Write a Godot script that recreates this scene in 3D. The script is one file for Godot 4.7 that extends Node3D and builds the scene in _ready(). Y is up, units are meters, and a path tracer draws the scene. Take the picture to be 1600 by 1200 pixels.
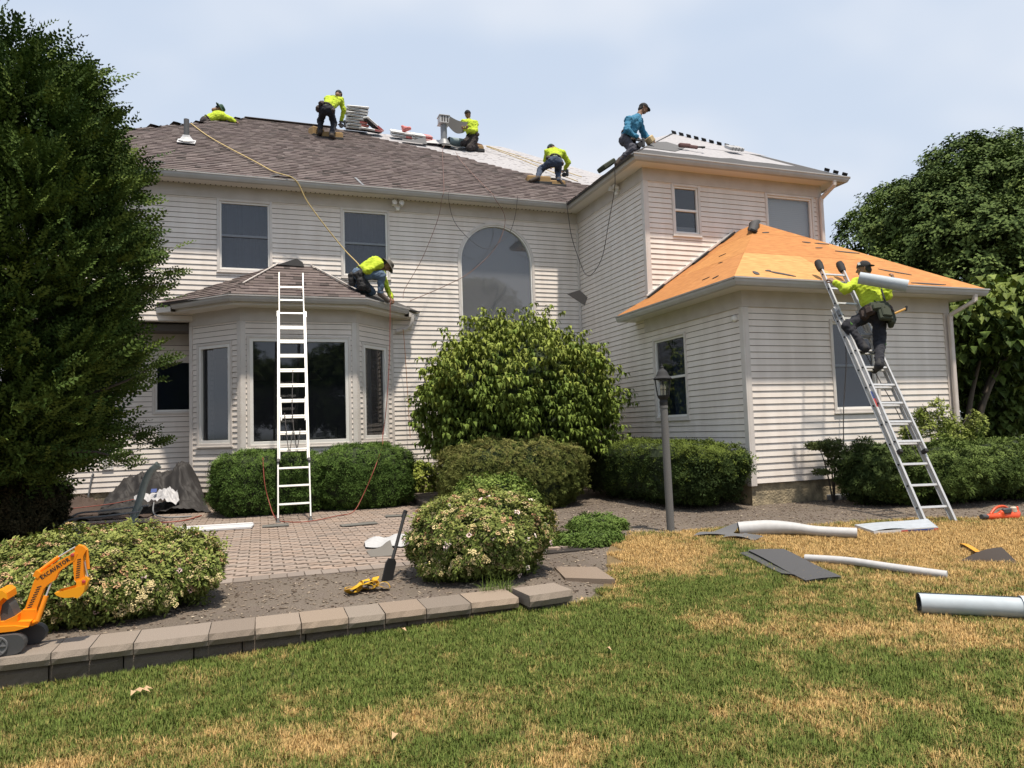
extends Node3D

# ---------------------------------------------------------------- mesh builder
class MB:
	var v := PackedVector3Array()
	var n := PackedVector3Array()
	var c := PackedColorArray()
	var uv := PackedVector2Array()
	var col := Color(1, 1, 1)
	var colored := false
	var has_uv := false
	func tri3(a: Vector3, b: Vector3, d: Vector3, na: Vector3, nb: Vector3, nd: Vector3) -> void:
		var g := (b - a).cross(d - a)
		if g.dot(na + nb + nd) > 0.0:
			v.append(a); v.append(d); v.append(b)
			n.append(na); n.append(nd); n.append(nb)
		else:
			v.append(a); v.append(b); v.append(d)
			n.append(na); n.append(nb); n.append(nd)
		if colored:
			c.append(col); c.append(col); c.append(col)
	func tri(a: Vector3, b: Vector3, d: Vector3, nn: Vector3) -> void:
		tri3(a, b, d, nn, nn, nn)
	func quad(a: Vector3, b: Vector3, d: Vector3, e: Vector3, nn: Vector3) -> void:
		tri3(a, b, d, nn, nn, nn)
		tri3(a, d, e, nn, nn, nn)
	func fquad(a: Vector3, b: Vector3, d: Vector3, e: Vector3, out: Vector3) -> void:
		var g := (b - a).cross(d - a)
		if g.length() < 1e-12:
			g = (d - a).cross(e - a)
		g = g.normalized()
		if g.dot(out) < 0.0:
			g = -g
		quad(a, b, d, e, g)
	func ftri(a: Vector3, b: Vector3, d: Vector3, out: Vector3) -> void:
		var g := (b - a).cross(d - a).normalized()
		if g.dot(out) < 0.0:
			g = -g
		tri(a, b, d, g)
	func box(t: Transform3D, s: Vector3, bev := 0.0) -> void:
		var h := s * 0.5
		var ax := [t.basis.x, t.basis.y, t.basis.z]
		var hs := [h.x, h.y, h.z]
		for i in 3:
			var j := (i + 1) % 3
			var k := (i + 2) % 3
			for sg in [-1.0, 1.0]:
				var o: Vector3 = t.origin + ax[i] * hs[i] * sg
				var p: Vector3 = ax[j] * (hs[j] - bev)
				var q: Vector3 = ax[k] * (hs[k] - bev)
				quad(o - p - q, o + p - q, o + p + q, o - p + q, (ax[i] * sg).normalized())
		if bev > 0.0:
			for i in 3:
				var j := (i + 1) % 3
				var k := (i + 2) % 3
				for sj in [-1.0, 1.0]:
					for sk in [-1.0, 1.0]:
						var e: Vector3 = ax[i] * (hs[i] - bev)
						var a: Vector3 = t.origin + ax[j] * hs[j] * sj + ax[k] * (hs[k] - bev) * sk
						var b: Vector3 = t.origin + ax[j] * (hs[j] - bev) * sj + ax[k] * hs[k] * sk
						quad(a - e, a + e, b + e, b - e, (ax[j] * sj + ax[k] * sk).normalized())
			for sx in [-1.0, 1.0]:
				for sy in [-1.0, 1.0]:
					for sz in [-1.0, 1.0]:
						var X: Vector3 = ax[0] * sx
						var Y: Vector3 = ax[1] * sy
						var Z: Vector3 = ax[2] * sz
						var o: Vector3 = t.origin
						tri(o + X * h.x + Y * (h.y - bev) + Z * (h.z - bev), o + X * (h.x - bev) + Y * h.y + Z * (h.z - bev), o + X * (h.x - bev) + Y * (h.y - bev) + Z * h.z, (X + Y + Z).normalized())
	func bx(cx: float, cy: float, cz: float, sx: float, sy: float, sz: float, bev := 0.0) -> void:
		box(Transform3D(Basis(), Vector3(cx, cy, cz)), Vector3(sx, sy, sz), bev)
	func span(a: Vector3, b: Vector3, bev := 0.0) -> void:
		box(Transform3D(Basis(), (a + b) * 0.5), (b - a).abs(), bev)
	func beam(a: Vector3, b: Vector3, w: float, h: float, up := Vector3.UP, bev := 0.0) -> void:
		var z := (b - a).normalized()
		var x := up.cross(z)
		if x.length() < 1e-4:
			x = Vector3.RIGHT.cross(z)
		x = x.normalized()
		box(Transform3D(Basis(x, z.cross(x), z), (a + b) * 0.5), Vector3(w, h, (b - a).length()), bev)
	func tube(pts: Array, rad, sides := 8, caps := true, flat := 1.0) -> void:
		var m := pts.size()
		var rings := []
		var nrm := []
		var prev := Vector3.ZERO
		for i in m:
			var p: Vector3 = pts[i]
			var a: Vector3 = pts[maxi(i - 1, 0)]
			var b: Vector3 = pts[mini(i + 1, m - 1)]
			var d := (b - a).normalized()
			if prev == Vector3.ZERO:
				prev = d.cross(Vector3.UP if absf(d.y) < 0.9 else Vector3.RIGHT).normalized()
			var x := (prev - d * prev.dot(d)).normalized()
			prev = x
			var y := d.cross(x)
			var r: float = rad[i] if rad is Array else rad
			var ring := PackedVector3Array()
			var nn := PackedVector3Array()
			for k in sides:
				var t := TAU * k / sides
				var o := x * cos(t) + y * sin(t) * flat
				ring.append(p + o * r)
				nn.append(o.normalized())
			rings.append(ring)
			nrm.append(nn)
		for i in m - 1:
			for k in sides:
				var l := (k + 1) % sides
				tri3(rings[i][k], rings[i][l], rings[i + 1][l], nrm[i][k], nrm[i][l], nrm[i + 1][l])
				tri3(rings[i][k], rings[i + 1][l], rings[i + 1][k], nrm[i][k], nrm[i + 1][l], nrm[i + 1][k])
		if caps:
			for e in [0, m - 1]:
				var q: Vector3 = pts[e]
				var d: Vector3 = (pts[0] - pts[1]) if e == 0 else (pts[m - 1] - pts[m - 2])
				for k in sides:
					tri(q, rings[e][k], rings[e][(k + 1) % sides], d.normalized())
	func lathe(prof: Array, t: Transform3D, sides := 16) -> void:
		for i in prof.size() - 1:
			var a: Vector2 = prof[i]
			var b: Vector2 = prof[i + 1]
			var e := b - a
			var nn := Vector2(e.y, -e.x).normalized()
			for k in sides:
				var t0 := TAU * k / sides
				var t1 := TAU * (k + 1) / sides
				var d0 := Vector3(cos(t0), 0, sin(t0))
				var d1 := Vector3(cos(t1), 0, sin(t1))
				var P := [d0 * a.x + Vector3(0, a.y, 0), d1 * a.x + Vector3(0, a.y, 0), d1 * b.x + Vector3(0, b.y, 0), d0 * b.x + Vector3(0, b.y, 0)]
				var n0 := t.basis * (d0 * nn.x + Vector3(0, nn.y, 0))
				var n1 := t.basis * (d1 * nn.x + Vector3(0, nn.y, 0))
				for q in 4:
					P[q] = t * P[q]
				if a.x > 1e-6:
					tri3(P[0], P[1], P[2], n0, n1, n1)
				if b.x > 1e-6:
					tri3(P[0], P[2], P[3], n0, n1, n0)
	func prism(t: Transform3D, poly: PackedVector2Array, depth: float) -> void:
		var idx := Geometry2D.triangulate_polygon(poly)
		var z := t.basis.z.normalized()
		for i in range(0, idx.size(), 3):
			for s in [0.5, -0.5]:
				var P := []
				for k in 3:
					var p := poly[idx[i + k]]
					P.append(t * Vector3(p.x, p.y, depth * s))
				tri(P[0], P[1], P[2], z * signf(s))
		var area := 0.0
		for i in poly.size():
			area += poly[i].cross(poly[(i + 1) % poly.size()])
		for i in poly.size():
			var a := poly[i]
			var b := poly[(i + 1) % poly.size()]
			var e := (b - a) * signf(area)
			var o := t.basis * Vector3(e.y, -e.x, 0).normalized()
			quad(t * Vector3(a.x, a.y, depth * 0.5), t * Vector3(b.x, b.y, depth * 0.5), t * Vector3(b.x, b.y, -depth * 0.5), t * Vector3(a.x, a.y, -depth * 0.5), o.normalized())
	# a profile (out, up) swept along a path seen from above; out is to the right-hand outside of the walk
	func sweep(path: Array, prof: Array, closed_prof := true) -> void:
		var m := path.size()
		var mit := []
		for i in m:
			var p: Vector2 = path[i]
			var d0: Vector2 = (p - path[i - 1]).normalized() if i > 0 else (path[i + 1] - p).normalized()
			var d1: Vector2 = (path[i + 1] - p).normalized() if i < m - 1 else d0
			var n0 := Vector2(-d0.y, d0.x)
			var n1 := Vector2(-d1.y, d1.x)
			var s := (n0 + n1).normalized()
			mit.append(s / s.dot(n0))
		var k := prof.size()
		var area := 0.0
		for j in k:
			area += prof[j].cross(prof[(j + 1) % k])
		for i in m - 1:
			var d: Vector2 = (path[i + 1] - path[i]).normalized()
			var nn := Vector2(-d.y, d.x)
			for j in (k if closed_prof else k - 1):
				var a: Vector2 = prof[j]
				var b: Vector2 = prof[(j + 1) % k]
				var e := (b - a) * (signf(area) if closed_prof else 1.0)
				var o := Vector3(nn.x * e.y, -e.x, nn.y * e.y)
				if o.length() < 1e-9:
					continue
				var q0: Vector2 = path[i] + mit[i] * a.x
				var q1: Vector2 = path[i + 1] + mit[i + 1] * a.x
				var q2: Vector2 = path[i + 1] + mit[i + 1] * b.x
				var q3: Vector2 = path[i] + mit[i] * b.x
				quad(Vector3(q0.x, a.y, q0.y), Vector3(q1.x, a.y, q1.y), Vector3(q2.x, b.y, q2.y), Vector3(q3.x, b.y, q3.y), o.normalized())
		if closed_prof:
			var poly := PackedVector2Array(prof)
			var idx := Geometry2D.triangulate_polygon(poly)
			for e in [0, m - 1]:
				var d: Vector2 = (path[0] - path[1]).normalized() if e == 0 else (path[m - 1] - path[m - 2]).normalized()
				for i in range(0, idx.size(), 3):
					var P := []
					for q in 3:
						var pp := poly[idx[i + q]]
						var w: Vector2 = path[e] + mit[e] * pp.x
						P.append(Vector3(w.x, pp.y, w.y))
					tri(P[0], P[1], P[2], Vector3(d.x, 0, d.y))
	func mesh() -> ArrayMesh:
		var a := []
		a.resize(Mesh.ARRAY_MAX)
		a[Mesh.ARRAY_VERTEX] = v
		a[Mesh.ARRAY_NORMAL] = n
		if colored:
			a[Mesh.ARRAY_COLOR] = c
		if has_uv:
			a[Mesh.ARRAY_TEX_UV] = uv
		var m := ArrayMesh.new()
		m.add_surface_from_arrays(Mesh.PRIMITIVE_TRIANGLES, a)
		return m

# ---------------------------------------------------------------- scene helpers
var used := {}
var M := {}
var rng := RandomNumberGenerator.new()

func numbered(n: String) -> String:
	var k: int = used.get(n, 0)
	used[n] = k + 1
	return n if k == 0 else "%s_%03d" % [n, k]

func obj(n: String, b, mat: Material, parent: Node = null) -> MeshInstance3D:
	var o := MeshInstance3D.new()
	o.mesh = b.mesh() if b is MB else b
	o.material_override = mat
	put(o, n, parent)
	return o

func put(o: Node3D, n: String, parent: Node = null) -> void:
	if parent == null or parent == self:
		o.name = numbered(n)
		add_child(o, true)
	else:
		var k: int = parent.get_meta("n_" + n, 0)
		parent.set_meta("n_" + n, k + 1)
		o.name = n if k == 0 else "%s_%03d" % [n, k]
		parent.add_child(o, true)

func tag(o: Node, label: String, category := "", group := "", kind := "") -> Node:
	if label: o.set_meta("label", label)
	if category: o.set_meta("category", category)
	if group: o.set_meta("group", group)
	if kind: o.set_meta("kind", kind)
	return o

func thing(n: String, at: Vector3, label: String, category: String, group := "") -> Node3D:
	var o := Node3D.new()
	o.position = at
	put(o, n)
	tag(o, label, category, group)
	return o

func part(n: String, parent: Node, t := Transform3D()) -> Node3D:
	var o := Node3D.new()
	o.transform = t
	put(o, n, parent)
	return o

func mm(n: String, mesh: Mesh, mat: Material, xf: Array, cols: PackedColorArray, parent: Node = null) -> MultiMeshInstance3D:
	var m := MultiMesh.new()
	m.transform_format = MultiMesh.TRANSFORM_3D
	m.use_colors = true
	m.mesh = mesh
	m.instance_count = xf.size()
	var buf := PackedFloat32Array()
	buf.resize(xf.size() * 16)
	for i in xf.size():
		var t: Transform3D = xf[i]
		var q := i * 16
		buf[q] = t.basis.x.x; buf[q + 1] = t.basis.y.x; buf[q + 2] = t.basis.z.x; buf[q + 3] = t.origin.x
		buf[q + 4] = t.basis.x.y; buf[q + 5] = t.basis.y.y; buf[q + 6] = t.basis.z.y; buf[q + 7] = t.origin.y
		buf[q + 8] = t.basis.x.z; buf[q + 9] = t.basis.y.z; buf[q + 10] = t.basis.z.z; buf[q + 11] = t.origin.z
		var c := cols[i]
		buf[q + 12] = c.r; buf[q + 13] = c.g; buf[q + 14] = c.b; buf[q + 15] = 1.0
	m.buffer = buf
	var o := MultiMeshInstance3D.new()
	o.multimesh = m
	o.material_override = mat
	put(o, n, parent)
	o.set_meta("kind", "stuff")
	return o

func lin(r: float, g: float, b: float) -> Color:
	return Color(r, g, b).linear_to_srgb()

func ntex(sd: int, freq: float, lo: Color, hi: Color, size := 256, oct := 4, kind := FastNoiseLite.TYPE_SIMPLEX_SMOOTH) -> NoiseTexture2D:
	var f := FastNoiseLite.new()
	f.seed = sd
	f.noise_type = kind
	f.frequency = freq
	f.fractal_octaves = oct
	var t := NoiseTexture2D.new()
	t.width = size
	t.height = size
	t.seamless = true
	t.noise = f
	var g := Gradient.new()
	g.colors = PackedColorArray([lo, hi])
	t.color_ramp = g
	return t

func nbump(sd: int, freq: float, size := 256, strength := 4.0) -> NoiseTexture2D:
	var f := FastNoiseLite.new()
	f.seed = sd
	f.frequency = freq
	f.fractal_octaves = 4
	var t := NoiseTexture2D.new()
	t.width = size
	t.height = size
	t.seamless = true
	t.as_normal_map = true
	t.bump_strength = strength
	t.noise = f
	return t

# flat: albedo (linear), roughness, then optional texture (triplanar in world) and scale
func mat(r: float, g: float, b: float, rough := 0.8, tex: Texture2D = null, sc := 1.0, bump: Texture2D = null, bs := 1.0) -> StandardMaterial3D:
	var m := StandardMaterial3D.new()
	m.albedo_color = lin(r, g, b)
	m.roughness = rough
	if tex or bump:
		m.albedo_texture = tex
		m.uv1_triplanar = true
		m.uv1_world_triplanar = true
		m.uv1_scale = Vector3(sc, sc, sc)
		if bump:
			m.normal_enabled = true
			m.normal_texture = bump
			m.normal_scale = bs
	return m

func vmat(rough := 0.8, back := Color(0, 0, 0), tex: Texture2D = null, sc := 1.0, bump: Texture2D = null, bs := 1.0) -> StandardMaterial3D:
	var m := mat(1, 1, 1, rough, tex, sc, bump, bs)
	m.vertex_color_use_as_albedo = true
	if back != Color(0, 0, 0):
		m.backlight_enabled = true
		m.backlight = back
	return m

func hsh(a: float, b := 0.0) -> float:
	return fposmod(sin(a * 127.1 + b * 311.7) * 43758.5453, 1.0)

func crv(pts: Array, step := 4) -> Array:
	var out := []
	var n := pts.size()
	for i in n - 1:
		var p0: Vector3 = pts[maxi(i - 1, 0)]
		var p1: Vector3 = pts[i]
		var p2: Vector3 = pts[i + 1]
		var p3: Vector3 = pts[mini(i + 2, n - 1)]
		for k in step:
			out.append(p1.cubic_interpolate(p2, p0, p3, float(k) / step))
	out.append(pts[n - 1])
	return out

# ---------------------------------------------------------------- the place
func _ready() -> void:
	rng.seed = 7
	camera_and_sky()
	materials()
	ground()
	house()
	bay()
	roofs()
	interior()
	garden()
	people()
	objects()

func camera_and_sky() -> void:
	var cam := Camera3D.new()
	cam.name = "camera"
	cam.fov = 57.11
	cam.near = 0.05
	cam.far = 900.0
	cam.transform = Transform3D(Basis(Vector3(0.942074, -0.032260, 0.333851), Vector3(0.008854, 0.997409, 0.071394), Vector3(-0.335289, -0.064303, 0.939918)).orthonormalized(), Vector3(0, 1.3, 0))
	add_child(cam)
	cam.current = true
	var sun := DirectionalLight3D.new()
	sun.name = "sun"
	sun.light_energy = 1.45
	sun.light_color = Color(1.0, 0.955, 0.89)
	sun.light_angular_distance = 2.0
	sun.shadow_enabled = true
	var to_sun := Vector3(0.051, 0.956, 0.288).normalized()
	sun.basis = Basis.looking_at(-to_sun, Vector3(0, 0, -1))
	add_child(sun)
	# hazy summer sky with soft streaks of cloud
	var W := 512
	var H := 256
	var f := FastNoiseLite.new()
	f.seed = 11
	f.frequency = 1.1
	f.fractal_octaves = 5
	var f2 := FastNoiseLite.new()
	f2.seed = 5
	f2.frequency = 2.6
	f2.fractal_octaves = 4
	var im := Image.create(W, H, false, Image.FORMAT_RGBF)
	for y in H:
		var el := (0.5 - (y + 0.5) / H) * PI
		for x in W:
			var az := (x + 0.5) / W * TAU
			var d := Vector3(cos(el) * cos(az), sin(el), cos(el) * sin(az))
			var up := maxf(d.y, 0.0)
			var q := d / (up + 0.35)
			var s := f.get_noise_3d(q.x * 1.6 + q.z * 0.5, q.y * 0.8, q.z * 0.9) * 0.5 + f2.get_noise_3d(q.x, q.y, q.z * 0.7) * 0.28
			var cl := smoothstep(-0.16, 0.26, s)
			var base := Color(0.655, 0.735, 0.86).lerp(Color(0.565, 0.66, 0.82), smoothstep(0.05, 0.75, up))
			var white := Color(0.795, 0.83, 0.905)
			var c := base.lerp(white, cl * 0.85)
			if d.y < 0.0:
				c = Color(0.2, 0.22, 0.16)
			im.set_pixel(x, y, c * Color(0.81, 0.82, 0.825))
	var pm := PanoramaSkyMaterial.new()
	pm.panorama = ImageTexture.create_from_image(im)
	var sky := Sky.new()
	sky.sky_material = pm
	var e := Environment.new()
	e.background_mode = Environment.BG_SKY
	e.sky = sky
	e.ambient_light_source = Environment.AMBIENT_SOURCE_BG
	e.tonemap_mode = Environment.TONE_MAPPER_LINEAR
	e.tonemap_exposure = 1.26
	e.sdfgi_enabled = true
	e.ssao_enabled = true
	e.ssil_enabled = true
	var we := WorldEnvironment.new()
	we.name = "environment"
	we.environment = e
	add_child(we)

func materials() -> void:
	var fine := ntex(1, 0.02, Color(0.9, 0.9, 0.9), Color(1, 1, 1))
	var dirt := ntex(2, 0.008, Color(0.925, 0.915, 0.905), Color(1, 1, 1), 512, 5)
	var gran := ntex(3, 0.25, Color(0.78, 0.78, 0.78), Color(1, 1, 1), 256, 2)
	var speck := ntex(4, 0.12, Color(0.7, 0.7, 0.7), Color(1, 1, 1), 256, 4)
	M.fine = fine
	M.speck = speck
	M.gran = gran
	M.siding = mat(0.85, 0.79, 0.74, 0.6, dirt, 0.35)
	M.siding.uv1_scale = Vector3(0.7, 0.14, 0.7)
	M.trim = mat(0.72, 0.68, 0.65, 0.5, dirt, 0.5)
	M.wing_trim = mat(0.68, 0.61, 0.565, 0.5, dirt, 0.5)
	M.frame = mat(0.80, 0.785, 0.76, 0.4)
	M.frieze = mat(0.60, 0.56, 0.53, 0.6, dirt, 0.5)
	M.gutter = mat(0.47, 0.46, 0.455, 0.42, dirt, 0.6)
	M.soffit = mat(0.68, 0.64, 0.60, 0.6)
	M.conc = mat(0.50, 0.43, 0.32, 0.9, ntex(8, 0.02, Color(0.6, 0.6, 0.58), Color(1, 0.98, 0.92), 256, 5), 0.8, nbump(9, 0.1), 0.5)
	M.shade_sheath = mat(0.07, 0.06, 0.055, 0.9)  # near black wall core, darkens the siding slots like shade
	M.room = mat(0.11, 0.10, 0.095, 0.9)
	M.wood = mat(0.16, 0.09, 0.05, 0.5, fine, 3.0)
	M.shade = mat(0.62, 0.56, 0.44, 0.8)
	M.curtain = mat(0.075, 0.105, 0.18, 0.9, ntex(12, 0.03, Color(0.8, 0.8, 0.85), Color(1, 1, 1)), 1.5)
	M.blind = mat(0.55, 0.60, 0.64, 0.7)
	M.screen = mat(0.05, 0.055, 0.065, 0.85)
	M.shingle = vmat(0.95, Color(0, 0, 0), gran, 6.0, nbump(21, 0.3), 0.6)
	M.paper = mat(0.40, 0.39, 0.395, 0.7, ntex(22, 0.03, Color(0.86, 0.86, 0.88), Color(1, 1, 1), 256, 5), 1.2)
	M.print_grey = mat(0.27, 0.25, 0.26, 0.8)
	M.felt = mat(0.085, 0.083, 0.085, 0.9, gran, 5.0)
	M.felt2 = mat(0.15, 0.15, 0.155, 0.9, gran, 5.0)
	M.cap = mat(0.13, 0.105, 0.10, 0.9, gran, 5.0)
	M.wood_tex = ntex(23, 0.03, Color(0.78, 0.72, 0.66), Color(1, 1, 1), 512, 6)
	M.black = mat(0.018, 0.018, 0.02, 0.8)
	M.alu = mat(0.62, 0.62, 0.62, 0.45, fine, 2.0)
	M.alu.metallic = 0.55
	M.steel = mat(0.24, 0.25, 0.265, 0.5, fine, 2.0)
	M.steel.metallic = 0.15
	M.soil = vmat(1.0, Color(0, 0, 0), ntex(31, 0.09, Color(0.62, 0.60, 0.58), Color(1, 1, 1), 512, 5), 1.1, nbump(32, 0.12, 512, 3.0), 0.6)
	M.lawn = vmat(1.0, Color(0, 0, 0), ntex(33, 0.2, Color(0.6, 0.6, 0.6), Color(1, 1, 1), 256, 3), 2.0)
	M.paver = vmat(0.95, Color(0, 0, 0), ntex(34, 0.15, Color(0.8, 0.8, 0.8), Color(1, 1, 1), 256, 4), 3.0, nbump(35, 0.3, 256, 2.0), 0.4)
	M.block = vmat(0.95, Color(0, 0, 0), ntex(36, 0.3, Color(0.55, 0.53, 0.52), Color(1, 1, 1), 256, 4), 3.0, nbump(37, 0.2, 256, 3.0), 0.5)
	M.bark = mat(0.10, 0.085, 0.07, 0.95, speck, 4.0, nbump(38, 0.1), 1.0)
	M.leaf = vmat(0.5, Color(0.10, 0.16, 0.03))
	M.leaf_soft = vmat(0.65, Color(0.07, 0.11, 0.03))
	M.leaf_dark = vmat(0.6, Color(0.05, 0.08, 0.02))
	M.blade = vmat(0.6, Color(0.12, 0.14, 0.04))
	M.flower = vmat(0.8, Color(0.1, 0.1, 0.1))
	for k in ["leaf", "leaf_soft", "leaf_dark", "blade", "flower"]:
		M[k].metallic_specular = 0.18
	M.core = mat(0.022, 0.034, 0.012, 1.0)  # near black green, the shade inside bushes put into colour
	var g := StandardMaterial3D.new()
	g.albedo_color = Color(0.14, 0.17, 0.22, 0.32)
	g.transparency = BaseMaterial3D.TRANSPARENCY_ALPHA
	g.roughness = 0.02
	g.metallic_specular = 0.85
	M.glass = g
	var g2 := g.duplicate()
	g.metallic = 0.04
	g2.albedo_color = Color(0.10, 0.11, 0.13, 0.5)
	M.glass_dark = g2
	var g4 := g.duplicate()
	g4.albedo_color = Color(0.4, 0.42, 0.42, 0.06)
	g4.metallic = 0.0
	g4.metallic_specular = 0.3
	M.lamp_glass = g4
	var g3 := g.duplicate()
	g3.albedo_color = Color(0.9, 0.91, 0.94, 0.05)
	g3.metallic = 0.17
	M.glass_arch = g3

# ---------------------------------------------------------------- ground
var lawn_edge := PackedVector2Array([Vector2(2.02, -5.02), Vector2(2.30, -5.05), Vector2(2.53, -5.25), Vector2(2.95, -5.85), Vector2(3.35, -6.65), Vector2(3.75, -7.25), Vector2(4.1, -7.42), Vector2(4.62, -7.33), Vector2(5.44, -7.25), Vector2(6.1, -7.0), Vector2(7.0, -6.86), Vector2(7.75, -6.75), Vector2(8.4, -6.45), Vector2(9.4, -6.2), Vector2(12.0, -5.9), Vector2(26.0, -5.6)])
var patches := []
var pn := FastNoiseLite.new()

func lawn_y(x: float, z: float) -> float:
	return 0.03 - clampf((z + 7.5) / 7.5, 0.0, 1.3) * 0.25 - 0.09 * clampf((1.9 - x) / 3.0, 0.0, 1.0)

func edge_z(x: float) -> float:
	if x < lawn_edge[0].x:
		return -5.03
	for i in lawn_edge.size() - 1:
		if x <= lawn_edge[i + 1].x:
			var a := lawn_edge[i]
			var b := lawn_edge[i + 1]
			return lerpf(a.y, b.y, (x - a.x) / (b.x - a.x)) + 0.07 * pn.get_noise_2d(x * 30.0, 4.0) + 0.10 * pn.get_noise_2d(x * 9.0, 14.0)
	return -5.6

func soil_y(x: float, z: float) -> float:
	var k := maxf(clampf((x - 2.2) / 0.5, 0.0, 1.0), clampf((z + 5.75) / 0.5, 0.0, 1.0) * clampf((x - 1.85) / 0.2, 0.0, 1.0))
	var y := lerpf(0.015, lawn_y(x, z) - 0.012, k)
	return y + pn.get_noise_2d(x * 40.0, z * 40.0) * 0.012

# how dry the grass is: 0 green .. 1 straw
func dry(x: float, z: float) -> float:
	var d := 0.16 + 0.24 * smoothstep(0.5, 5.0, x) + 0.20 * smoothstep(4.2, 6.2, x + (z + 4.0) * -0.45)
	for p in patches:
		var q := Vector2((x - p[0]) / p[2], (z - p[1]) / p[3])
		d += p[4] * exp(-q.length_squared())
	d += pn.get_noise_2d(x * 18.0 + 9.0, z * 18.0) * 0.34 + pn.get_noise_2d(x * 60.0, z * 60.0 + 50.0) * 0.46
	return clampf(minf(d, 0.95), 0.0, 1.0)

func ground() -> void:
	pn.seed = 3
	pn.frequency = 0.06
	pn.fractal_octaves = 3
	patches = [[3.75, -6.35, 0.75, 0.62, 0.95], [6.2, -5.7, 1.7, 0.5, 0.75], [7.4, -5.2, 1.6, 0.7, 0.6], [4.35, -5.75, 0.35, 0.55, -0.75], [4.62, -6.35, 0.22, 0.42, -0.7], [3.5, -5.0, 0.5, 0.45, -0.5], [2.2, -4.2, 0.9, 0.7, -0.35],
		[0.76, -3.62, 0.30, 0.22, 0.55], [-0.27, -3.8, 0.45, 0.2, 0.4], [2.94, -4.25, 0.3, 0.25, 0.45], [3.32, -3.9, 0.4, 0.25, 0.35], [4.23, -3.4, 0.4, 0.3, 0.3], [-0.9, -3.85, 0.3, 0.14, 0.5], [0.2, -3.5, 0.4, 0.18, 0.35],
		[1.25, -2.9, 0.35, 0.2, 0.3], [2.5, -2.95, 0.4, 0.2, 0.25], [0.5, -4.5, 1.6, 0.35, -0.25], [2.0, -3.3, 0.5, 0.3, -0.15], [3.0, -3.2, 0.6, 0.25, -0.25], [5.6, -6.6, 0.8, 0.3, 0.5], [3.9, -2.9, 0.5, 0.25, -0.2], [2.75, -5.35, 0.2, 0.3, 0.25]]
	# far terrain
	var b := MB.new()
	b.colored = true
	b.col = Color(0.09, 0.10, 0.045)
	b.quad(Vector3(-400, -0.42, 400), Vector3(400, -0.42, 400), Vector3(400, -0.42, -400), Vector3(-400, -0.42, -400), Vector3.UP)
	tag(obj("terrain", b, M.lawn), "wide ground that carries the garden", "", "", "structure")
	# mulch and soil round the house
	b = MB.new()
	b.colored = true
	var xs := PackedFloat32Array()
	var x := -9.0
	while x < 24.0:
		xs.append(x)
		x += 0.12 if x > -3.5 and x < 9.5 else 0.6
	var zs := PackedFloat32Array()
	var z := -5.12
	while z > -30.0:
		zs.append(z)
		z -= 0.12 if z > -9.0 else (0.3 if z > -16.0 else 2.0)
	_sheet(b, xs, zs, func(px, pz): return soil_y(px, pz), func(px, pz):
		var t := 0.5 + 0.5 * pn.get_noise_2d(px * 9.0, pz * 9.0)
		return Color(0.15, 0.122, 0.10).lerp(Color(0.25, 0.21, 0.172), t))
	tag(obj("mulch_bed", b, M.soil), "bare brown soil and mulch round the house", "", "", "structure")
	mulch_chips()
	# lawn sheet
	b = MB.new()
	b.colored = true
	var cols := []
	x = -14.0
	while x < 26.0:
		cols.append(x)
		x += 0.12 if x > -2.5 and x < 9.5 else 0.8
	for i in cols.size() - 1:
		var x0: float = cols[i]
		var x1: float = cols[i + 1]
		var e0 := edge_z(x0)
		var e1 := edge_z(x1)
		var n := 46
		for k in n:
			var t0 := pow(float(k) / n, 1.5)
			var t1 := pow(float(k + 1) / n, 1.5)
			var P := []
			for q in [[x0, e0, t0], [x1, e1, t0], [x1, e1, t1], [x0, e0, t1]]:
				var zz := lerpf(q[1], 4.0, q[2])
				P.append(Vector3(q[0], lawn_y(q[0], zz), zz))
			var d := dry((x0 + x1) * 0.5, (P[0].z + P[2].z) * 0.5)
			b.col = Color(0.06, 0.072, 0.022).lerp(Color(0.27, 0.185, 0.085), d)
			b.quad(P[0], P[1], P[2], P[3], Vector3.UP)
	tag(obj("lawn", b, M.lawn), "half dry lawn in front of the house", "", "", "structure")
	grass()
	patio()
	retaining_wall()

func _sheet(b: MB, xs: PackedFloat32Array, zs: PackedFloat32Array, h: Callable, colour: Callable) -> void:
	for i in xs.size() - 1:
		for j in zs.size() - 1:
			var P := []
			for q in [[i, j], [i + 1, j], [i + 1, j + 1], [i, j + 1]]:
				P.append(Vector3(xs[q[0]], h.call(xs[q[0]], zs[q[1]]), zs[q[1]]))
			b.col = colour.call(xs[i], zs[j])
			b.fquad(P[0], P[1], P[2], P[3], Vector3.UP)

func blade_mesh(k: int, hgt: float) -> ArrayMesh:
	var b := MB.new()
	var r := RandomNumberGenerator.new()
	r.seed = 100 + k
	for i in 7:
		var a := r.randf() * TAU
		var o := Vector3(cos(a), 0, sin(a)) * r.randf() * 0.018
		var d := Vector3(cos(a + r.randf_range(-1, 1)), 0, sin(a + r.randf_range(-1, 1)))
		var hh := hgt * r.randf_range(0.6, 1.15)
		var lean := r.randf_range(0.15, 0.9) * hh
		var w := d.cross(Vector3.UP).normalized() * 0.0013
		var p1 := o + d * lean * 0.35 + Vector3(0, hh * 0.6, 0)
		var p2 := o + d * lean + Vector3(0, hh * (1.0 - lean / hh * 0.35), 0)
		var nn := (Vector3.UP * 0.6 - d * 0.5 + w.normalized() * 0.2).normalized()
		b.tri(o - w, o + w, p1 + w * 0.85, nn)
		b.tri(o - w, p1 + w * 0.85, p1 - w * 0.85, nn)
		b.tri(p1 - w * 0.85, p1 + w * 0.85, p2, nn)
	return b.mesh()

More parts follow.
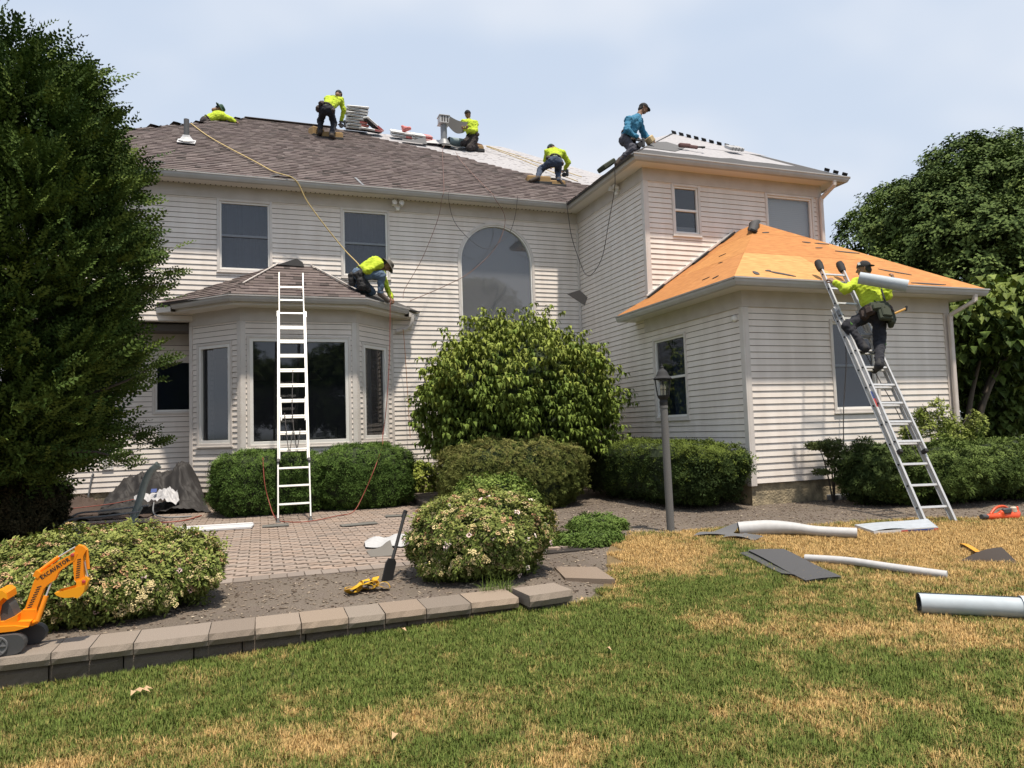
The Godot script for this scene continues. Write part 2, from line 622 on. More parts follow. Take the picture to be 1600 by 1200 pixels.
func grass() -> void:
	var r := RandomNumberGenerator.new()
	r.seed = 77
	var meshes := []
	for k in 4:
		meshes.append(blade_mesh(k, 0.042))
	var xf := [[], [], [], []]
	var cc := [PackedColorArray(), PackedColorArray(), PackedColorArray(), PackedColorArray()]
	var cell := 0.25
	var x := -3.2
	while x < 11.5:
		var z := -7.6
		while z < -0.9:
			var dist := Vector2(x, z).length()
			var dir := Vector2(x, z).angle_to(Vector2(0, -1))
			# keep to the wedge that the photograph and a step to the side can see
			var a := rad_to_deg(atan2(x, -z))
			if z < edge_z(x) + 0.3 and z + cell < edge_z(x):
				z += cell
				continue
			if a > -38.0 and a < 72.0 and dist > 1.6:
				var dens := 6200.0 if dist < 4.6 else (4600.0 if dist < 6.5 else 3000.0)
				var n := int(dens * cell * cell)
				for i in n:
					var px := x + r.randf() * cell
					var pz := z + r.randf() * cell
					var d := dry(px, pz)
					var ez := edge_z(px)
					if pz < ez - 0.16 * pow(r.randf(), 2.0):
						continue
					var s := r.randf_range(0.75, 1.25) * (1.0 - 0.12 * d)
					var k := r.randi() % 4
					var bs := Basis(Vector3.UP, r.randf() * TAU).scaled(Vector3(s, s, s))
					xf[k].append(Transform3D(bs, Vector3(px, lawn_y(px, pz) - 0.003, pz)))
					var t := clampf(d + r.randf_range(-0.38, 0.38), 0.0, 1.0)
					var g := Color(0.106, 0.145, 0.033).lerp(Color(0.47, 0.315, 0.135), smoothstep(0.12, 0.85, t)) * r.randf_range(0.65, 1.45)
					cc[k].append(g)
			z += cell
		x += cell
	var total := 0
	var o := Node3D.new()
	put(o, "grass")
	tag(o, "short mown grass, green near the stone wall and straw coloured to the right", "grass", "", "stuff")
	for k in 4:
		mm("grass_blades", meshes[k], M.blade, xf[k], cc[k], o)
		total += xf[k].size()
	print("grass ", total)

func patio() -> void:
	var root := Node3D.new()
	put(root, "patio")
	tag(root, "patio of interlocking zigzag pavers beside the bay", "", "", "structure")
	var b := MB.new()
	b.colored = true
	b.col = Color(0.045, 0.038, 0.032)
	b.span(Vector3(-3.0, -0.05, -14.0), Vector3(3.3, 0.012, -6.86))
	obj("sand_joint", b, M.soil, root)
	var r := RandomNumberGenerator.new()
	r.seed = 4
	# one zigzag stone, laid in running bond
	var L := 0.225
	var Wd := 0.1125
	var g := 0.0095
	var amp := 0.024
	var poly := PackedVector2Array()
	var off := [0.0, amp, 0.0, -amp, 0.0]
	for i in 5:
		poly.append(Vector2(g + (L - 2 * g) * i / 4.0 - L * 0.5, -Wd * 0.5 + g + off[i]))
	for i in 5:
		poly.append(Vector2(L * 0.5 - g - (L - 2 * g) * i / 4.0, Wd * 0.5 - g + off[4 - i]))
	var spots := []
	var row := 0
	var z := -7.08
	while z > -13.95:
		var x := -2.95 + (0.1125 if row % 2 else 0.0)
		while x < 3.2:
			if not (x > 2.35 and z < -11.3):
				spots.append(Vector2(x, z))
			x += L
		z -= Wd
		row += 1
	spots.sort_custom(func(p, q): return p.length() < q.length())
	var rot := Basis(Vector3.RIGHT, -PI / 2)
	var variants := []
	for k in 10:
		var c := MB.new()
		c.colored = true
		var t := r.randf()
		c.col = Color(0.39, 0.295, 0.235).lerp(Color(0.33, 0.27, 0.23), t) * r.randf_range(0.85, 1.12)
		c.prism(Transform3D(rot, Vector3(0, 0.0, 0)), poly, 0.05)
		variants.append(c.mesh())
	var rest := [[], [], [], [], [], [], [], [], [], []]
	for i in spots.size():
		var p: Vector2 = spots[i]
		var k := int(hsh(p.x * 3.1, p.y * 7.7) * 10.0) % 10
		var t := Transform3D(Basis(Vector3.UP, (hsh(p.x, p.y) - 0.5) * 0.03), Vector3(p.x, -0.001 + hsh(p.y, p.x) * 0.006, p.y))
		if i < 262:
			var o := obj("paver", variants[k], M.paver, root)
			o.transform = t
		else:
			rest[k].append(t)
	var all := MB.new()
	all.colored = true
	for k in 10:
		var src: MB = null
		var a: Array = variants[k].surface_get_arrays(0)
		var vv: PackedVector3Array = a[Mesh.ARRAY_VERTEX]
		var nn: PackedVector3Array = a[Mesh.ARRAY_NORMAL]
		var col: PackedColorArray = a[Mesh.ARRAY_COLOR]
		for t in rest[k]:
			for q in vv.size():
				all.v.append(t * vv[q])
				all.n.append(t.basis * nn[q])
			all.c.append_array(col)
	var far := obj("far_pavers", all, M.paver, root)
	far.set_meta("kind", "stuff")
	# soldier course along the front edge, slightly darker and greyer
	var vs := []
	for k in 4:
		var c := MB.new()
		c.colored = true
		c.col = Color(0.30, 0.25, 0.215) * (0.85 + 0.09 * k)
		c.bx(0, 0, 0, 0.148, 0.05, 0.19, 0.004)
		vs.append(c.mesh())
	var x := -0.95
	while x < 1.75:
		var o := obj("border_paver", vs[r.randi() % 4], M.paver, root)
		o.position = Vector3(x, 0.001 + r.randf() * 0.005, -6.95)
		o.rotation.y = r.randf_range(-0.02, 0.02)
		x += 0.155
	# raised step of slabs beside the walk
	var s := thing("raised_step", Vector3(3.25, 0, -12.6), "low raised step of grey brown slabs behind the flowering shrub", "step")
	var k := 0
	for zz in [-1.15, -0.65, -0.15, 0.35, 0.85, 1.35]:
		for xx in [-0.4, 0.1, 0.6]:
			var c := MB.new()
			c.colored = true
			c.col = Color(0.235, 0.195, 0.165) * (0.85 + 0.3 * hsh(k, 2.0))
			c.bx(xx, 0.055, zz, 0.49, 0.12, 0.485, 0.012)
			obj("slab", c, M.block, s)
			k += 1
	# the garden step under the left wall
	var st := thing("garden_step", Vector3(-2.4, 0, -15.0), "low stone kerb under the left wall beside the tarp", "kerb")
	for i in 4:
		var c := MB.new()
		c.colored = true
		c.col = Color(0.27, 0.21, 0.16) * (0.9 + 0.2 * hsh(i, 5.0))
		c.bx(-0.75 + i * 0.5, 0.06, 0.25, 0.49, 0.12, 0.2, 0.015)
		obj("kerb_stone", c, M.block, st)

func rough_block(sx: float, sy: float, sz: float, sd: int, front := 0.012, tone := 1.0) -> ArrayMesh:
	# a split-face block: the +z face is broken stone, the rest is flat with chamfers
	var b := MB.new()
	b.colored = true
	b.col = Color(0.50, 0.395, 0.30).lerp(Color(0.40, 0.345, 0.29), hsh(sd, 1.0)) * ((0.82 + 0.3 * hsh(sd, 2.0)) * tone)
	var nx := maxi(4, int(sx / 0.035))
	var ny := maxi(2, int(sy / 0.03))
	var P := []
	for j in ny + 1:
		for i in nx + 1:
			var e := 0.0 if i == 0 or i == nx else 1.0
			var w := front * (0.4 + 0.9 * hsh(i * 1.7 + sd, j * 2.3 + sd)) * e if j > 0 and j < ny else -0.008
			P.append(Vector3(-sx * 0.5 + sx * i / nx, -sy * 0.5 + sy * j / ny, sz * 0.5 + w))
	for j in ny:
		for i in nx:
			var q := j * (nx + 1) + i
			b.ftri(P[q], P[q + 1], P[q + nx + 2], Vector3(0, 0, 1))
			b.ftri(P[q], P[q + nx + 2], P[q + nx + 1], Vector3(0, 0, 1))
	var zf := sz * 0.5 - 0.008
	for i in nx:
		var a: Vector3 = P[ny * (nx + 1) + i]
		var c: Vector3 = P[ny * (nx + 1) + i + 1]
		b.quad(a, c, Vector3(c.x, c.y, -sz * 0.5), Vector3(a.x, a.y, -sz * 0.5), Vector3.UP)
		var d: Vector3 = P[i]
		var e2: Vector3 = P[i + 1]
		b.quad(d, e2, Vector3(e2.x, e2.y, -sz * 0.5), Vector3(d.x, d.y, -sz * 0.5), Vector3.DOWN)
	for s in [-1.0, 1.0]:
		var xx: float = sx * 0.5 * s
		b.quad(Vector3(xx, -sy * 0.5, zf), Vector3(xx, sy * 0.5, zf), Vector3(xx, sy * 0.5, -sz * 0.5), Vector3(xx, -sy * 0.5, -sz * 0.5), Vector3(s, 0, 0))
	b.quad(Vector3(-sx * 0.5, -sy * 0.5, -sz * 0.5), Vector3(sx * 0.5, -sy * 0.5, -sz * 0.5), Vector3(sx * 0.5, sy * 0.5, -sz * 0.5), Vector3(-sx * 0.5, sy * 0.5, -sz * 0.5), Vector3(0, 0, -1))
	return b.mesh()

func retaining_wall() -> void:
	var w := thing("retaining_wall", Vector3(0.0, 0, -5.0), "low garden wall of split face concrete blocks with cap stones", "garden wall")
	# joints of the cap stones as they run from left to right
	var js := [-2.5, -2.18, -1.74, -1.47, -1.2, -1.0, -0.76, -0.33, -0.05, 0.24, 0.55, 0.80, 1.09, 1.42, 1.79]
	for i in js.size() - 1:
		var a: float = js[i]
		var e: float = js[i + 1]
		var o := obj("cap_stone", rough_block(e - a - 0.006, 0.072, 0.33, i + 3), M.block, w)
		o.position = Vector3((a + e) * 0.5, 0.018 + 0.003 * (hsh(i, 9.0) - 0.5), -0.175)
		o.rotation.y = (hsh(i, 4.0) - 0.5) * 0.012
	var x := -2.6
	var k := 0
	while x < 1.7:
		var L := 0.40 if k % 3 else 0.29
		L = minf(L, 1.78 - x)
		var o := obj("wall_block", rough_block(L - 0.008, 0.19, 0.26, k + 40, 0.012, 0.5), M.block, w)  # darker tone puts shade and dirt under the caps into colour
		o.position = Vector3(x + L * 0.5, -0.115, -0.185)
		x += L
		k += 1
	# the loose end stone, turned a little, standing on its own block
	var o2 := obj("cap_stone", rough_block(0.36, 0.085, 0.30, 71), M.block, w)
	o2.position = Vector3(2.01, 0.035, -0.10)
	o2.rotation.y = 0.10
	o2 = obj("wall_block", rough_block(0.33, 0.15, 0.26, 72), M.block, w)
	o2.position = Vector3(2.02, -0.085, -0.13)

func mulch_chips() -> void:
	var r := RandomNumberGenerator.new()
	r.seed = 19
	var ms := []
	for k in 3:
		var b := MB.new()
		b.bx(0, 0.003, 0, [0.035, 0.022, 0.014][k], 0.007, [0.010, 0.014, 0.012][k], 0.002)
		ms.append(b.mesh())
	var xs := [[], [], []]
	var cs := [PackedColorArray(), PackedColorArray(), PackedColorArray()]
	for i in 26000:
		var x := r.randf_range(-3.4, 10.5)
		var z := r.randf_range(-11.5, -5.2)
		if x > 2.05 and z > edge_z(x) - 0.02:
			continue
		if x < 2.0 and z < -6.85 and x > -2.9:
			continue
		var k := r.randi() % 3
		var s := r.randf_range(0.5, 1.2)
		xs[k].append(Transform3D(Basis.from_euler(Vector3(r.randf_range(-0.3, 0.3), r.randf() * TAU, r.randf_range(-0.3, 0.3))).scaled(Vector3(s, s, s)), Vector3(x, soil_y(x, z) + 0.002, z)))
		var t := r.randf()
		var c := Color(0.10, 0.075, 0.06).lerp(Color(0.30, 0.245, 0.19), t)
		if r.randf() < 0.05:
			c = Color(0.5, 0.42, 0.32)
		cs[k].append(c)
	var o := Node3D.new()
	put(o, "mulch")
	tag(o, "loose wood chips and dry bits on the bare soil", "mulch", "", "stuff")
	for k in 3:
		mm("chips", ms[k], M.flower, xs[k], cs[k], o)

# ---------------------------------------------------------------- the house
const ZM := -14.844
const ZW := -11.793
const ZG := -9.025
const XI := 7.06
const XR := 11.37
const ZL := -15.49
const EXPO := 0.1016
const Y_SID := 0.345
const Y_FB2 := 6.061
const Y_S2 := 6.313
const Y_FB1 := 3.088
const Y_S1 := 3.341
var hs: Node3D

# what is left of [lo, hi] after the holes are taken out
func _cut(lo: float, hi: float, holes: Array) -> Array:
	var segs := [[lo, hi]]
	for h in holes:
		var nx := []
		for s in segs:
			if h[1] <= s[0] or h[0] >= s[1]:
				nx.append(s)
				continue
			if h[0] > s[0]:
				nx.append([s[0], h[0]])
			if h[1] < s[1]:
				nx.append([h[1], s[1]])
		segs = nx
	return segs

# u breaks and, for each strip, the holes in v
func _strips(L: float, holes: Array, arch = null) -> Array:
	var us := [0.0, L]
	for h in holes:
		us.append(clampf(h[0], 0, L))
		us.append(clampf(h[2], 0, L))
	if arch:
		for i in 41:
			us.append(arch[0] + arch[2] * cos(PI * i / 40.0))
	us.sort()
	var out := []
	for i in us.size() - 1:
		if us[i + 1] - us[i] < 1e-4:
			continue
		var mid: float = (us[i] + us[i + 1]) * 0.5
		var hv := []
		for h in holes:
			if mid > h[0] and mid < h[2]:
				hv.append([h[1], h[3]])
		if arch and absf(mid - arch[0]) < arch[2]:
			hv.append([arch[3], arch[1] + sqrt(maxf(0.0, arch[2] * arch[2] - pow(mid - arch[0], 2)))])
		out.append([us[i], us[i + 1], hv])
	return out

# a wall seen from outside, a on its left and b on its right; holes are (u0, v0, u1, v1) along it, v in world height
func wall(n: String, a: Vector2, b: Vector2, y0: float, y1: float, holes: Array, arch = null, core_y0 = null) -> Node3D:
	var d := (b - a).normalized()
	var L := (b - a).length()
	var T := Transform3D(Basis(Vector3(d.x, 0, d.y), Vector3.UP, Vector3(-d.y, 0, d.x)), Vector3(a.x, 0, a.y))
	var strips := _strips(L, holes, arch)
	var core := MB.new()
	var cy0: float = y0 if core_y0 == null else core_y0
	for s in strips:
		for vseg in _cut(cy0, y1, s[2]):
			core.span(Vector3(s[0], vseg[0], -0.13), Vector3(s[1], vseg[1], -0.006))
	var w := obj(n, core, M.shade_sheath, hs)
	w.transform = T
	var row := 0
	var v := y0
	while v < y1 - 0.015:
		var vt := minf(v + EXPO, y1)
		# join neighbouring strips that the course crosses whole
		var runs := []
		for s in strips:
			for q in _cut(v, vt, s[2]):
				if q[1] - q[0] < 0.004:
					continue
				if runs.size() and absf(runs[-1][1] - s[0]) < 1e-4 and absf(runs[-1][2] - q[0]) < 1e-4 and absf(runs[-1][3] - q[1]) < 1e-4:
					runs[-1][1] = s[1]
				else:
					runs.append([s[0], s[1], q[0], q[1]])
		var lip := 0.0145
		for r in runs:
			var m := MB.new()
			# a narrow slot under each butt edge, opened to draw its shade line
			if r[2] < v + 0.002 and r[3] - r[2] > 0.03:
				r[2] += 0.008
			var o0: float = 0.001 + lip * (1.0 - (r[2] - v) / EXPO)
			var o1: float = 0.001 + lip * (1.0 - (r[3] - v) / EXPO)
			var p := [Vector3(r[0], r[2], o0), Vector3(r[1], r[2], o0), Vector3(r[1], r[3], o1), Vector3(r[0], r[3], o1)]
			var nn := Vector3(0, lip, EXPO).normalized()
			m.quad(p[0], p[1], p[2], p[3], nn)
			m.quad(p[0], p[1], p[1] - Vector3(0, 0, o0 + 0.004), p[0] - Vector3(0, 0, o0 + 0.004), Vector3.DOWN)
			m.quad(p[3], p[2], p[2] - Vector3(0, 0, o1 + 0.004), p[3] - Vector3(0, 0, o1 + 0.004), Vector3.UP)
			for e in [[0, 3, -1.0], [1, 2, 1.0]]:
				var q0: Vector3 = p[e[0]]
				var q1: Vector3 = p[e[1]]
				m.quad(q0, q1, q1 - Vector3(0, 0, o1 + 0.004), q0 - Vector3(0, 0, o0 + 0.004), Vector3(e[2], 0, 0))
			obj("siding_board", m, M.siding, w)
		v += EXPO
		row += 1
	return w

func frame_rect(b: MB, u0: float, v0: float, u1: float, v1: float, wd: float, z0: float, z1: float, bev := 0.003, bot := -1.0) -> void:
	var wb := wd if bot < 0.0 else bot
	b.span(Vector3(u0, v0, z0), Vector3(u0 + wd, v1, z1), bev)
	b.span(Vector3(u1 - wd, v0, z0), Vector3(u1, v1, z1), bev)
	b.span(Vector3(u0 + wd, v1 - wd, z0), Vector3(u1 - wd, v1, z1), bev)
	b.span(Vector3(u0 + wd, v0, z0), Vector3(u1 - wd, v0 + wb, z1), bev)

# a window: outer (u0, v0, u1, v1) in the wall's own frame
func window(w: Node3D, o: Array, style: String, label := "") -> Node3D:
	var n := part("window", hs, w.transform)
	if label: n.set_meta("label", label)
	var u0: float = o[0]
	var v0: float = o[1]
	var u1: float = o[2]
	var v1: float = o[3]
	var b := MB.new()
	frame_rect(b, u0 - 0.004, v0 - 0.004, u1 + 0.004, v1 + 0.004, 0.05, -0.02, 0.026, 0.004)
	if style != "plain":
		b.span(Vector3(u0 - 0.015, v0 - 0.03, -0.02), Vector3(u1 + 0.015, v0 - 0.004, 0.04), 0.004)
	obj("frame", b, M.trim, n)
	var i0 := u0 + 0.046
	var i1 := u1 - 0.046
	var j0 := v0 + 0.046
	var j1 := v1 - 0.046
	b = MB.new()
	var fw := 0.035 if style != "fixed" else 0.06
	frame_rect(b, i0, j0, i1, j1, fw, -0.06, -0.004 if style != "fixed" else 0.014, 0.003)
	obj("sash", b, M.frame if style != "hung_dark" else M.frame, n)
	var g := MB.new()
	var pu0 := i0 + fw
	var pu1 := i1 - fw
	var pv0 := j0 + fw
	var pv1 := j1 - fw
	if style == "hung" or style == "hung_dark":
		var mv := (pv0 + pv1) * 0.5
		b = MB.new()
		b.span(Vector3(pu0 - 0.002, mv - 0.022, -0.062), Vector3(pu1 + 0.002, mv + 0.022, -0.012), 0.003)
		obj("meeting_rail", b, M.frame if style == "hung" else M.rail, n)
		for q in [[mv + 0.022, pv1, -0.035], [pv0, mv - 0.022, -0.048]]:
			var c := MB.new()
			c.span(Vector3(pu0 - 0.004, q[0], q[2] - 0.006), Vector3(pu1 + 0.004, q[1], q[2]))
			obj("pane", c, M.glass, n)
	else:
		g.span(Vector3(pu0 - 0.004, pv0 - 0.004, -0.042), Vector3(pu1 + 0.004, pv1 + 0.004, -0.036))
		obj("pane", g, M.glass_clear if style == "blind" else (M.glass_dark if style == "fixed" else M.glass), n)
	return n

func curtain(n: Node3D, u0: float, v0: float, u1: float, v1: float, m: Material, z := -0.17) -> void:
	var b := MB.new()
	var k := 28
	var P := []
	for i in k + 1:
		var t := float(i) / k
		P.append(Vector3(lerpf(u0, u1, t), 0, z + 0.022 * sin(t * 41.0 + sin(t * 17.0))))
	for i in k:
		var a: Vector3 = P[i]
		var c: Vector3 = P[i + 1]
		b.fquad(a + Vector3(0, v0, 0), c + Vector3(0, v0, 0), c + Vector3(0, v1, 0), a + Vector3(0, v1, 0), Vector3(0, 0, 1))
	obj("curtain", b, m, n)

func blinds(n: Node3D, u0: float, v0: float, u1: float, v1: float) -> void:
	var b := MB.new()
	var v := v0
	while v < v1:
		b.box(Transform3D(Basis(Vector3.RIGHT, 1.28), Vector3((u0 + u1) * 0.5, v, -0.11)), Vector3(u1 - u0, 0.0025, 0.05))
		v += 0.042
	var o := obj("blind", b, M.blind, n)
	o.set_meta("label", "pale blue grey slatted blind")

func gutter_prof(top: float, out: float) -> Array:
	# K-style gutter: (out, up); out is measured from the wall line
	return [Vector2(out - 0.125, top - 0.115), Vector2(out - 0.045, top - 0.115), Vector2(out - 0.02, top - 0.07), Vector2(out - 0.012, top - 0.03), Vector2(out, top - 0.022), Vector2(out, top), Vector2(out - 0.012, top), Vector2(out - 0.018, top - 0.02), Vector2(out - 0.03, top - 0.075), Vector2(out - 0.05, top - 0.105), Vector2(out - 0.12, top - 0.105), Vector2(out - 0.12, top), Vector2(out - 0.125, top)]

func house() -> void:
	M.arch_dark_sheet = mat(0.035, 0.036, 0.04, 0.9)
	M.glass_clear = M.glass.duplicate()
	M.glass_clear.albedo_color = Color(0.3, 0.32, 0.34, 0.12)
	M.rail = mat(0.22, 0.24, 0.28, 0.5)
	hs = thing("house", Vector3.ZERO, "large two storey cream sided house with hip roofs being reshingled", "house")
	var w: Node3D
	var o: Array
	# main wall, right of the bay, full height; the arched window stands in it
	var ux := func(x: float) -> float: return x - (-6.0)
	# upper main wall from the left end to the inner corner
	var arch := [ux.call(5.02), 5.06, 0.90, 1.55]
	var ar := 0.865
	var win1 := [ux.call(-0.79), 4.60, ux.call(0.24), 6.058]
	var win2 := [ux.call(1.60), 4.58, ux.call(2.62), 6.058]
	# the part left of the bay hangs over: split into upper and lower walls
	w = wall("main_wall", Vector2(-6.0, ZM), Vector2(XI, ZM), 3.596 - 0.0, Y_FB2, [win1, win2, [arch[0] - ar, 3.5, arch[0] + ar, arch[1]]], [arch[0], arch[1], ar, 3.5])
	var n := window(w, win1, "hung_dark", "left upstairs window with a drawn dark blue curtain")
	curtain(n, win1[0], win1[1], win1[2], win1[3], M.curtain)
	n = window(w, win2, "hung_dark", "right upstairs window with a drawn dark blue curtain")
	curtain(n, win2[0], win2[1], win2[2], win2[3], M.curtain)
	var wl := wall("main_wall", Vector2(2.55, ZM), Vector2(XI, ZM), Y_SID, 3.596, [[5.02 - ar - 2.55, 1.55, 5.02 + ar - 2.55, 3.6]])
	_arch_window(w, arch)
	# recessed lower wall at the left, under the overhang
	var lo := [ux.call(-2.02), 1.83, ux.call(-1.05), 2.93]
	w = wall("lower_left_wall", Vector2(-6.0, ZL), Vector2(-0.9, ZL), Y_SID, 3.20, [lo])
	n = window(w, lo, "plain", "dark small window left of the bay")
	var b := MB.new()
	b.span(Vector3(-6.0, 3.20, ZL + 0.0), Vector3(-0.9, 3.59, ZL + 0.024), 0.004)
	obj("frieze_board", b, M.frieze, hs)
	b = MB.new()
	b.span(Vector3(-6.0, 3.59, ZL - 0.2), Vector3(0.0, 3.60, ZM + 0.012))
	obj("soffit", b, M.soffit, hs)
	# side wall of the wing and the one storey room, one plane
	var sw := [-10.0 * 0.0 + (-11.70) - ZM, 1.39, -10.60 - ZM, 2.925]
	w = wall("wing_side_wall", Vector2(XI, ZM), Vector2(XI, ZG), Y_SID, Y_FB1, [sw])
	n = window(w, sw, "hung", "window in the side wall behind the lamp post")
	curtain(n, sw[0] + 0.35, sw[1], sw[2], sw[3], M.curtain, -0.2)
	wall("wing_side_wall", Vector2(XI, ZM), Vector2(XI, ZW), Y_FB1, Y_FB2, [])
	# front of the upper wing
	var w1 := [7.68 - XI, 5.02, 8.33 - XI, 6.055]
	var w2 := [9.93 - XI, 4.2, 11.18 - XI, 6.055]
	w = wall("wing_front_wall", Vector2(XI, ZW), Vector2(XR, ZW), 3.30, Y_FB2, [w1, w2])
	n = window(w, w1, "hung", "small upstairs window of the wing with white frame")
	var b2 := MB.new()
	b2.span(Vector3(w1[0] + 0.08, w1[1] + 0.10, -0.10), Vector3(w1[2] - 0.08, w1[1] + 0.20, -0.09))
	obj("blind", b2, M.blind, n)
	n = window(w, w2, "blind", "wide upstairs window of the wing with closed blinds")
	blinds(n, w2[0], w2[1], w2[2], w2[3])
	# front of the one storey room
	var gw := [8.74 - XI, 1.41, 9.72 - XI, 2.93]
	w = wall("room_front_wall", Vector2(XI, ZG), Vector2(XR, ZG), Y_SID, Y_FB1, [gw])
	n = window(w, gw, "hung_dark", "ground floor window behind the leaning ladder")
	# foundation
	b = MB.new()
	b.span(Vector3(XI + 0.01, -0.4, ZG - 0.25), Vector3(XR - 0.01, Y_SID - 0.002, ZG - 0.022))
	b.span(Vector3(XI + 0.022, -0.4, ZM - 0.02), Vector3(XI + 0.25, Y_SID - 0.002, ZG - 0.25))
	b.span(Vector3(2.0, -0.4, ZM - 0.2), Vector3(XI + 0.02, Y_SID - 0.002, ZM - 0.022))
	b.span(Vector3(-6.0, -0.4, ZL - 0.2), Vector3(-0.6, Y_SID - 0.002, ZL - 0.022))
	obj("foundation", b, M.conc, hs)
	# corner boards
	for q in [["wing", ZW, 3.35, Y_FB2, M.trim], ["room", ZG, Y_SID - 0.03, Y_FB1, M.trim]]:
		b = MB.new()
		b.span(Vector3(XI - 0.024, q[2], q[1] - 0.075), Vector3(XI + 0.004, q[3], q[1] + 0.024), 0.004)
		b.span(Vector3(XI + 0.004, q[2], q[1] - 0.004), Vector3(XI + 0.085, q[3], q[1] + 0.024), 0.004)
		obj("corner_board", b, q[4], hs)
	for q in [[ZW, 3.35, Y_FB2], [ZG, Y_SID - 0.03, Y_FB1]]:
		b = MB.new()
		b.span(Vector3(XR - 0.10, q[1], q[0] - 0.02), Vector3(XR + 0.02, q[2], q[0] + 0.024), 0.004)
		obj("corner_board", b, M.wing_trim, hs)
	b = MB.new()
	b.span(Vector3(XI - 0.05, Y_SID, ZM), Vector3(XI - 0.012, Y_FB2, ZM + 0.05), 0.004)
	obj("corner_board", b, M.trim, hs)
	# friezes, soffits and gutters
	var hi := [Vector2(-5.0, ZM), Vector2(XI, ZM), Vector2(XI, ZW), Vector2(XR, ZW), Vector2(XR, -20.0)]
	var lo2 := [Vector2(XI, -11.95), Vector2(XI, ZG), Vector2(XR, ZG), Vector2(XR, -13.0)]
	b = MB.new()
	b.sweep(hi, [Vector2(-0.02, Y_FB2), Vector2(0.03, Y_FB2), Vector2(0.03, Y_S2), Vector2(-0.02, Y_S2)])
	obj("frieze_board", b, M.frieze, hs)
	b = MB.new()
	b.sweep(lo2, [Vector2(-0.02, Y_FB1), Vector2(0.03, Y_FB1), Vector2(0.03, Y_S1), Vector2(-0.02, Y_S1)])
	obj("frieze_board", b, M.frieze, hs)
	b = MB.new()
	b.sweep(hi, [Vector2(-0.1, Y_S2), Vector2(0.318, Y_S2), Vector2(0.318, Y_S2 + 0.11), Vector2(0.298, Y_S2 + 0.11), Vector2(0.298, Y_S2 + 0.012), Vector2(-0.1, Y_S2 + 0.012)])
	obj("soffit", b, M.soffit, hs)
	b = MB.new()
	var gp := [Vector2(XI, -12.3)] + lo2.slice(1)
	b.sweep(gp, [Vector2(0.0, Y_S1), Vector2(0.348, Y_S1), Vector2(0.348, Y_S1 + 0.11), Vector2(0.328, Y_S1 + 0.11), Vector2(0.328, Y_S1 + 0.012), Vector2(0.0, Y_S1 + 0.012)])
	obj("soffit", b, M.soffit, hs)
	# small vents cut along the soffit's back edge
	b = MB.new()
	var x := -3.0
	while x < 6.9:
		b.span(Vector3(x, Y_S2 - 0.004, ZM + 0.035), Vector3(x + 0.02, Y_S2 + 0.002, ZM + 0.075))
		x += 0.095
	obj("soffit_vents", b, M.black, hs).set_meta("kind", "stuff")
	b = MB.new()
	b.sweep(hi, gutter_prof(6.417, 0.4425))
	obj("gutter", b, M.gutter, hs)
	b = MB.new()
	b.sweep(gp, gutter_prof(3.451, 0.473))
	obj("gutter", b, M.gutter, hs)
	# downspouts
	_downspout([Vector3(XR + 0.18, 3.36, ZG + 0.41), Vector3(XR + 0.18, 3.25, ZG + 0.40), Vector3(XR - 0.02, 3.05, ZG + 0.09), Vector3(XR - 0.02, 2.95, ZG + 0.075), Vector3(XR - 0.02, 0.1, ZG + 0.075)])
	_downspout([Vector3(XR + 0.06, 6.32, ZW + 0.38), Vector3(XR + 0.06, 6.22, ZW + 0.37), Vector3(XR - 0.03, 6.02, ZW + 0.09), Vector3(XR - 0.03, 5.92, ZW + 0.075), Vector3(XR - 0.03, 3.3, ZW + 0.075)])
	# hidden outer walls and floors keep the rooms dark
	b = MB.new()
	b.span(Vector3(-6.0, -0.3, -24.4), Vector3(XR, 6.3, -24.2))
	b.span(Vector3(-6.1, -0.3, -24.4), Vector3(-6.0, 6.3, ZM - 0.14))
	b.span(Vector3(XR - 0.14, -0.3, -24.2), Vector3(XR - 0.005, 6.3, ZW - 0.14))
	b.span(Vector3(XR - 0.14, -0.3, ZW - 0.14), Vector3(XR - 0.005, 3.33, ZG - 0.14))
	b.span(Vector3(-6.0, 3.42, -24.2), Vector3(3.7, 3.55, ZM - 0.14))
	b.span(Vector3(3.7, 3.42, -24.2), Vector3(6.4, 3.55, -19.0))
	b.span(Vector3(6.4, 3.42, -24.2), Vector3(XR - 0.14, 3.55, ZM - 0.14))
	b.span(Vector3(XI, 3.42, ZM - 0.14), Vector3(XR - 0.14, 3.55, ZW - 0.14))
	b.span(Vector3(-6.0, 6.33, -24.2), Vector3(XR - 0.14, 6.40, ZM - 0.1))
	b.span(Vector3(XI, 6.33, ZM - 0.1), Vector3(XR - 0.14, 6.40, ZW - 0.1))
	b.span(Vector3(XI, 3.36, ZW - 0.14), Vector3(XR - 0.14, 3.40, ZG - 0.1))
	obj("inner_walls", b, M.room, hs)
	# white door at the far left
	b = MB.new()
	b.span(Vector3(-5.6, 0.1, ZL + 0.0), Vector3(-3.83, 2.9, ZL + 0.03), 0.004)
	b.span(Vector3(-3.9, 0.1, ZL + 0.03), Vector3(-3.83, 2.9, ZL + 0.05), 0.004)
	b.span(Vector3(-4.5, 0.75, ZL + 0.03), Vector3(-3.95, 0.78, ZL + 0.055), 0.004)
	obj("door", b, M.frame, hs)
	# square dryer vent
	b = MB.new()
	frame_rect(b, -2.88, 0.78, -2.69, 0.98, 0.02, ZL + 0.012, ZL + 0.035, 0.003)
	for i in 4:
		b.box(Transform3D(Basis(Vector3.RIGHT, 0.5), Vector3(-2.785, 0.82 + i * 0.04, ZL + 0.02)), Vector3(0.155, 0.036, 0.006))
	obj("wall_vent", b, M.frame, hs)
	# pipe stub with hose tap on the left wall
	b = MB.new()
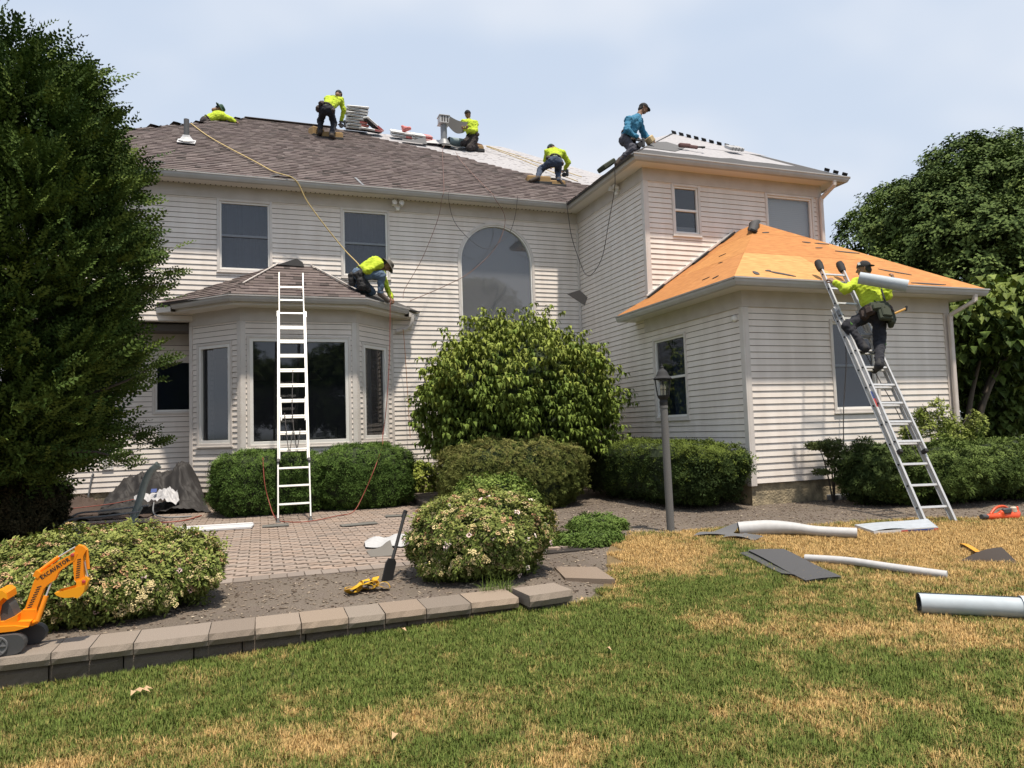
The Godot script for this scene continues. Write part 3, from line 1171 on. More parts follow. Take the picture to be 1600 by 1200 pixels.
	b.tube([Vector3(-3.12, 0.22, ZL + 0.03), Vector3(-3.08, 0.5, ZL + 0.03), Vector3(-3.05, 0.68, ZL + 0.03), Vector3(-3.03, 0.72, ZL + 0.02)], 0.016)
	obj("pipe", b, M.steel, hs)
	# lights under the eaves
	_flood(Vector3(2.79, 6.16, ZM + 0.03), Basis())
	_flood(Vector3(XI - 0.03, 6.19, -12.75), Basis(Vector3.UP, -PI / 2))
	b = MB.new()
	b.lathe([Vector2(0, 0.06), Vector2(0.03, 0.055), Vector2(0.05, 0.03), Vector2(0.055, 0.0)], Transform3D(Basis(Vector3.FORWARD, -PI / 2) * Basis(), Vector3(XI - 0.012, 2.93, ZG - 0.18)).rotated_local(Vector3.UP, 0.0), 14)
	obj("round_light", b, M.frame, hs)
	# kick-out basement vent by the foundation
	b = MB.new()
	b.span(Vector3(8.5, -0.02, ZG - 0.03), Vector3(8.95, 0.1, ZG + 0.10), 0.01)
	obj("window_well", b, M.steel, hs)

func _downspout(p: Array) -> void:
	var b := MB.new()
	for i in p.size() - 1:
		var a: Vector3 = p[i]
		var e: Vector3 = p[i + 1]
		var d := (e - a).normalized() * 0.012
		b.beam(a - d, e + d, 0.085, 0.06, Vector3.BACK if absf((e - a).normalized().y) > 0.5 else Vector3.UP, 0.012)
	obj("downspout", b, M.wing_trim, hs)

func _flood(at: Vector3, bs: Basis) -> void:
	var T := Transform3D(bs, at)
	var n := part("floodlight", hs, T)
	var b := MB.new()
	b.bx(0, 0, 0.02, 0.13, 0.09, 0.05, 0.01)
	b.bx(0, -0.07, 0.04, 0.08, 0.06, 0.07, 0.01)
	obj("bracket", b, M.frame, n)
	for s in [-1.0, 1.0]:
		b = MB.new()
		var q := Basis(Vector3(0, 0, 1), s * 0.5) * Basis(Vector3.RIGHT, 1.25)
		b.lathe([Vector2(0, -0.05), Vector2(0.03, -0.05), Vector2(0.035, 0.0), Vector2(0.058, 0.07), Vector2(0.052, 0.072), Vector2(0.0, 0.06)], Transform3D(q, Vector3(0.085 * s, 0.03, 0.09)), 14)
		obj("lamp_head", b, M.frame, n)

func _arch_window(w: Node3D, arch: Array) -> void:
	var n := part("window", hs, w.transform)
	n.set_meta("label", "tall arched window with one dark pane")
	var cu: float = arch[0]
	var cv: float = arch[1]
	var R: float = arch[2]
	var v0: float = arch[3]
	for q in [["frame", R + 0.006, R - 0.055, -0.02, 0.028, M.trim], ["sash", R - 0.05, R - 0.085, -0.07, 0.006, M.frame]]:
		var outer := PackedVector2Array()
		var inner := PackedVector2Array()
		outer.append(Vector2(-q[1], v0 - cv))
		inner.append(Vector2(-q[2], v0 - cv))
		for i in 33:
			var t := PI - PI * i / 32.0
			outer.append(Vector2(cos(t), sin(t)) * q[1])
			inner.append(Vector2(cos(t), sin(t)) * q[2])
		outer.append(Vector2(q[1], v0 - cv))
		inner.append(Vector2(q[2], v0 - cv))
		var b := MB.new()
		for i in outer.size() - 1:
			var poly := PackedVector2Array([outer[i], outer[i + 1], inner[i + 1], inner[i]])
			var P := []
			for z in [q[3], q[4]]:
				for p in poly:
					P.append(Vector3(cu + p.x, cv + p.y, z))
			b.quad(P[4], P[5], P[6], P[7], Vector3(0, 0, 1))
			b.fquad(P[0], P[1], P[5], P[4], Vector3(poly[0].x, maxf(poly[0].y, 0), 0))
			b.fquad(P[3], P[2], P[6], P[7], Vector3(-poly[3].x, -maxf(poly[3].y, 0), 0))
		obj(q[0], b, q[5], n)
	var g := MB.new()
	var r := R - 0.08
	var prev := Vector3.ZERO
	for i in 33:
		var t := PI - PI * i / 32.0
		var p := Vector3(cu + cos(t) * r, cv + sin(t) * r, -0.04)
		if i > 0:
			g.quad(Vector3(prev.x, v0, -0.04), Vector3(p.x, v0, -0.04), p, prev, Vector3(0, 0, 1))
		prev = p
	var sh := MB.new()
	sh.span(Vector3(cu - 1.2, v0 - 0.1, -0.32), Vector3(cu + 1.2, cv + R + 0.1, -0.30))  # dark sheet added behind the glass so the pane looks even
	obj("shade", sh, M.arch_dark_sheet, n)
	obj("pane", g, M.glass_arch if M.has("glass_arch") else M.glass, n)

# ---------------------------------------------------------------- the bay
const BFL := Vector2(-0.345, -13.979)
const BFR := Vector2(1.765, -13.979)
const BBL := Vector2(-1.288, -14.922)
const BBR := Vector2(2.63, -14.844)
const B_FB := 3.485
const B_S := 3.735
const B_G := 3.90

func bay() -> void:
	var n: Node3D
	var b: MB
	var w: Node3D
	var Ll := (BFL - BBL).length()
	var Lr := (BBR - BFR).length()
	var hl := [0.20, 1.17, Ll - 0.22, 3.13]
	w = wall("bay_left_wall", BBL, BFL, Y_SID - 0.05, B_FB, [hl])
	n = window(w, hl, "fixed", "tall left window of the bay")
	curtain(n, hl[0] + 0.03, hl[1], hl[0] + 0.17, hl[3], M.blind, -0.15)
	var hf := [0.105, 1.12, 2.0, 3.21]
	w = wall("bay_front_wall", BFL, BFR, Y_SID - 0.05, B_FB, [hf])
	window(w, hf, "fixed", "wide middle window of the bay")
	var hr := [0.17, 1.17, Lr - 0.20, 3.13]
	w = wall("bay_right_wall", BFR, BBR, Y_SID - 0.05, B_FB, [hr])
	n = window(w, hr, "fixed", "tall right window of the bay with a pale curtain")
	curtain(n, hr[0] + 0.36, hr[1], hr[0] + 0.56, hr[3], M.blind, -0.22)
	# return wall of the overhanging left side
	b = MB.new()
	b.span(Vector3(BBL.x, Y_SID - 0.05, ZL), Vector3(BBL.x + 0.13, B_FB, BBL.y))
	obj("return_wall", b, M.siding, hs)
	var path := [BBL, BFL, BFR, BBR]
	b = MB.new()
	b.sweep(path, [Vector2(-0.12, -0.3), Vector2(-0.02, -0.3), Vector2(-0.02, Y_SID - 0.052), Vector2(-0.12, Y_SID - 0.052)])
	obj("foundation", b, M.conc, hs)
	b = MB.new()
	b.sweep(path, [Vector2(-0.02, B_FB), Vector2(0.026, B_FB), Vector2(0.026, B_S), Vector2(-0.02, B_S)])
	obj("frieze_board", b, M.frieze, hs)
	# corner boards
	var cs := [[BBL, Vector2(0.7071, 0.7071), null], [BFL, null, null], [BFR, null, null], [BBR, null, null]]
	for i in 4:
		b = MB.new()
		var p: Vector2 = path[i]
		var y0 := Y_SID - 0.07
		if i > 0:
			var d: Vector2 = (path[i - 1] - p).normalized()
			var nn := Vector2(d.y, -d.x)
			_post(b, p, d, nn, y0)
		if i < 3:
			var d: Vector2 = (path[i + 1] - p).normalized()
			var nn := Vector2(-d.y, d.x)
			_post(b, p, d, nn, y0)
		obj("corner_board", b, M.trim, hs)
	# eaves all round, ending against the walls
	var e := 0.46
	b = MB.new()
	b.sweep(path, [Vector2(0.0, B_S), Vector2(0.335, B_S), Vector2(0.335, B_S + 0.10), Vector2(0.318, B_S + 0.10), Vector2(0.318, B_S + 0.012), Vector2(0.0, B_S + 0.012)])
	obj("soffit", b, M.soffit, hs)
	b = MB.new()
	b.sweep(path, gutter_prof(B_G, e))
	obj("gutter", b, M.gutter, hs)
	# boxed soffit returns where the eaves meet the walls
	b = MB.new()
	for s in [[Vector2(BBL.x, ZM), BBL + Vector2(-0.7071, 0.7071) * 0.44, Vector2(BBL.x - 0.60, ZM)], [Vector2(BBR.x, ZM), BBR + Vector2(0.7071, 0.7071) * 0.44, Vector2(BBR.x + 0.52, ZM)]]:
		var a: Vector2 = s[0]
		var c: Vector2 = s[1]
		var d: Vector2 = s[2]
		for y in [B_S, B_S + 0.10]:
			b.ftri(Vector3(a.x, y, a.y), Vector3(c.x, y, c.y), Vector3(d.x, y, d.y), Vector3(0, 1 if y > B_S else -1, 0))
		b.fquad(Vector3(c.x, B_S, c.y), Vector3(d.x, B_S, d.y), Vector3(d.x, B_S + 0.1, d.y), Vector3(c.x, B_S + 0.1, c.y), Vector3(d.x - a.x, 0, 1))
	obj("soffit", b, M.soffit, hs)
	# the small elbow at the right end
	b = MB.new()
	b.tube(crv([Vector3(3.03, 3.78, ZM + 0.22), Vector3(3.02, 3.62, ZM + 0.20), Vector3(2.95, 3.52, ZM + 0.14), Vector3(2.72, 3.45, ZM + 0.05)], 4), 0.042, 10)
	obj("downspout", b, M.trim, hs)
	b = MB.new()
	b.colored = false
	b.span(Vector3(-0.3, 3.3, ZM - 0.1), Vector3(1.65, 3.42, -14.2))
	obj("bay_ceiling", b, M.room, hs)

func _post(b: MB, p: Vector2, d: Vector2, nn: Vector2, y0: float) -> void:
	var c := p + d * 0.038 + nn * 0.006
	b.box(Transform3D(Basis(Vector3(d.x, 0, d.y), Vector3.UP, Vector3(d.x, 0, d.y).cross(Vector3.UP)), Vector3(c.x, (y0 + B_FB) * 0.5, c.y)), Vector3(0.088, B_FB - y0, 0.036), 0.004)

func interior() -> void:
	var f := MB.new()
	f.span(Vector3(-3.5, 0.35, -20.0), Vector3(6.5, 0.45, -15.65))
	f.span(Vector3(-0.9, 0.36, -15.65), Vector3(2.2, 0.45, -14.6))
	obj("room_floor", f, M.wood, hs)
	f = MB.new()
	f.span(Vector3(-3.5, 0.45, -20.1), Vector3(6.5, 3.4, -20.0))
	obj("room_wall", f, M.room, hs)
	var t := thing("dining_table", Vector3(0.9, 0.45, -16.2), "round wooden dining table seen dimly through the bay window", "table")
	var b := MB.new()
	b.lathe([Vector2(0, 0.72), Vector2(0.6, 0.72), Vector2(0.62, 0.735), Vector2(0.6, 0.75), Vector2(0, 0.75)], Transform3D(), 24)
	obj("tabletop", b, M.wood, t)
	b = MB.new()
	b.lathe([Vector2(0.32, 0.0), Vector2(0.3, 0.03), Vector2(0.07, 0.1), Vector2(0.06, 0.6), Vector2(0.16, 0.72)], Transform3D(), 16)
	obj("pedestal", b, M.wood, t)
	var c := thing("dining_chair", Vector3(1.25, 0.45, -15.35), "pale wooden ladder back chair inside the bay window", "chair")
	b = MB.new()
	b.bx(0, 0.45, 0, 0.44, 0.035, 0.42, 0.01)
	obj("seat", b, M.shade, c)
	for s in [-1.0, 1.0]:
		b = MB.new()
		b.tube([Vector3(0.19 * s, 0, -0.18), Vector3(0.19 * s, 0.45, -0.18)], 0.018)
		obj("leg", b, M.shade, c)
		b = MB.new()
		b.tube([Vector3(0.19 * s, 0, 0.2), Vector3(0.19 * s, 0.45, 0.19), Vector3(0.21 * s, 1.0, 0.27)], 0.02)
		obj("leg", b, M.shade, c)
	for k in 4:
		b = MB.new()
		var y := 0.56 + k * 0.12
		b.tube(crv([Vector3(-0.2, y, 0.2 + k * 0.017), Vector3(0, y + 0.02, 0.235 + k * 0.017), Vector3(0.2, y, 0.2 + k * 0.017)], 5), 0.022, 8, true, 0.4)
		obj("slat", b, M.shade, c)
	for x in [0.0, 1.2]:
		var l := thing("pendant_lamp", Vector3(x - 0.1, 2.55, -16.3), "cream pendant lamp over the dining table, " + ("left" if x < 0.5 else "right") + " one of the two", "lamp")
		b = MB.new()
		b.lathe([Vector2(0.02, 0.2), Vector2(0.06, 0.19), Vector2(0.19, 0.02), Vector2(0.2, 0.0), Vector2(0.17, 0.0), Vector2(0.05, 0.15), Vector2(0.0, 0.16)], Transform3D(), 18)
		obj("lamp_shade", b, M.shade, l)
		b = MB.new()
		b.tube([Vector3(0, 0.2, 0), Vector3(0, 0.86, 0)], 0.006, 6)
		obj("cord", b, M.black, l)

# ---------------------------------------------------------------- roofs
const PT := 0.667

# the crossing of a horizontal line at v with a polygon in (u, v)
func _row(poly: Array, v: float) -> Array:
	var xs := []
	for i in poly.size():
		var a: Vector2 = poly[i]
		var b: Vector2 = poly[(i + 1) % poly.size()]
		if (a.y <= v and b.y > v) or (b.y <= v and a.y > v):
			xs.append(lerpf(a.x, b.x, (v - a.y) / (b.y - a.y)))
	xs.sort()
	return xs

func shingles(n: String, parent: Node, O: Vector3, U: Vector3, V: Vector3, poly: Array, sd: int, expo := 0.143, pal := 0) -> MeshInstance3D:
	var N := U.cross(V).normalized()
	if N.y < 0.0:
		N = -N
	var b := MB.new()
	b.colored = true
	var r := RandomNumberGenerator.new()
	r.seed = sd
	var vmax := 0.0
	for p in poly:
		vmax = maxf(vmax, p.y)
	var v := 0.0
	var th := 0.013
	while v < vmax - 0.02:
		var xs := _row(poly, v + expo * 0.5)
		for k in range(0, xs.size() - 1, 2):
			var u: float = xs[k]
			while u < xs[k + 1] - 0.01:
				var wd := r.randf_range(0.10, 0.24)
				var u1 := minf(u + wd, xs[k + 1])
				var lift := th + (0.007 if r.randf() < 0.5 else 0.0)
				var drop := 0.0 if lift > th + 0.001 else r.randf_range(0.0, 0.02)
				var t := r.randf()
				b.col = Color(0.14, 0.108, 0.103).lerp(Color(0.215, 0.175, 0.167), t) * r.randf_range(0.86, 1.1)
				if r.randf() < 0.03:
					b.col = Color(0.09, 0.072, 0.07)
				var A := O + U * u + V * (v + drop) + N * lift
				var B := O + U * u1 + V * (v + drop) + N * lift
				var C := O + U * u1 + V * (v + expo + 0.02) + N * 0.002
				var D := O + U * u + V * (v + expo + 0.02) + N * 0.002
				b.quad(A, B, C, D, (N - V * 0.04).normalized())
				b.quad(A, B, B - N * lift, A - N * lift, -V)
				b.tri(A, A - N * lift, D, -U)
				b.tri(B, B - N * lift, C, U)
				u = u1
		v += expo
	var o := obj(n, b, M.shingle, parent)
	o.set_meta("kind", "stuff")
	return o

func deck(n: String, parent: Node, O: Vector3, U: Vector3, V: Vector3, poly: Array, m: Material, up := 0.0, th := 0.012) -> MeshInstance3D:
	var N := U.cross(V).normalized()
	if N.y < 0.0:
		N = -N
	var pl := PackedVector2Array(poly)
	var b := MB.new()
	var T := Transform3D(Basis(U, V, U.cross(V)), O + N * (up - th * 0.5))
	b.prism(T, pl, th)
	return obj(n, b, m, parent)

func clip_to(poly: Array, rect: Rect2) -> Array:
	var q := PackedVector2Array([rect.position, rect.position + Vector2(rect.size.x, 0), rect.end, rect.position + Vector2(0, rect.size.y)])
	return Geometry2D.intersect_polygons(PackedVector2Array(poly), q)

func roofs() -> void:
	var c := 1.0 / sqrt(1.0 + PT * PT)
	var UP := Vector3(0, PT * c, -c)
	var r := RandomNumberGenerator.new()
	r.seed = 12
	# main roof ------------------------------------------------ (u = x, v = slope length)
	var mr := part("main_roof", hs)
	var O := Vector3(0, 6.405, -14.43)
	var U := Vector3.RIGHT
	var k := 1.0 / c
	var face := [Vector2(-5.34, 0), Vector2(6.60, 0), Vector2(9.235, 2.62 * k), Vector2(6.85, 4.98 * k), Vector2(-0.34, 4.98 * k)]
	deck("deck", mr, O, U, UP, face, M.felt, 0.0, 0.03)
	# white underlayment in overlapping strips, right of the shingled part
	for i in 6:
		for q in clip_to(face, Rect2(-0.5, i * 1.02, 12.0, 1.08)):
			if q.size() > 2:
				deck("underlayment_strip", mr, O, U, UP, Array(q), M.paper, 0.003 + 0.0025 * (i % 2), 0.002)
	var b0: MB
	var bd := [Vector2(8.45, 1.55), Vector2(8.18, 1.64), Vector2(7.7, 1.77), Vector2(6.95, 2.09), Vector2(6.17, 2.35), Vector2(5.6, 2.74), Vector2(4.63, 3.55), Vector2(3.52, 4.09), Vector2(2.59, 4.70), Vector2(1.9, 4.98)]
	var shp := [Vector2(-5.34, 0), Vector2(6.60, 0), Vector2(8.15, 1.55 * k)]
	for q in bd:
		shp.append(Vector2(q.x, q.y * k))
	# stepped edge, course by course
	var st := [Vector2(-5.34, 0), Vector2(6.60, 0), Vector2(8.15, 1.55 * k)]
	var v := 1.573 * k
	var row := int(v / 0.143)
	while row * 0.143 < 4.95 * k:
		var run: float = (row + 0.5) * 0.143 * c
		var xe := 1.9
		for i in bd.size() - 1:
			if run >= bd[i].y and run <= bd[i + 1].y:
				xe = lerpf(bd[i].x, bd[i + 1].x, (run - bd[i].y) / (bd[i + 1].y - bd[i].y))
		xe = minf(xe + (hsh(row, 3.0) - 0.3) * 0.22, 6.617 + run)
		st.append(Vector2(xe, row * 0.143))
		st.append(Vector2(xe, (row + 1) * 0.143 - 0.0005))
		row += 1
	st.append(Vector2(-0.34, 4.98 * k))
	shingles("shingles", mr, O + Vector3(0, 0.012, 0), U, UP, st, 5)
	# faint printing on the underlayment
	b0 = MB.new()
	var NM := U.cross(UP).normalized()
	if NM.y < 0.0:
		NM = -NM
	for i in 19:
		var vv := 1.9 + i * 0.22
		var u := 8.6 - i * 0.33
		while u < 8.4:
			var L := r.randf_range(0.03, 0.16)
			if u > 1.9 and u < 6.6 + (vv * c) and u + L < 11.75 - vv * c and r.randf() < 0.7:
				b0.box(Transform3D(Basis(U, UP, U.cross(UP)), O + U * u + UP * vv + NM * 0.0085), Vector3(L, 0.022, 0.002))
			u += L + r.randf_range(0.04, 0.2)
	obj("underlay_print", b0, M.print_grey, mr).set_meta("kind", "stuff")
	# left hip face and back face
	var UL := Vector3(0, 0, 1)
	var VL := Vector3(c, PT * c, 0)
	var OL := Vector3(-5.34, 6.405, -24.4)
	shingles("shingles", mr, OL + Vector3(0, 0.012, 0), UL, VL, [Vector2(0, 0), Vector2(9.97, 0), Vector2(4.985, 4.98 * k)], 6, 0.143)
	deck("deck", mr, OL, UL, VL, [Vector2(0, 0), Vector2(9.97, 0), Vector2(4.985, 4.98 * k)], M.felt, 0.0, 0.03)
	deck("deck", mr, Vector3(0, 6.405, -24.4), U, Vector3(0, PT * c, c), [Vector2(-5.34, 0), Vector2(11.85, 0), Vector2(6.85, 4.98 * k), Vector2(-0.34, 4.98 * k)], M.paper, 0.0, 0.03)
	deck("deck", mr, Vector3(11.85, 6.405, -24.4), UL, Vector3(-c, PT * c, 0), [Vector2(0, 0), Vector2(9.97, 0), Vector2(4.985, 4.98 * k)], M.paper, 0.0, 0.03)
	# hip and ridge cap shingles at the left, some lifted and torn
	for i in 46:
		var t := i * 0.145
		var p := Vector3(-5.34 + t, 6.42 + t * PT, -14.43 - t)
		if t > 4.95:
			break
		var d := Vector3(1, PT, -1).normalized()
		var side := d.cross(Vector3.UP).normalized()
		var nn := side.cross(d).normalized()
		var lift := 0.012 if i % 3 or i < 16 else r.randf_range(0.04, 0.09)
		var b := MB.new()
		var col: Material = M.cap
		for s in [-1.0, 1.0]:
			var e: Vector3 = side * s * 0.14 + Vector3(0, -0.055, 0)
			var a0 := p + nn * lift
			var a1 := p + d * 0.2 + nn * 0.012
			b.fquad(a0, a0 + e, a1 + e, a1, nn)
			b.fquad(a0, a0 + e, a0 + e - nn * 0.006, a0 - nn * 0.006, -d)
		obj("cap_shingle", b, col, mr)
	# ridge line strip
	var b := MB.new()
	b.beam(Vector3(-0.34, 6.405 + 4.98 * PT + 0.02, -19.41), Vector3(2.0, 6.405 + 4.98 * PT + 0.02, -19.41), 0.2, 0.015)
	obj("ridge_cap", b, M.cap, mr)
	# curled pieces of old shingle left at the gutter
	for q in [[0.2, 0.03, 0.5, 0.06], [-3.1, 0.05, 0.8, 0.10], [-2.0, 0.35, 0.3, 0.03]]:
		b = MB.new()
		var P: Vector3 = O + U * q[0] + UP * q[1]
		var pts := []
		for i in 7:
			var t := i / 6.0
			pts.append(P + U * q[2] * t + Vector3(0, 0.02 + q[3] * sin(t * PI), 0.0))
		for i in 6:
			b.fquad(pts[i], pts[i + 1], pts[i + 1] + UP * 0.12, pts[i] + UP * 0.12, Vector3.UP)
		obj("loose_shingle", b, M.felt, mr)
	b = MB.new()
	b.box(Transform3D(Basis(Vector3.UP, 0.22) * Basis(Vector3.RIGHT, 0.588), O + U * 1.98 + UP * 0.28 + Vector3(0, 0.03, 0)), Vector3(0.055, 0.008, 0.55))
	obj("metal_strip", b, M.steel, mr)
	# flat mark on the lower left and the vent hole patch near the ridge
	# wing roof ------------------------------------------------
	var wr := part("wing_roof", hs)
	var Ow := Vector3(0, 6.405, -11.38)
	var tri := [Vector2(6.617, 0), Vector2(11.85, 0), Vector2(9.235, 2.617 * k)]
	deck("deck", wr, Ow, U, UP, tri, M.felt, 0.0, 0.03)
	# white underlayment above a strip of dark felt; its lower edge sags and is torn
	var up := [Vector2(6.95, 0.36)]
	for i in 13:
		var t := i / 12.0
		up.append(Vector2(lerpf(7.05, 10.85, t), 0.48 + 0.12 * t + 0.03 * sin(i * 2.1) + (0.10 if i == 7 else 0.0)))
	up.append(Vector2(9.235, 2.60 * k))
	up[0] = Vector2(6.617 + 0.44 * c, 0.44)
	deck("underlayment_strip", wr, Ow, U, UP, up, M.paper, 0.004, 0.003)
	deck("underlayment_strip", wr, Ow, U, UP, [Vector2(7.62, 1.55), Vector2(10.75, 1.50), Vector2(9.235, 2.61 * k)], M.paper, 0.009, 0.003)
	deck("felt_patch", wr, Ow, U, UP, [Vector2(7.2, 0.72), Vector2(7.9, 0.66), Vector2(8.25, 1.0), Vector2(8.5, 1.3), Vector2(8.3, 1.75), Vector2(8.0, 1.6), Vector2(7.75, 1.35), Vector2(7.45, 1.0)], M.felt2, 0.014, 0.004)
	deck("felt_patch", wr, Ow, U, UP, [Vector2(7.6, 0.02), Vector2(8.5, 0.02), Vector2(8.4, 0.12), Vector2(7.9, 0.16)], M.felt2, 0.008, 0.003)
	var OWl := Vector3(6.60, 6.375, -18.0)
	deck("deck", wr, OWl, Vector3(0, 0, 1), VL, [Vector2(0, 0), Vector2(6.62, 0), Vector2(4.02, 2.617 * k), Vector2(0, 2.617 * k)], M.felt, 0.0, 0.03)
	shingles("shingles", wr, OWl + Vector3(0, 0.012, 0), Vector3(0, 0, 1), VL, [Vector2(2.9, 0), Vector2(6.62, 0), Vector2(5.9, 0.72 * k), Vector2(2.9, 0.72 * k)], 9)
	deck("deck", wr, Vector3(11.85, 6.405, -18.0), Vector3(0, 0, 1), Vector3(-c, PT * c, 0), [Vector2(0, 0), Vector2(6.62, 0), Vector2(4.02, 2.617 * k), Vector2(0, 2.617 * k)], M.paper, 0.0, 0.03)
	# hip caps: a row of dark lifted tabs on the right hip, a long dark strip on the left
	for i in 22:
		var t := 2.617 - i * 0.12 - 0.02
		if t < 0.06 or (i > 8 and t > 0.35):
			continue
		var p := Vector3(11.85 - t, 6.42 + t * PT, -11.38 - t)
		var d := Vector3(-1, PT, -1).normalized()
		b = MB.new()
		b.box(Transform3D(Basis(d, Vector3.UP, d.cross(Vector3.UP)).orthonormalized().rotated(Vector3.UP, 0.1), p + Vector3(0, 0.03, 0)), Vector3(0.11, 0.02, 0.16), 0.004)
		obj("cap_shingle", b, M.black, wr)
	b = MB.new()
	b.beam(Vector3(6.70, 6.45, -11.46), Vector3(9.2, 6.415 + 2.6 * PT, -13.98), 0.07, 0.012)
	obj("hip_strip", b, M.felt, wr)
	# roof of the one storey room: bare orange sheathing ------------------------
	var gr := part("room_roof", hs)
	var Og := Vector3(0, 3.438, -8.58)
	var hw := 2.628
	var front := [Vector2(6.587, 0), Vector2(11.843, 0), Vector2(9.215, hw * k)]
	deck("deck", gr, Og, U, UP, front, M.black, -0.013, 0.02)
	var osb := [mat(0.60, 0.285, 0.085, 0.85, M.wood_tex, 0.9, null), mat(0.54, 0.24, 0.07, 0.85, M.wood_tex, 0.9), mat(0.68, 0.37, 0.13, 0.85, M.wood_tex, 0.9), mat(0.57, 0.26, 0.08, 0.85, M.wood_tex, 0.8)]
	for q in osb:
		q.uv1_scale = Vector3(0.22, 1.3, 1.3)
	var osb_side := []
	for q in osb:
		var q2: StandardMaterial3D = q.duplicate()
		q2.uv1_scale = Vector3(1.3, 1.3, 0.22)
		osb_side.append(q2)
	var i0 := 0
	for rr in 3:
		var y0 := rr * 1.2
		var x0 := 6.3 - (1.2 if rr == 1 else 0.0)
		while x0 < 12.0:
			for q in clip_to(front, Rect2(x0 + 0.004, y0 + 0.003, 2.42, 1.192)):
				if q.size() > 2:
					deck("sheathing_panel", gr, Og, U, UP, Array(q), osb[[2, 3, 0, 0, 1, 0, 3, 1, 0, 2][i0 % 10]], 0.006, 0.018)
			i0 += 1
			x0 += 2.42
	var Ol := Vector3(6.587, 3.438, -12.3)
	var left := [Vector2(0, 0), Vector2(12.3 - 8.58, 0), Vector2(12.3 - 8.58 - hw, hw * k), Vector2(0.507, hw * k), Vector2(0.507, 0.49 * k), Vector2(0, 0.49 * k * 0.0 + 0.01)]
	deck("deck", gr, Ol, UL, VL, left, M.black, -0.013, 0.02)
	for rr in 3:
		for cc in 2:
			for q in clip_to(left, Rect2(-0.3 + cc * 2.42 - (1.2 if rr == 1 else 0.0) + 0.004, rr * 1.2 + 0.003, 2.412, 1.192)):
				if q.size() > 2:
					deck("sheathing_panel", gr, Ol, UL, VL, Array(q), osb_side[[1, 3, 1, 0, 3, 1][rr * 2 + cc]], 0.006, 0.018)
	var right := [Vector2(0, 0), Vector2(12.3 - 8.58, 0), Vector2(12.3 - 8.58 - hw, hw * k), Vector2(0.507, hw * k), Vector2(0.507, 0.0)]
	deck("deck", gr, Vector3(11.843, 3.438, -12.3), UL, Vector3(-c, PT * c, 0), right, osb[1], 0.0, 0.03)
	# flashing strip along the wing wall and torn felt on the hips
	b = MB.new()
	b.beam(Vector3(7.0, 3.44 + 0.41 * PT + 0.06, ZW + 0.035), Vector3(9.1, 3.44 + 2.51 * PT + 0.07, ZW + 0.035), 0.05, 0.035)
	obj("step_flashing", b, M.trim, gr)
	for q in [[7.0, 7.35], [8.05, 8.4], [8.75, 9.05]]:
		b = MB.new()
		b.beam(Vector3(q[0], 3.44 + (q[0] - 6.587) * PT + 0.03, ZW + 0.09), Vector3(q[1], 3.44 + (q[1] - 6.587) * PT + 0.05, ZW + 0.09), 0.08, 0.03)
		obj("torn_felt", b, M.black, gr)
	b = MB.new()
	b.tube(crv([Vector3(8.62, 3.44 + 2.05 * PT + 0.03, -10.62), Vector3(8.85, 3.44 + 2.28 * PT + 0.07, -10.85), Vector3(9.1, 3.44 + 2.5 * PT + 0.08, -11.1), Vector3(9.3, 3.44 + 2.63 * PT + 0.06, -11.3)], 4), [0.05, 0.09, 0.1, 0.09, 0.09, 0.1, 0.11, 0.10, 0.09, 0.08, 0.07, 0.06, 0.03], 8, true, 0.35)
	obj("torn_felt", b, M.felt, gr)
	b = MB.new()
	b.box(Transform3D(Basis(Vector3.UP, 0.6) * Basis(Vector3.RIGHT, 0.5), Vector3(8.62, 3.44 + 2.05 * PT + 0.02, -10.58)), Vector3(0.13, 0.05, 0.1), 0.01)
	obj("torn_felt", b, M.black, gr)
	# scraps of felt still nailed to the boards: (x, v, length, width, turn)
	for q in [[7.12, 0.20, 0.16, 0.10, 1.2], [7.62, 0.23, 0.42, 0.07, -0.4], [7.45, 0.34, 0.14, 0.05, 0.3], [8.95, 2.5, 0.2, 0.04, 0.3], [9.55, 2.05, 0.18, 0.05, 0.0], [9.9, 2.03, 0.34, 0.05, 0.0],
			[10.15, 1.60, 0.55, 0.06, -0.1], [10.35, 0.62, 0.6, 0.05, -0.35], [10.55, 0.12, 0.9, 0.05, 0.0], [9.6, 1.75, 0.2, 0.03, 0.2]]:
		b = MB.new()
		var pp := PackedVector2Array()
		for i in 9:
			var a := TAU * i / 9.0
			pp.append(Vector2(cos(a) * q[2] * 0.5 * (0.8 + 0.4 * hsh(i, q[0])), sin(a) * q[3] * 0.5 * (0.7 + 0.6 * hsh(i, q[1]))).rotated(q[4]))
		var N := U.cross(UP)
		b.prism(Transform3D(Basis(U, UP, N), Og + U * q[0] + UP * q[1] + N * 0.012), pp, 0.008)
		obj("felt_scrap", b, M.felt, gr)
	for q in [[2.95, 0.30, 0.12, 0.07, 0.4], [2.55, 0.42, 0.18, 0.03, 0.2], [1.7, 1.6, 0.2, 0.03, 0.1], [2.2, 1.1, 0.16, 0.02, -0.2]]:
		b = MB.new()
		var pp := PackedVector2Array()
		for i in 7:
			var a := TAU * i / 7.0
			pp.append(Vector2(cos(a) * q[2] * 0.5, sin(a) * q[3] * 0.5 * (0.7 + 0.6 * hsh(i, q[1]))).rotated(q[4]))
		var N := UL.cross(VL)
		if N.y < 0: N = -N
		b.prism(Transform3D(Basis(UL, VL, UL.cross(VL)), Ol + UL * q[0] + VL * q[1] + N * 0.012), pp, 0.008)
		obj("felt_scrap", b, M.black, gr)
	# bay roof ------------------------------------------------
	var br := part("bay_roof", hs)
	var zf := -13.55
	var yt := 4.775
	var rise := yt - 3.89
	var run := zf - (ZM + 0.02)
	var sl := sqrt(rise * rise + run * run)
	var VB := Vector3(0, rise / sl, -run / sl)
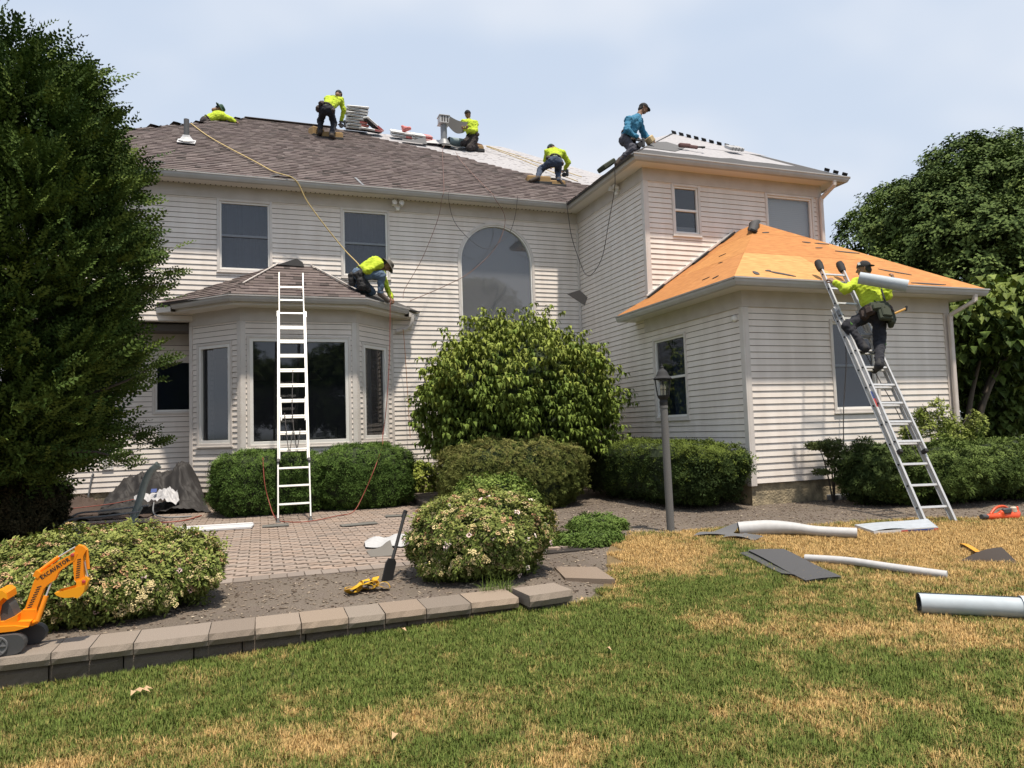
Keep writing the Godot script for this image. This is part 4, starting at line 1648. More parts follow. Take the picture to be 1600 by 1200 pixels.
	var fb := [Vector2(-0.53, 0), Vector2(1.95, 0), Vector2(0.98, sl), Vector2(0.38, sl)]
	deck("deck", br, Vector3(0, 3.89, zf), U, VB, fb, M.felt, 0.0, 0.03)
	shingles("shingles", br, Vector3(0, 3.90, zf), U, VB, fb, 15, 0.13)
	for s in [[Vector3(-1.90, 3.89, ZM + 0.02), Vector3(-0.53, 3.89, zf), Vector3(0.38, yt, ZM + 0.02)], [Vector3(1.95, 3.89, zf), Vector3(3.24, 3.89, ZM + 0.02), Vector3(0.98, yt, ZM + 0.02)]]:
		var A: Vector3 = s[0]
		var B: Vector3 = s[1]
		var C: Vector3 = s[2]
		var Us := (B - A).normalized()
		var Vs := (C - A - Us * (C - A).dot(Us)).normalized()
		var pl := [Vector2(0, 0), Vector2((B - A).length(), 0), Vector2((C - A).dot(Us), (C - A).dot(Vs))]
		deck("deck", br, A, Us, Vs, pl, M.felt, 0.0, 0.03)
		if A.x < 0:
			shingles("shingles", br, A + Vector3(0, 0.01, 0), Us, Vs, pl, 16, 0.13)
	# lifted flashing at the top
	b = MB.new()
	b.beam(Vector3(0.3, yt + 0.02, ZM + 0.06), Vector3(1.0, yt - 0.02, ZM + 0.06), 0.05, 0.04)
	b.beam(Vector3(-0.3, 4.2, -13.95), Vector3(0.36, yt + 0.03, ZM + 0.06), 0.035, 0.012)
	b.beam(Vector3(1.75, 4.12, -13.75), Vector3(0.98, yt + 0.03, ZM + 0.06), 0.035, 0.012)
	obj("hip_flashing", b, M.trim, br)
	b = MB.new()
	b.prism(Transform3D(Basis(), Vector3(0.70, yt + 0.02, ZM + 0.10)), PackedVector2Array([Vector2(-0.35, -0.04), Vector2(0.0, 0.10), Vector2(0.12, 0.03), Vector2(0.15, -0.06)]), 0.08)
	obj("torn_felt", b, M.felt, br)

# ---------------------------------------------------------------- plants
func leaf(b: MB, base: Vector3, d: Vector3, up: Vector3, L: float, W: float, bend := 0.15) -> void:
	d = d.normalized()
	var s := d.cross(up).normalized()
	var n := s.cross(d).normalized()
	var m := base + d * L * 0.45 + n * L * bend * 0.5
	var tip := base + d * L - n * L * bend
	var l := m + s * W * 0.5 + n * W * 0.14
	var r := m - s * W * 0.5 + n * W * 0.14
	b.ftri(base, l, m, n)
	b.ftri(m, l, tip, n)
	b.ftri(base, m, r, n)
	b.ftri(m, tip, r, n)

# a twig with leaves in two rows, growing along +y
func spray_mesh(sd: int, len: float, n: int, L: float, W: float, spread := 0.9) -> ArrayMesh:
	var b := MB.new()
	var r := RandomNumberGenerator.new()
	r.seed = sd
	for i in n:
		var t := (i + 0.6) / n
		var side := 1.0 if i % 2 else -1.0
		var base := Vector3(0.02 * len * sin(t * 4.0), len * t, 0.06 * len * t * t)
		var d := Vector3(side * spread, 0.75, r.randf_range(-0.25, 0.35))
		if i == n - 1:
			d = Vector3(0, 1, 0.2)
		leaf(b, base, d, Vector3(r.randf_range(-0.3, 0.3), 0.2, 1), L * r.randf_range(0.75, 1.15) * (1.05 - 0.35 * t), W * r.randf_range(0.8, 1.15))
	return b.mesh()

# a tuft of leaves pointing every way round +y
func tuft_mesh(sd: int, n: int, rad: float, L: float, W: float, rise := 0.5, droop := false) -> ArrayMesh:
	var b := MB.new()
	var r := RandomNumberGenerator.new()
	r.seed = sd
	for i in n:
		var a := r.randf() * TAU
		var o := Vector3(cos(a), 0, sin(a))
		var base := o * rad * r.randf() * 0.8 + Vector3(0, r.randf_range(-0.5, 0.6) * rad, 0)
		var d := (o + Vector3(0, rise + r.randf_range(-0.4, 0.4), 0)).normalized()
		if droop:
			d = (o * 0.7 + Vector3(0, -r.randf_range(0.25, 1.1), 0)).normalized()
		leaf(b, base, d, (Vector3.UP + o * (0.6 if droop else -0.3)).normalized(), L * r.randf_range(0.7, 1.2), W * r.randf_range(0.8, 1.2), 0.2)
	return b.mesh()

func flower_mesh(sd: int, rad: float) -> ArrayMesh:
	# a flat head of tiny florets
	var b := MB.new()
	var r := RandomNumberGenerator.new()
	r.seed = sd
	for i in 16:
		var a := r.randf() * TAU
		var q := sqrt(r.randf()) * rad
		var p := Vector3(cos(a) * q, 0.004 - q * q / rad * 0.35 + r.randf() * 0.006, sin(a) * q)
		var s := 0.0058
		var t := r.randf() * TAU
		var x := Vector3(cos(t), r.randf_range(-0.4, 0.4), sin(t)) * s
		var z := Vector3(-sin(t), r.randf_range(-0.4, 0.4), cos(t)) * s
		b.fquad(p - x, p - z, p + x, p + z, Vector3.UP)
		b.fquad(p - x, p + z + Vector3(0, -0.008, 0), p + x, p - z + Vector3(0, -0.008, 0), Vector3.UP)
	return b.mesh()

func basis_to(y: Vector3, r: RandomNumberGenerator, s: float) -> Basis:
	var yy := y.normalized()
	var x := yy.cross(Vector3(r.randf_range(-1, 1), r.randf_range(-1, 1), r.randf_range(-1, 1))).normalized()
	if x.length() < 0.5:
		x = yy.cross(Vector3.RIGHT).normalized()
	return Basis(x * s, yy * s, x.cross(yy) * s)

func super_r(d: Vector3, p: float) -> float:
	return pow(pow(absf(d.x), p) + pow(absf(d.y), p) + pow(absf(d.z), p), -1.0 / p)

# o: half, n, mesh list, mat, c0, c1, tip, p, amp, freq, cut, droop, core, seed, deep
func foliage(parent: Node3D, o: Dictionary, part_name := "foliage") -> void:
	var r := RandomNumberGenerator.new()
	r.seed = o.get("seed", 1)
	var half: Vector3 = o.half
	var c: Vector3 = o.get("centre", Vector3(0, half.y, 0))
	var p: float = o.get("p", 2.0)
	var amp: float = o.get("amp", 0.12)
	var nf := FastNoiseLite.new()
	nf.seed = o.get("seed", 1)
	nf.frequency = o.get("freq", 1.2)
	nf.fractal_octaves = 2
	var cut: float = o.get("cut", -1.0)
	var deep: float = o.get("deep", 0.14)
	var ms: Array = o.mesh
	var xs := []
	var cs := []
	for k in ms.size():
		xs.append([])
		cs.append(PackedColorArray())
	var turn := Basis(Vector3.UP, o.get("turn", 0.0))
	var c0: Color = o.c0
	var c1: Color = o.c1
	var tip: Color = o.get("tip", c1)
	var n: int = o.n
	var made := 0
	while made < n:
		var d := Vector3(r.randfn(), r.randfn(), r.randfn())
		if d.length() < 0.01:
			continue
		# spread evenly over the body's surface rather than over directions
		d = (d.normalized() * Vector3(sqrt(half.x), sqrt(half.y), sqrt(half.z))).normalized()
		var rr := super_r(d, p)
		var q := d * rr
		if q.y < cut:
			continue
		made += 1
		var nz := nf.get_noise_3dv(q * half)
		var depth := 1.0 - deep * pow(r.randf(), 1.6)
		if r.randf() < 0.05:
			depth = 1.0 + r.randf() * o.get("stray", 0.07)
		var pos: Vector3 = q * half * (1.0 + amp * nz) * depth
		var nn := Vector3(signf(q.x) * pow(absf(q.x), p - 1.0) / half.x, signf(q.y) * pow(absf(q.y), p - 1.0) / half.y, signf(q.z) * pow(absf(q.z), p - 1.0) / half.z).normalized()
		var s: float = r.randf_range(0.75, 1.2) * o.get("scale", 1.0)
		var bs: Basis
		if o.get("droop", false):
			bs = Basis(Vector3.UP, r.randf() * TAU).scaled(Vector3(s, s, s))
		else:
			bs = basis_to(turn * (nn + Vector3(r.randf_range(-1, 1), r.randf_range(-0.6, 1) + o.get("rise", 0.4), r.randf_range(-1, 1)) * 0.6), r, s)
		var k := r.randi() % ms.size()
		xs[k].append(Transform3D(bs, c + turn * pos))
		var t := clampf(0.5 + nz * 0.9 + r.randf_range(-0.45, 0.45), 0.0, 1.0)
		var col := c0.lerp(c1, t)
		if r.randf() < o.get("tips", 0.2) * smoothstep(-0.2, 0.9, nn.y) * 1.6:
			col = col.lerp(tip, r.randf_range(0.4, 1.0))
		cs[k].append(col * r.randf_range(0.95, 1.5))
	for k in ms.size():
		mm(part_name, ms[k], o.mat, xs[k], cs[k], parent)
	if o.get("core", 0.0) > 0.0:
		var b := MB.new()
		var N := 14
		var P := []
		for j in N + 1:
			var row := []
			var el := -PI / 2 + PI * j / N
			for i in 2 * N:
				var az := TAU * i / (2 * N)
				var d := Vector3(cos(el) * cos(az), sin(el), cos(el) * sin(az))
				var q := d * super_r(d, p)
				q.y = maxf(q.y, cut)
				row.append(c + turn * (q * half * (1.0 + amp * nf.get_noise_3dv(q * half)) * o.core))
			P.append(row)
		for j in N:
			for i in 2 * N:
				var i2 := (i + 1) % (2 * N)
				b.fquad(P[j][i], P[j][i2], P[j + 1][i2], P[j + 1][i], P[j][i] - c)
		obj("inner_growth", b, M.core, parent)  # dark body painted as the shade between the leaves

func stems(parent: Node3D, base: Vector3, tops: Array, r0: float, m: Material, n := "stem") -> void:
	for t in tops:
		var b := MB.new()
		var mid: Vector3 = base.lerp(t, 0.5) + Vector3(0, (t.y - base.y) * 0.12, 0)
		b.tube(crv([base + (t - base) * Vector3(0.06, 0, 0.06), mid, t], 4), [r0, r0 * 0.95, r0 * 0.9, r0 * 0.8, r0 * 0.7, r0 * 0.6, r0 * 0.5, r0 * 0.4, r0 * 0.3], 7)
		obj(n, b, m, parent)

func garden() -> void:
	var box_t := []
	var yew_t := []
	var spi_t := []
	var oval_t := []
	var droop_t := []
	var horn_t := []
	var map_t := []
	var big_t := []
	for k in 3:
		box_t.append(tuft_mesh(200 + k, 16, 0.045, 0.026, 0.015, 0.7))
		yew_t.append(tuft_mesh(210 + k, 18, 0.04, 0.04, 0.012, 0.9))
		spi_t.append(tuft_mesh(220 + k, 14, 0.05, 0.04, 0.018, 0.7))
		droop_t.append(tuft_mesh(230 + k, 8, 0.06, 0.115, 0.052, 0.0, true))
		horn_t.append(spray_mesh(240 + k, 0.30, 11, 0.085, 0.042))
		map_t.append(tuft_mesh(250 + k, 22, 0.25, 0.125, 0.10, 0.4))
		big_t.append(tuft_mesh(260 + k, 6, 0.16, 0.21, 0.15, 0.1, true))
		oval_t.append(tuft_mesh(270 + k, 12, 0.06, 0.05, 0.024, 0.6))
	var t: Node3D
	# the tall tree at the left -----------------------------------------
	hornbeam(horn_t)
	# round shrub with hanging leaves in front of the arched window
	t = thing("round_shrub", Vector3(4.5, 0.0, -12.25), "large dome shaped shrub with hanging yellow green leaves before the arched window", "shrub")
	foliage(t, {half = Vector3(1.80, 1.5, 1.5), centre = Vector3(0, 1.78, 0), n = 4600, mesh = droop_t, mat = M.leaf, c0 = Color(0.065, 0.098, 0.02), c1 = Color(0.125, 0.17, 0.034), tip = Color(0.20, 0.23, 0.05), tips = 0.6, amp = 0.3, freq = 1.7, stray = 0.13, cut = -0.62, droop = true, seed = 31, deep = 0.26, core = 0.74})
	stems(t, Vector3(0, 0, 0), [Vector3(-0.9, 1.0, 0.5), Vector3(0.7, 1.0, 0.6), Vector3(-0.3, 1.2, 0.3), Vector3(0.3, 1.2, -0.2), Vector3(1.1, 1.05, 0.1), Vector3(-1.2, 1.1, 0)], 0.05, M.bark)
	# a drooping branch down the left side
	foliage(t, {half = Vector3(0.28, 0.42, 0.3), centre = Vector3(-1.35, 0.75, 0.7), n = 90, mesh = droop_t, mat = M.leaf, c0 = Color(0.04, 0.065, 0.016), c1 = Color(0.07, 0.11, 0.025), droop = true, seed = 32, deep = 0.8}, "low_branch")
	# clipped boxwoods before the bay
	for q in [[0.14, 0.93, 0.54, 0.72, "left rounded boxwood behind the straight ladder, under the bay window", 41], [1.72, 0.84, 0.56, 0.75, "right rounded boxwood under the bay window, next to the straight ladder", 42]]:
		t = thing("boxwood", Vector3(q[0], 0.0, -12.88), q[4], "hedge", "clipped boxwoods before the bay")
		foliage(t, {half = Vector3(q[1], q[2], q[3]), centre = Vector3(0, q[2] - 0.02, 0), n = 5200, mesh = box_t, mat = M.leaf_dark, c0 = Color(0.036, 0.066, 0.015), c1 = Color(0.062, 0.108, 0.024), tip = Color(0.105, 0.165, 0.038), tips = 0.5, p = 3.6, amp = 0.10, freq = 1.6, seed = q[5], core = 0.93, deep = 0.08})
	# yellow green plant between boxwood and step
	t = thing("hosta", Vector3(3.02, 0.0, -14.05), "small yellow green leafy plant beside the right boxwood", "plant")
	foliage(t, {half = Vector3(0.30, 0.34, 0.26), n = 170, mesh = spi_t, scale = 2.2, mat = M.leaf, c0 = Color(0.12, 0.16, 0.03), c1 = Color(0.22, 0.25, 0.05), seed = 43, deep = 0.5})
	# brown green hedge in the middle and dark one along the side wall
	t = thing("hedge", Vector3(3.86, 0.0, -10.95), "bronze green clipped hedge under the round shrub", "hedge")
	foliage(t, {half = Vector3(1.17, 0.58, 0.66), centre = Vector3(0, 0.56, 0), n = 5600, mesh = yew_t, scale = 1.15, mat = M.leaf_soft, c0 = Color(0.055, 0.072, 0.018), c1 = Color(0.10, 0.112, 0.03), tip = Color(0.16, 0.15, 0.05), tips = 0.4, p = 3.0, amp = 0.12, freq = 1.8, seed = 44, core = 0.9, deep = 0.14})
	t = thing("hedge", Vector3(6.33, 0.0, -10.7), "long dark green box hedge along the side wall behind the lamp post", "hedge")
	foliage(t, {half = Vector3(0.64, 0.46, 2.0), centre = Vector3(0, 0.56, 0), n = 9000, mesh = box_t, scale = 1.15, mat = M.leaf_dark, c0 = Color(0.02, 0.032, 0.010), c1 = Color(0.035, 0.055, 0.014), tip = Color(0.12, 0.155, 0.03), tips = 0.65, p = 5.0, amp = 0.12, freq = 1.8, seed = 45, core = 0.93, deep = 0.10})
	# flowering spireas at the stone wall
	for q in [[-1.22, -6.28, 0.86, 0.345, 0.66, 51, 4200, "wide flowering shrub of tan and pink flower heads behind the toy excavator"], [1.85, -6.16, 0.64, 0.40, 0.58, 52, 2900, "rounded flowering shrub with white and tan flower heads beside the black pry bar"]]:
		t = thing("spirea", Vector3(q[0], 0.0, q[1]), q[7], "shrub", "flowering shrubs along the stone wall")
		var half := Vector3(q[2], q[3], q[4])
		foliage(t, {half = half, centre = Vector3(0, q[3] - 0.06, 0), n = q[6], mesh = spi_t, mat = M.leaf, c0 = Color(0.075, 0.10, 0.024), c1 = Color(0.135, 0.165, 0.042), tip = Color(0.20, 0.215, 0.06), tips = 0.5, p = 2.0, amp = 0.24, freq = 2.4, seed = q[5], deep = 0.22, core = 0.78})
		foliage(t, {half = half * 1.03, centre = Vector3(0, q[3] - 0.06, 0), n = int(q[6] * 0.36), mesh = [flower_mesh(1, 0.030), flower_mesh(2, 0.024)], mat = M.flower, c0 = Color(0.34, 0.27, 0.12), c1 = Color(0.50, 0.42, 0.22), tip = Color(0.42, 0.22, 0.13), tips = 0.3, p = 2.0, amp = 0.24, freq = 2.4, cut = -0.5, seed = q[5], deep = 0.05, rise = 1.2}, "seed_heads")
		foliage(t, {half = half * 1.03, centre = Vector3(0, q[3] - 0.06, 0), n = 34 if q[5] == 51 else 60, mesh = [flower_mesh(3, 0.026)], mat = M.flower, c0 = Color(0.66, 0.40, 0.40) if q[5] == 51 else Color(0.72, 0.66, 0.58), c1 = Color(0.72, 0.55, 0.52), p = 2.0, amp = 0.24, freq = 2.4, cut = -0.7, seed = q[5] + 7, deep = 0.03, rise = 0.8}, "flower_heads")
	t = thing("green_shrub", Vector3(2.35, 0.0, -7.35), "plain green leafy shrub rising behind the right flowering shrub", "shrub")
	foliage(t, {half = Vector3(0.52, 0.40, 0.42), n = 900, mesh = spi_t, scale = 1.1, mat = M.leaf, c0 = Color(0.06, 0.095, 0.02), c1 = Color(0.10, 0.15, 0.03), tip = Color(0.17, 0.22, 0.05), tips = 0.4, amp = 0.2, freq = 2.5, seed = 53, core = 0.75, deep = 0.25})
	# low ground cover
	for q in [[3.42, -7.28, 0.42, 0.11, 0.34, "low green ground cover nearer the bronze hedge", 54], [4.02, -8.2, 0.36, 0.14, 0.42, "low green ground cover nearer the lamp post", 55]]:
		t = thing("ground_cover", Vector3(q[0], 0.0, q[1]), q[5], "plant", "low ground cover plants")
		foliage(t, {half = Vector3(q[2], q[3], q[4]), centre = Vector3(0, 0.03, 0), n = 700, mesh = spi_t, scale = 0.9, mat = M.leaf, c0 = Color(0.055, 0.09, 0.02), c1 = Color(0.10, 0.15, 0.035), amp = 0.2, freq = 3.0, cut = -0.2, seed = q[6], core = 0.8, deep = 0.2})
	t = thing("grass_tuft", Vector3(1.72, -0.01, -5.42), "small tuft of long grass behind the loose end stone", "plant")
	var gb := blade_mesh(9, 0.16)
	var gx := []
	var gc := PackedColorArray()
	for i in 34:
		gx.append(Transform3D(Basis(Vector3.UP, i * 2.4).scaled(Vector3(1.0, 0.8 + hsh(i) * 0.5, 1.0)), Vector3(hsh(i, 1.0) * 0.22 - 0.1, 0, hsh(i, 2.0) * 0.12)))
		gc.append(Color(0.11, 0.16, 0.03))
	mm("blades", gb, M.blade, gx, gc, t)
	# dark bush at the left edge
	t = thing("dark_bush", Vector3(-3.42, 0.0, -11.6), "dark red green bush at the left edge under the tall tree", "shrub")
	foliage(t, {half = Vector3(0.78, 0.47, 0.7), n = 4200, mesh = oval_t, mat = M.leaf_dark, c0 = Color(0.022, 0.026, 0.014), c1 = Color(0.05, 0.042, 0.022), tip = Color(0.05, 0.07, 0.02), amp = 0.2, freq = 2.0, seed = 56, core = 0.8, deep = 0.2, p = 2.4})
	# yews at the right end of the house
	t = thing("yew", Vector3(8.55, 0.0, -8.1), "loose dark yew behind the foot of the leaning ladder", "shrub")
	foliage(t, {half = Vector3(0.50, 0.45, 0.5), centre = Vector3(0, 0.5, 0), n = 1900, mesh = yew_t, scale = 1.3, mat = M.leaf_dark, c0 = Color(0.022, 0.036, 0.012), c1 = Color(0.045, 0.065, 0.018), tip = Color(0.07, 0.10, 0.03), amp = 0.35, freq = 2.2, seed = 57, deep = 0.35, core = 0.6})
	t = thing("yew", Vector3(10.35, 0.0, -8.0), "wide dense dark green yew hedge right of the leaning ladder", "hedge")
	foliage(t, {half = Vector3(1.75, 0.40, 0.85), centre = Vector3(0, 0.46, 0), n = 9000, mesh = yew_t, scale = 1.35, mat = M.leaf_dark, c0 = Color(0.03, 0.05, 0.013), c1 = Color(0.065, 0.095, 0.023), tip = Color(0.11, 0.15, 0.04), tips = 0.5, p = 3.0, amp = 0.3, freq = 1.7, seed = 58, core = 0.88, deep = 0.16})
	t = thing("yew", Vector3(13.2, 0.0, -8.6), "farther yew hedge at the right edge before the iron fence", "hedge")
	foliage(t, {half = Vector3(1.5, 0.34, 0.9), centre = Vector3(0, 0.38, 0), n = 4500, mesh = yew_t, scale = 1.4, mat = M.leaf_dark, c0 = Color(0.026, 0.042, 0.012), c1 = Color(0.055, 0.08, 0.02), tip = Color(0.09, 0.125, 0.035), tips = 0.4, p = 3.0, amp = 0.22, freq = 1.7, seed = 59, core = 0.88, deep = 0.16})
	t = thing("young_shrub", Vector3(10.35, 0.0, -8.55), "yellow green young shoots rising over the yew at the house corner", "shrub")
	for q in [[-0.25, 1.33, 0.0, 0.20, 0.24], [0.02, 1.30, 0.05, 0.22, 0.42], [0.35, 1.2, 0.0, 0.2, 0.22], [0.75, 1.18, 0.1, 0.18, 0.28], [-0.55, 1.12, 0.0, 0.2, 0.14], [0.2, 1.05, 0.1, 0.6, 0.16]]:
		foliage(t, {half = Vector3(q[3] * 0.8, q[4] * 0.9, 0.15), centre = Vector3(q[0], q[1] - 0.10, q[2]), n = 75, mesh = oval_t, scale = 1.1, mat = M.leaf, c0 = Color(0.11, 0.15, 0.03), c1 = Color(0.2, 0.23, 0.06), seed = int(q[0] * 100) + 60, deep = 0.7})
	stems(t, Vector3(0, 0.2, 0), [Vector3(-0.25, 1.5, 0), Vector3(0.05, 1.65, 0.05), Vector3(0.4, 1.35, 0), Vector3(0.75, 1.4, 0.1)], 0.012, M.bark)
	# sparse cloud pruned shrub at the foundation
	t = thing("sparse_shrub", Vector3(8.28, 0.0, -8.72), "thin stemmed sparse shrub with a flat leafy top before the foundation", "shrub")
	stems(t, Vector3(0.05, 0, 0), [Vector3(0.0, 0.85, 0.05), Vector3(-0.22, 0.88, 0.05), Vector3(0.16, 0.9, 0.0)], 0.014, M.bark)
	for q in [[0.0, 0.9, 0.26, 0.10], [-0.28, 0.90, 0.15, 0.05], [0.08, 0.78, 0.16, 0.09], [-0.18, 0.5, 0.1, 0.03], [0.04, 0.62, 0.08, 0.06]]:
		foliage(t, {half = Vector3(q[2], q[3], 0.14), centre = Vector3(q[0], q[1], 0.04), n = int(620 * q[2]), mesh = oval_t, scale = 0.75, mat = M.leaf_dark, c0 = Color(0.04, 0.055, 0.02), c1 = Color(0.075, 0.09, 0.03), seed = int(q[0] * 100) + 80, deep = 0.7})
	# big leaved tree behind the house corner
	big_leaf_tree(big_t)
	maple(Vector3(22.3, 0, -16.5), 4.9, 10.3, 91, map_t, "round green maple right of the house, the nearer one")
	maple(Vector3(28.6, 0, -18.0), 5.8, 12.0, 92, map_t, "taller green maple at the right edge, behind the nearer one")
	maple(Vector3(19.5, 0, -26.0), 4.2, 7.6, 93, map_t, "lower dark tree between the house corner and the round maple")
	t = thing("distant_tree", Vector3(15.6, 0, -34.0), "far treetop peeping over the roof ridge behind the worker in jeans", "tree")
	foliage(t, {half = Vector3(1.0, 2.6, 1.0), centre = Vector3(0.0, 10.4, 0), n = 500, mesh = horn_t, scale = 1.8, mat = M.leaf_dark, c0 = Color(0.03, 0.045, 0.015), c1 = Color(0.05, 0.07, 0.02), seed = 94, deep = 0.8, rise = 1.0}, "crown")
	var b := MB.new()
	b.tube([Vector3(0, -0.4, 0), Vector3(0, 10.0, 0)], [0.22, 0.08], 8)
	obj("trunk", b, M.bark, t)
	# trees behind the photographer are what the windows mirror
	var mirrored := [["tree across the lawn behind the camera, middle of the mirrored row", 7.0], ["tree across the lawn behind the camera, left of the mirrored row", -4.0], ["tree across the lawn behind the camera, right of the mirrored row", 17.0], ["tree across the lawn behind the camera, far left of the mirrored row", -14.0], ["neighbouring tree far to the left, mirrored in the bay's left window", -24.0]]
	for i in 5:
		maple(Vector3(mirrored[i][1], -0.4, 25.0 + i if i < 4 else -4.0), 6.4 if i != 2 else 5.6, 8.6 + 0.5 * (i % 2) if i != 2 else 15.0, 95 + i, map_t, mirrored[i][0])

func hornbeam(ms: Array) -> void:
	var C := Vector3(-3.08, 0, -10.75)
	var t := thing("hornbeam", C, "tall dense dark green tree filling the left edge of the photo", "tree")
	var b := MB.new()
	b.tube(crv([Vector3(-0.32, -0.2, 0), Vector3(-0.28, 1.5, 0), Vector3(-0.12, 4.0, 0.03), Vector3(0.05, 6.3, 0)], 4), [0.17, 0.155, 0.15, 0.14, 0.13, 0.12, 0.11, 0.10, 0.09, 0.075, 0.06, 0.045, 0.02], 10)
	obj("trunk", b, M.bark, t)
	var prof := [Vector2(0.95, 0.60), Vector2(1.35, 0.90), Vector2(1.75, 1.10), Vector2(2.05, 1.40), Vector2(2.75, 1.30), Vector2(3.40, 1.60), Vector2(3.97, 1.62), Vector2(4.60, 1.45), Vector2(4.95, 1.42), Vector2(5.35, 1.28), Vector2(5.60, 1.10), Vector2(5.95, 0.98), Vector2(6.30, 0.68), Vector2(6.60, 0.34)]
	var r := RandomNumberGenerator.new()
	r.seed = 61
	var xs := [[], [], []]
	var cs := [PackedColorArray(), PackedColorArray(), PackedColorArray()]
	for i in 260:
		var y := lerpf(1.0, 6.5, pow(r.randf(), 0.95))
		if i < 60:
			y = r.randf_range(0.92, 1.7)
		var R := 0.3
		for k in prof.size() - 1:
			if y >= prof[k].x and y <= prof[k + 1].x:
				R = lerpf(prof[k].y, prof[k + 1].y, (y - prof[k].x) / (prof[k + 1].x - prof[k].x))
		R *= r.randf_range(0.84, 1.06)
		var a := r.randf() * TAU
		var o := Vector3(cos(a), 0, sin(a))
		var tip := Vector3(0, y, 0) + o * R
		var drop := R * r.randf_range(0.35, 0.75) if y > 1.9 else R * r.randf_range(0.0, 0.25)
		var base := Vector3(-0.2 if y < 3.5 else -0.1, maxf(y - drop, 0.9), 0)
		var mid := base.lerp(tip, 0.5) + Vector3(0, 0.12 * R, 0)
		if i % 3 == 0:
			b = MB.new()
			b.tube(crv([base, mid, tip], 3), [0.03, 0.026, 0.022, 0.018, 0.014, 0.01, 0.004], 5)
			obj("limb", b, M.bark, t)
		var n := int(34 + 48 * R)
		var light := r.randf()
		for k in n:
			var s := 1.0 - pow(r.randf(), 1.5) * 0.62
			var p := base.lerp(mid, s * 2.0) if s < 0.5 else mid.lerp(tip, s * 2.0 - 1.0)
			var spread := 0.24 * (1.15 - 0.55 * s)
			p += Vector3(r.randfn(), r.randfn() * 0.8, r.randfn()) * spread
			var d := (o * 0.8 + Vector3(0, r.randf_range(0.0, 0.9), 0) + Vector3(r.randf_range(-1, 1), r.randf_range(-0.5, 0.5), r.randf_range(-1, 1)) * 0.6)
			var sc := r.randf_range(0.8, 1.2)
			var m := r.randi() % 3
			xs[m].append(Transform3D(basis_to(d, r, sc), p))
			var col := Color(0.030, 0.056, 0.014).lerp(Color(0.078, 0.118, 0.024), clampf(light * 0.7 + r.randf_range(-0.2, 0.5), 0, 1))
			if s > 0.85 and r.randf() < 0.22:
				col = Color(0.10, 0.14, 0.03)
			cs[m].append(col)
	# the long low branch that reaches right over the wall vent
	for q in [[Vector3(1.0, 1.5, -0.2), Vector3(1.72, 1.22, -0.3), 60], [Vector3(0.9, 1.2, 0.4), Vector3(1.5, 1.02, 0.5), 40], [Vector3(1.2, 3.1, 0.3), Vector3(2.0, 3.55, 0.4), 60], [Vector3(1.2, 2.0, 0.4), Vector3(1.85, 2.35, 0.5), 50]]:
		b = MB.new()
		b.tube(crv([Vector3(-0.2, q[0].y - 0.3, 0), q[0], q[1]], 4), [0.03, 0.028, 0.025, 0.022, 0.02, 0.016, 0.012, 0.008, 0.004], 5)
		obj("limb", b, M.bark, t)
		for k in q[2]:
			var s := r.randf()
			var p: Vector3 = q[0].lerp(q[1], s) + Vector3(r.randfn(), r.randfn() * 0.7, r.randfn()) * 0.13 * (1.3 - s)
			var m := r.randi() % 3
			xs[m].append(Transform3D(basis_to(Vector3(1, 0.35, r.randf_range(-0.5, 0.5)), r, r.randf_range(0.6, 0.9)), p))
			cs[m].append(Color(0.035, 0.06, 0.014).lerp(Color(0.085, 0.12, 0.03), r.randf()))
	for m in 3:
		mm("crown", ms[m], M.leaf_dark, xs[m], cs[m], t)

func maple(at: Vector3, R: float, H: float, sd: int, ms: Array, label: String) -> void:
	var t := thing("maple", at, label, "tree")
	var r := RandomNumberGenerator.new()
	r.seed = sd
	var b := MB.new()
	b.tube(crv([Vector3(0, -0.4, 0), Vector3(0.1, H * 0.25, 0), Vector3(-0.1, H * 0.6, 0.1), Vector3(0.05, H * 0.85, 0)], 3), [0.3, 0.27, 0.25, 0.23, 0.2, 0.17, 0.14, 0.11, 0.07, 0.04], 9)
	obj("trunk", b, M.bark, t)
	var xs := [[], [], []]
	var cs := [PackedColorArray(), PackedColorArray(), PackedColorArray()]
	var cy := H * 0.56
	var ry := H * 0.44
	var lobes := 75
	for i in lobes:
		var d := Vector3(r.randfn(), r.randfn() * 0.9 + 0.15, r.randfn()).normalized()
		var lr := R * r.randf_range(0.20, 0.32)
		var fall := 1.0 - 0.25 * maxf(0.0, d.y)
		var p := Vector3(d.x * (R - lr * 0.75) * fall, cy + d.y * (ry - lr * 0.6), d.z * (R - lr * 0.75) * fall)
		if i % 4 == 0:
			b = MB.new()
			b.tube(crv([Vector3(0, cy - ry * 0.6 + i * 0.03, 0), p * Vector3(0.5, 1, 0.5) - Vector3(0, lr, 0), p], 3), [0.1, 0.09, 0.08, 0.07, 0.05, 0.04, 0.02], 6)
			obj("limb", b, M.bark, t)
		var shade := r.randf()
		for k in int(95.0 * (lr / 1.2)):
			var e := Vector3(r.randfn(), r.randfn() + 0.25, r.randfn()).normalized()
			var q := p + e * lr * Vector3(1, 0.8, 1) * pow(r.randf_range(0.35, 1.0), 0.45)
			var s := r.randf_range(0.7, 1.25)
			var m := r.randi() % 3
			xs[m].append(Transform3D(basis_to(e + Vector3(0, 0.8, 0), r, s), q))
			var col := Color(0.058, 0.092, 0.028).lerp(Color(0.125, 0.175, 0.05), clampf(shade * 0.6 + r.randf_range(-0.1, 0.5), 0, 1))
			if r.randf() < 0.1:
				col = Color(0.15, 0.20, 0.055)
			cs[m].append(col)
	for m in 3:
		mm("crown", ms[m], M.leaf_soft, xs[m], cs[m], t)

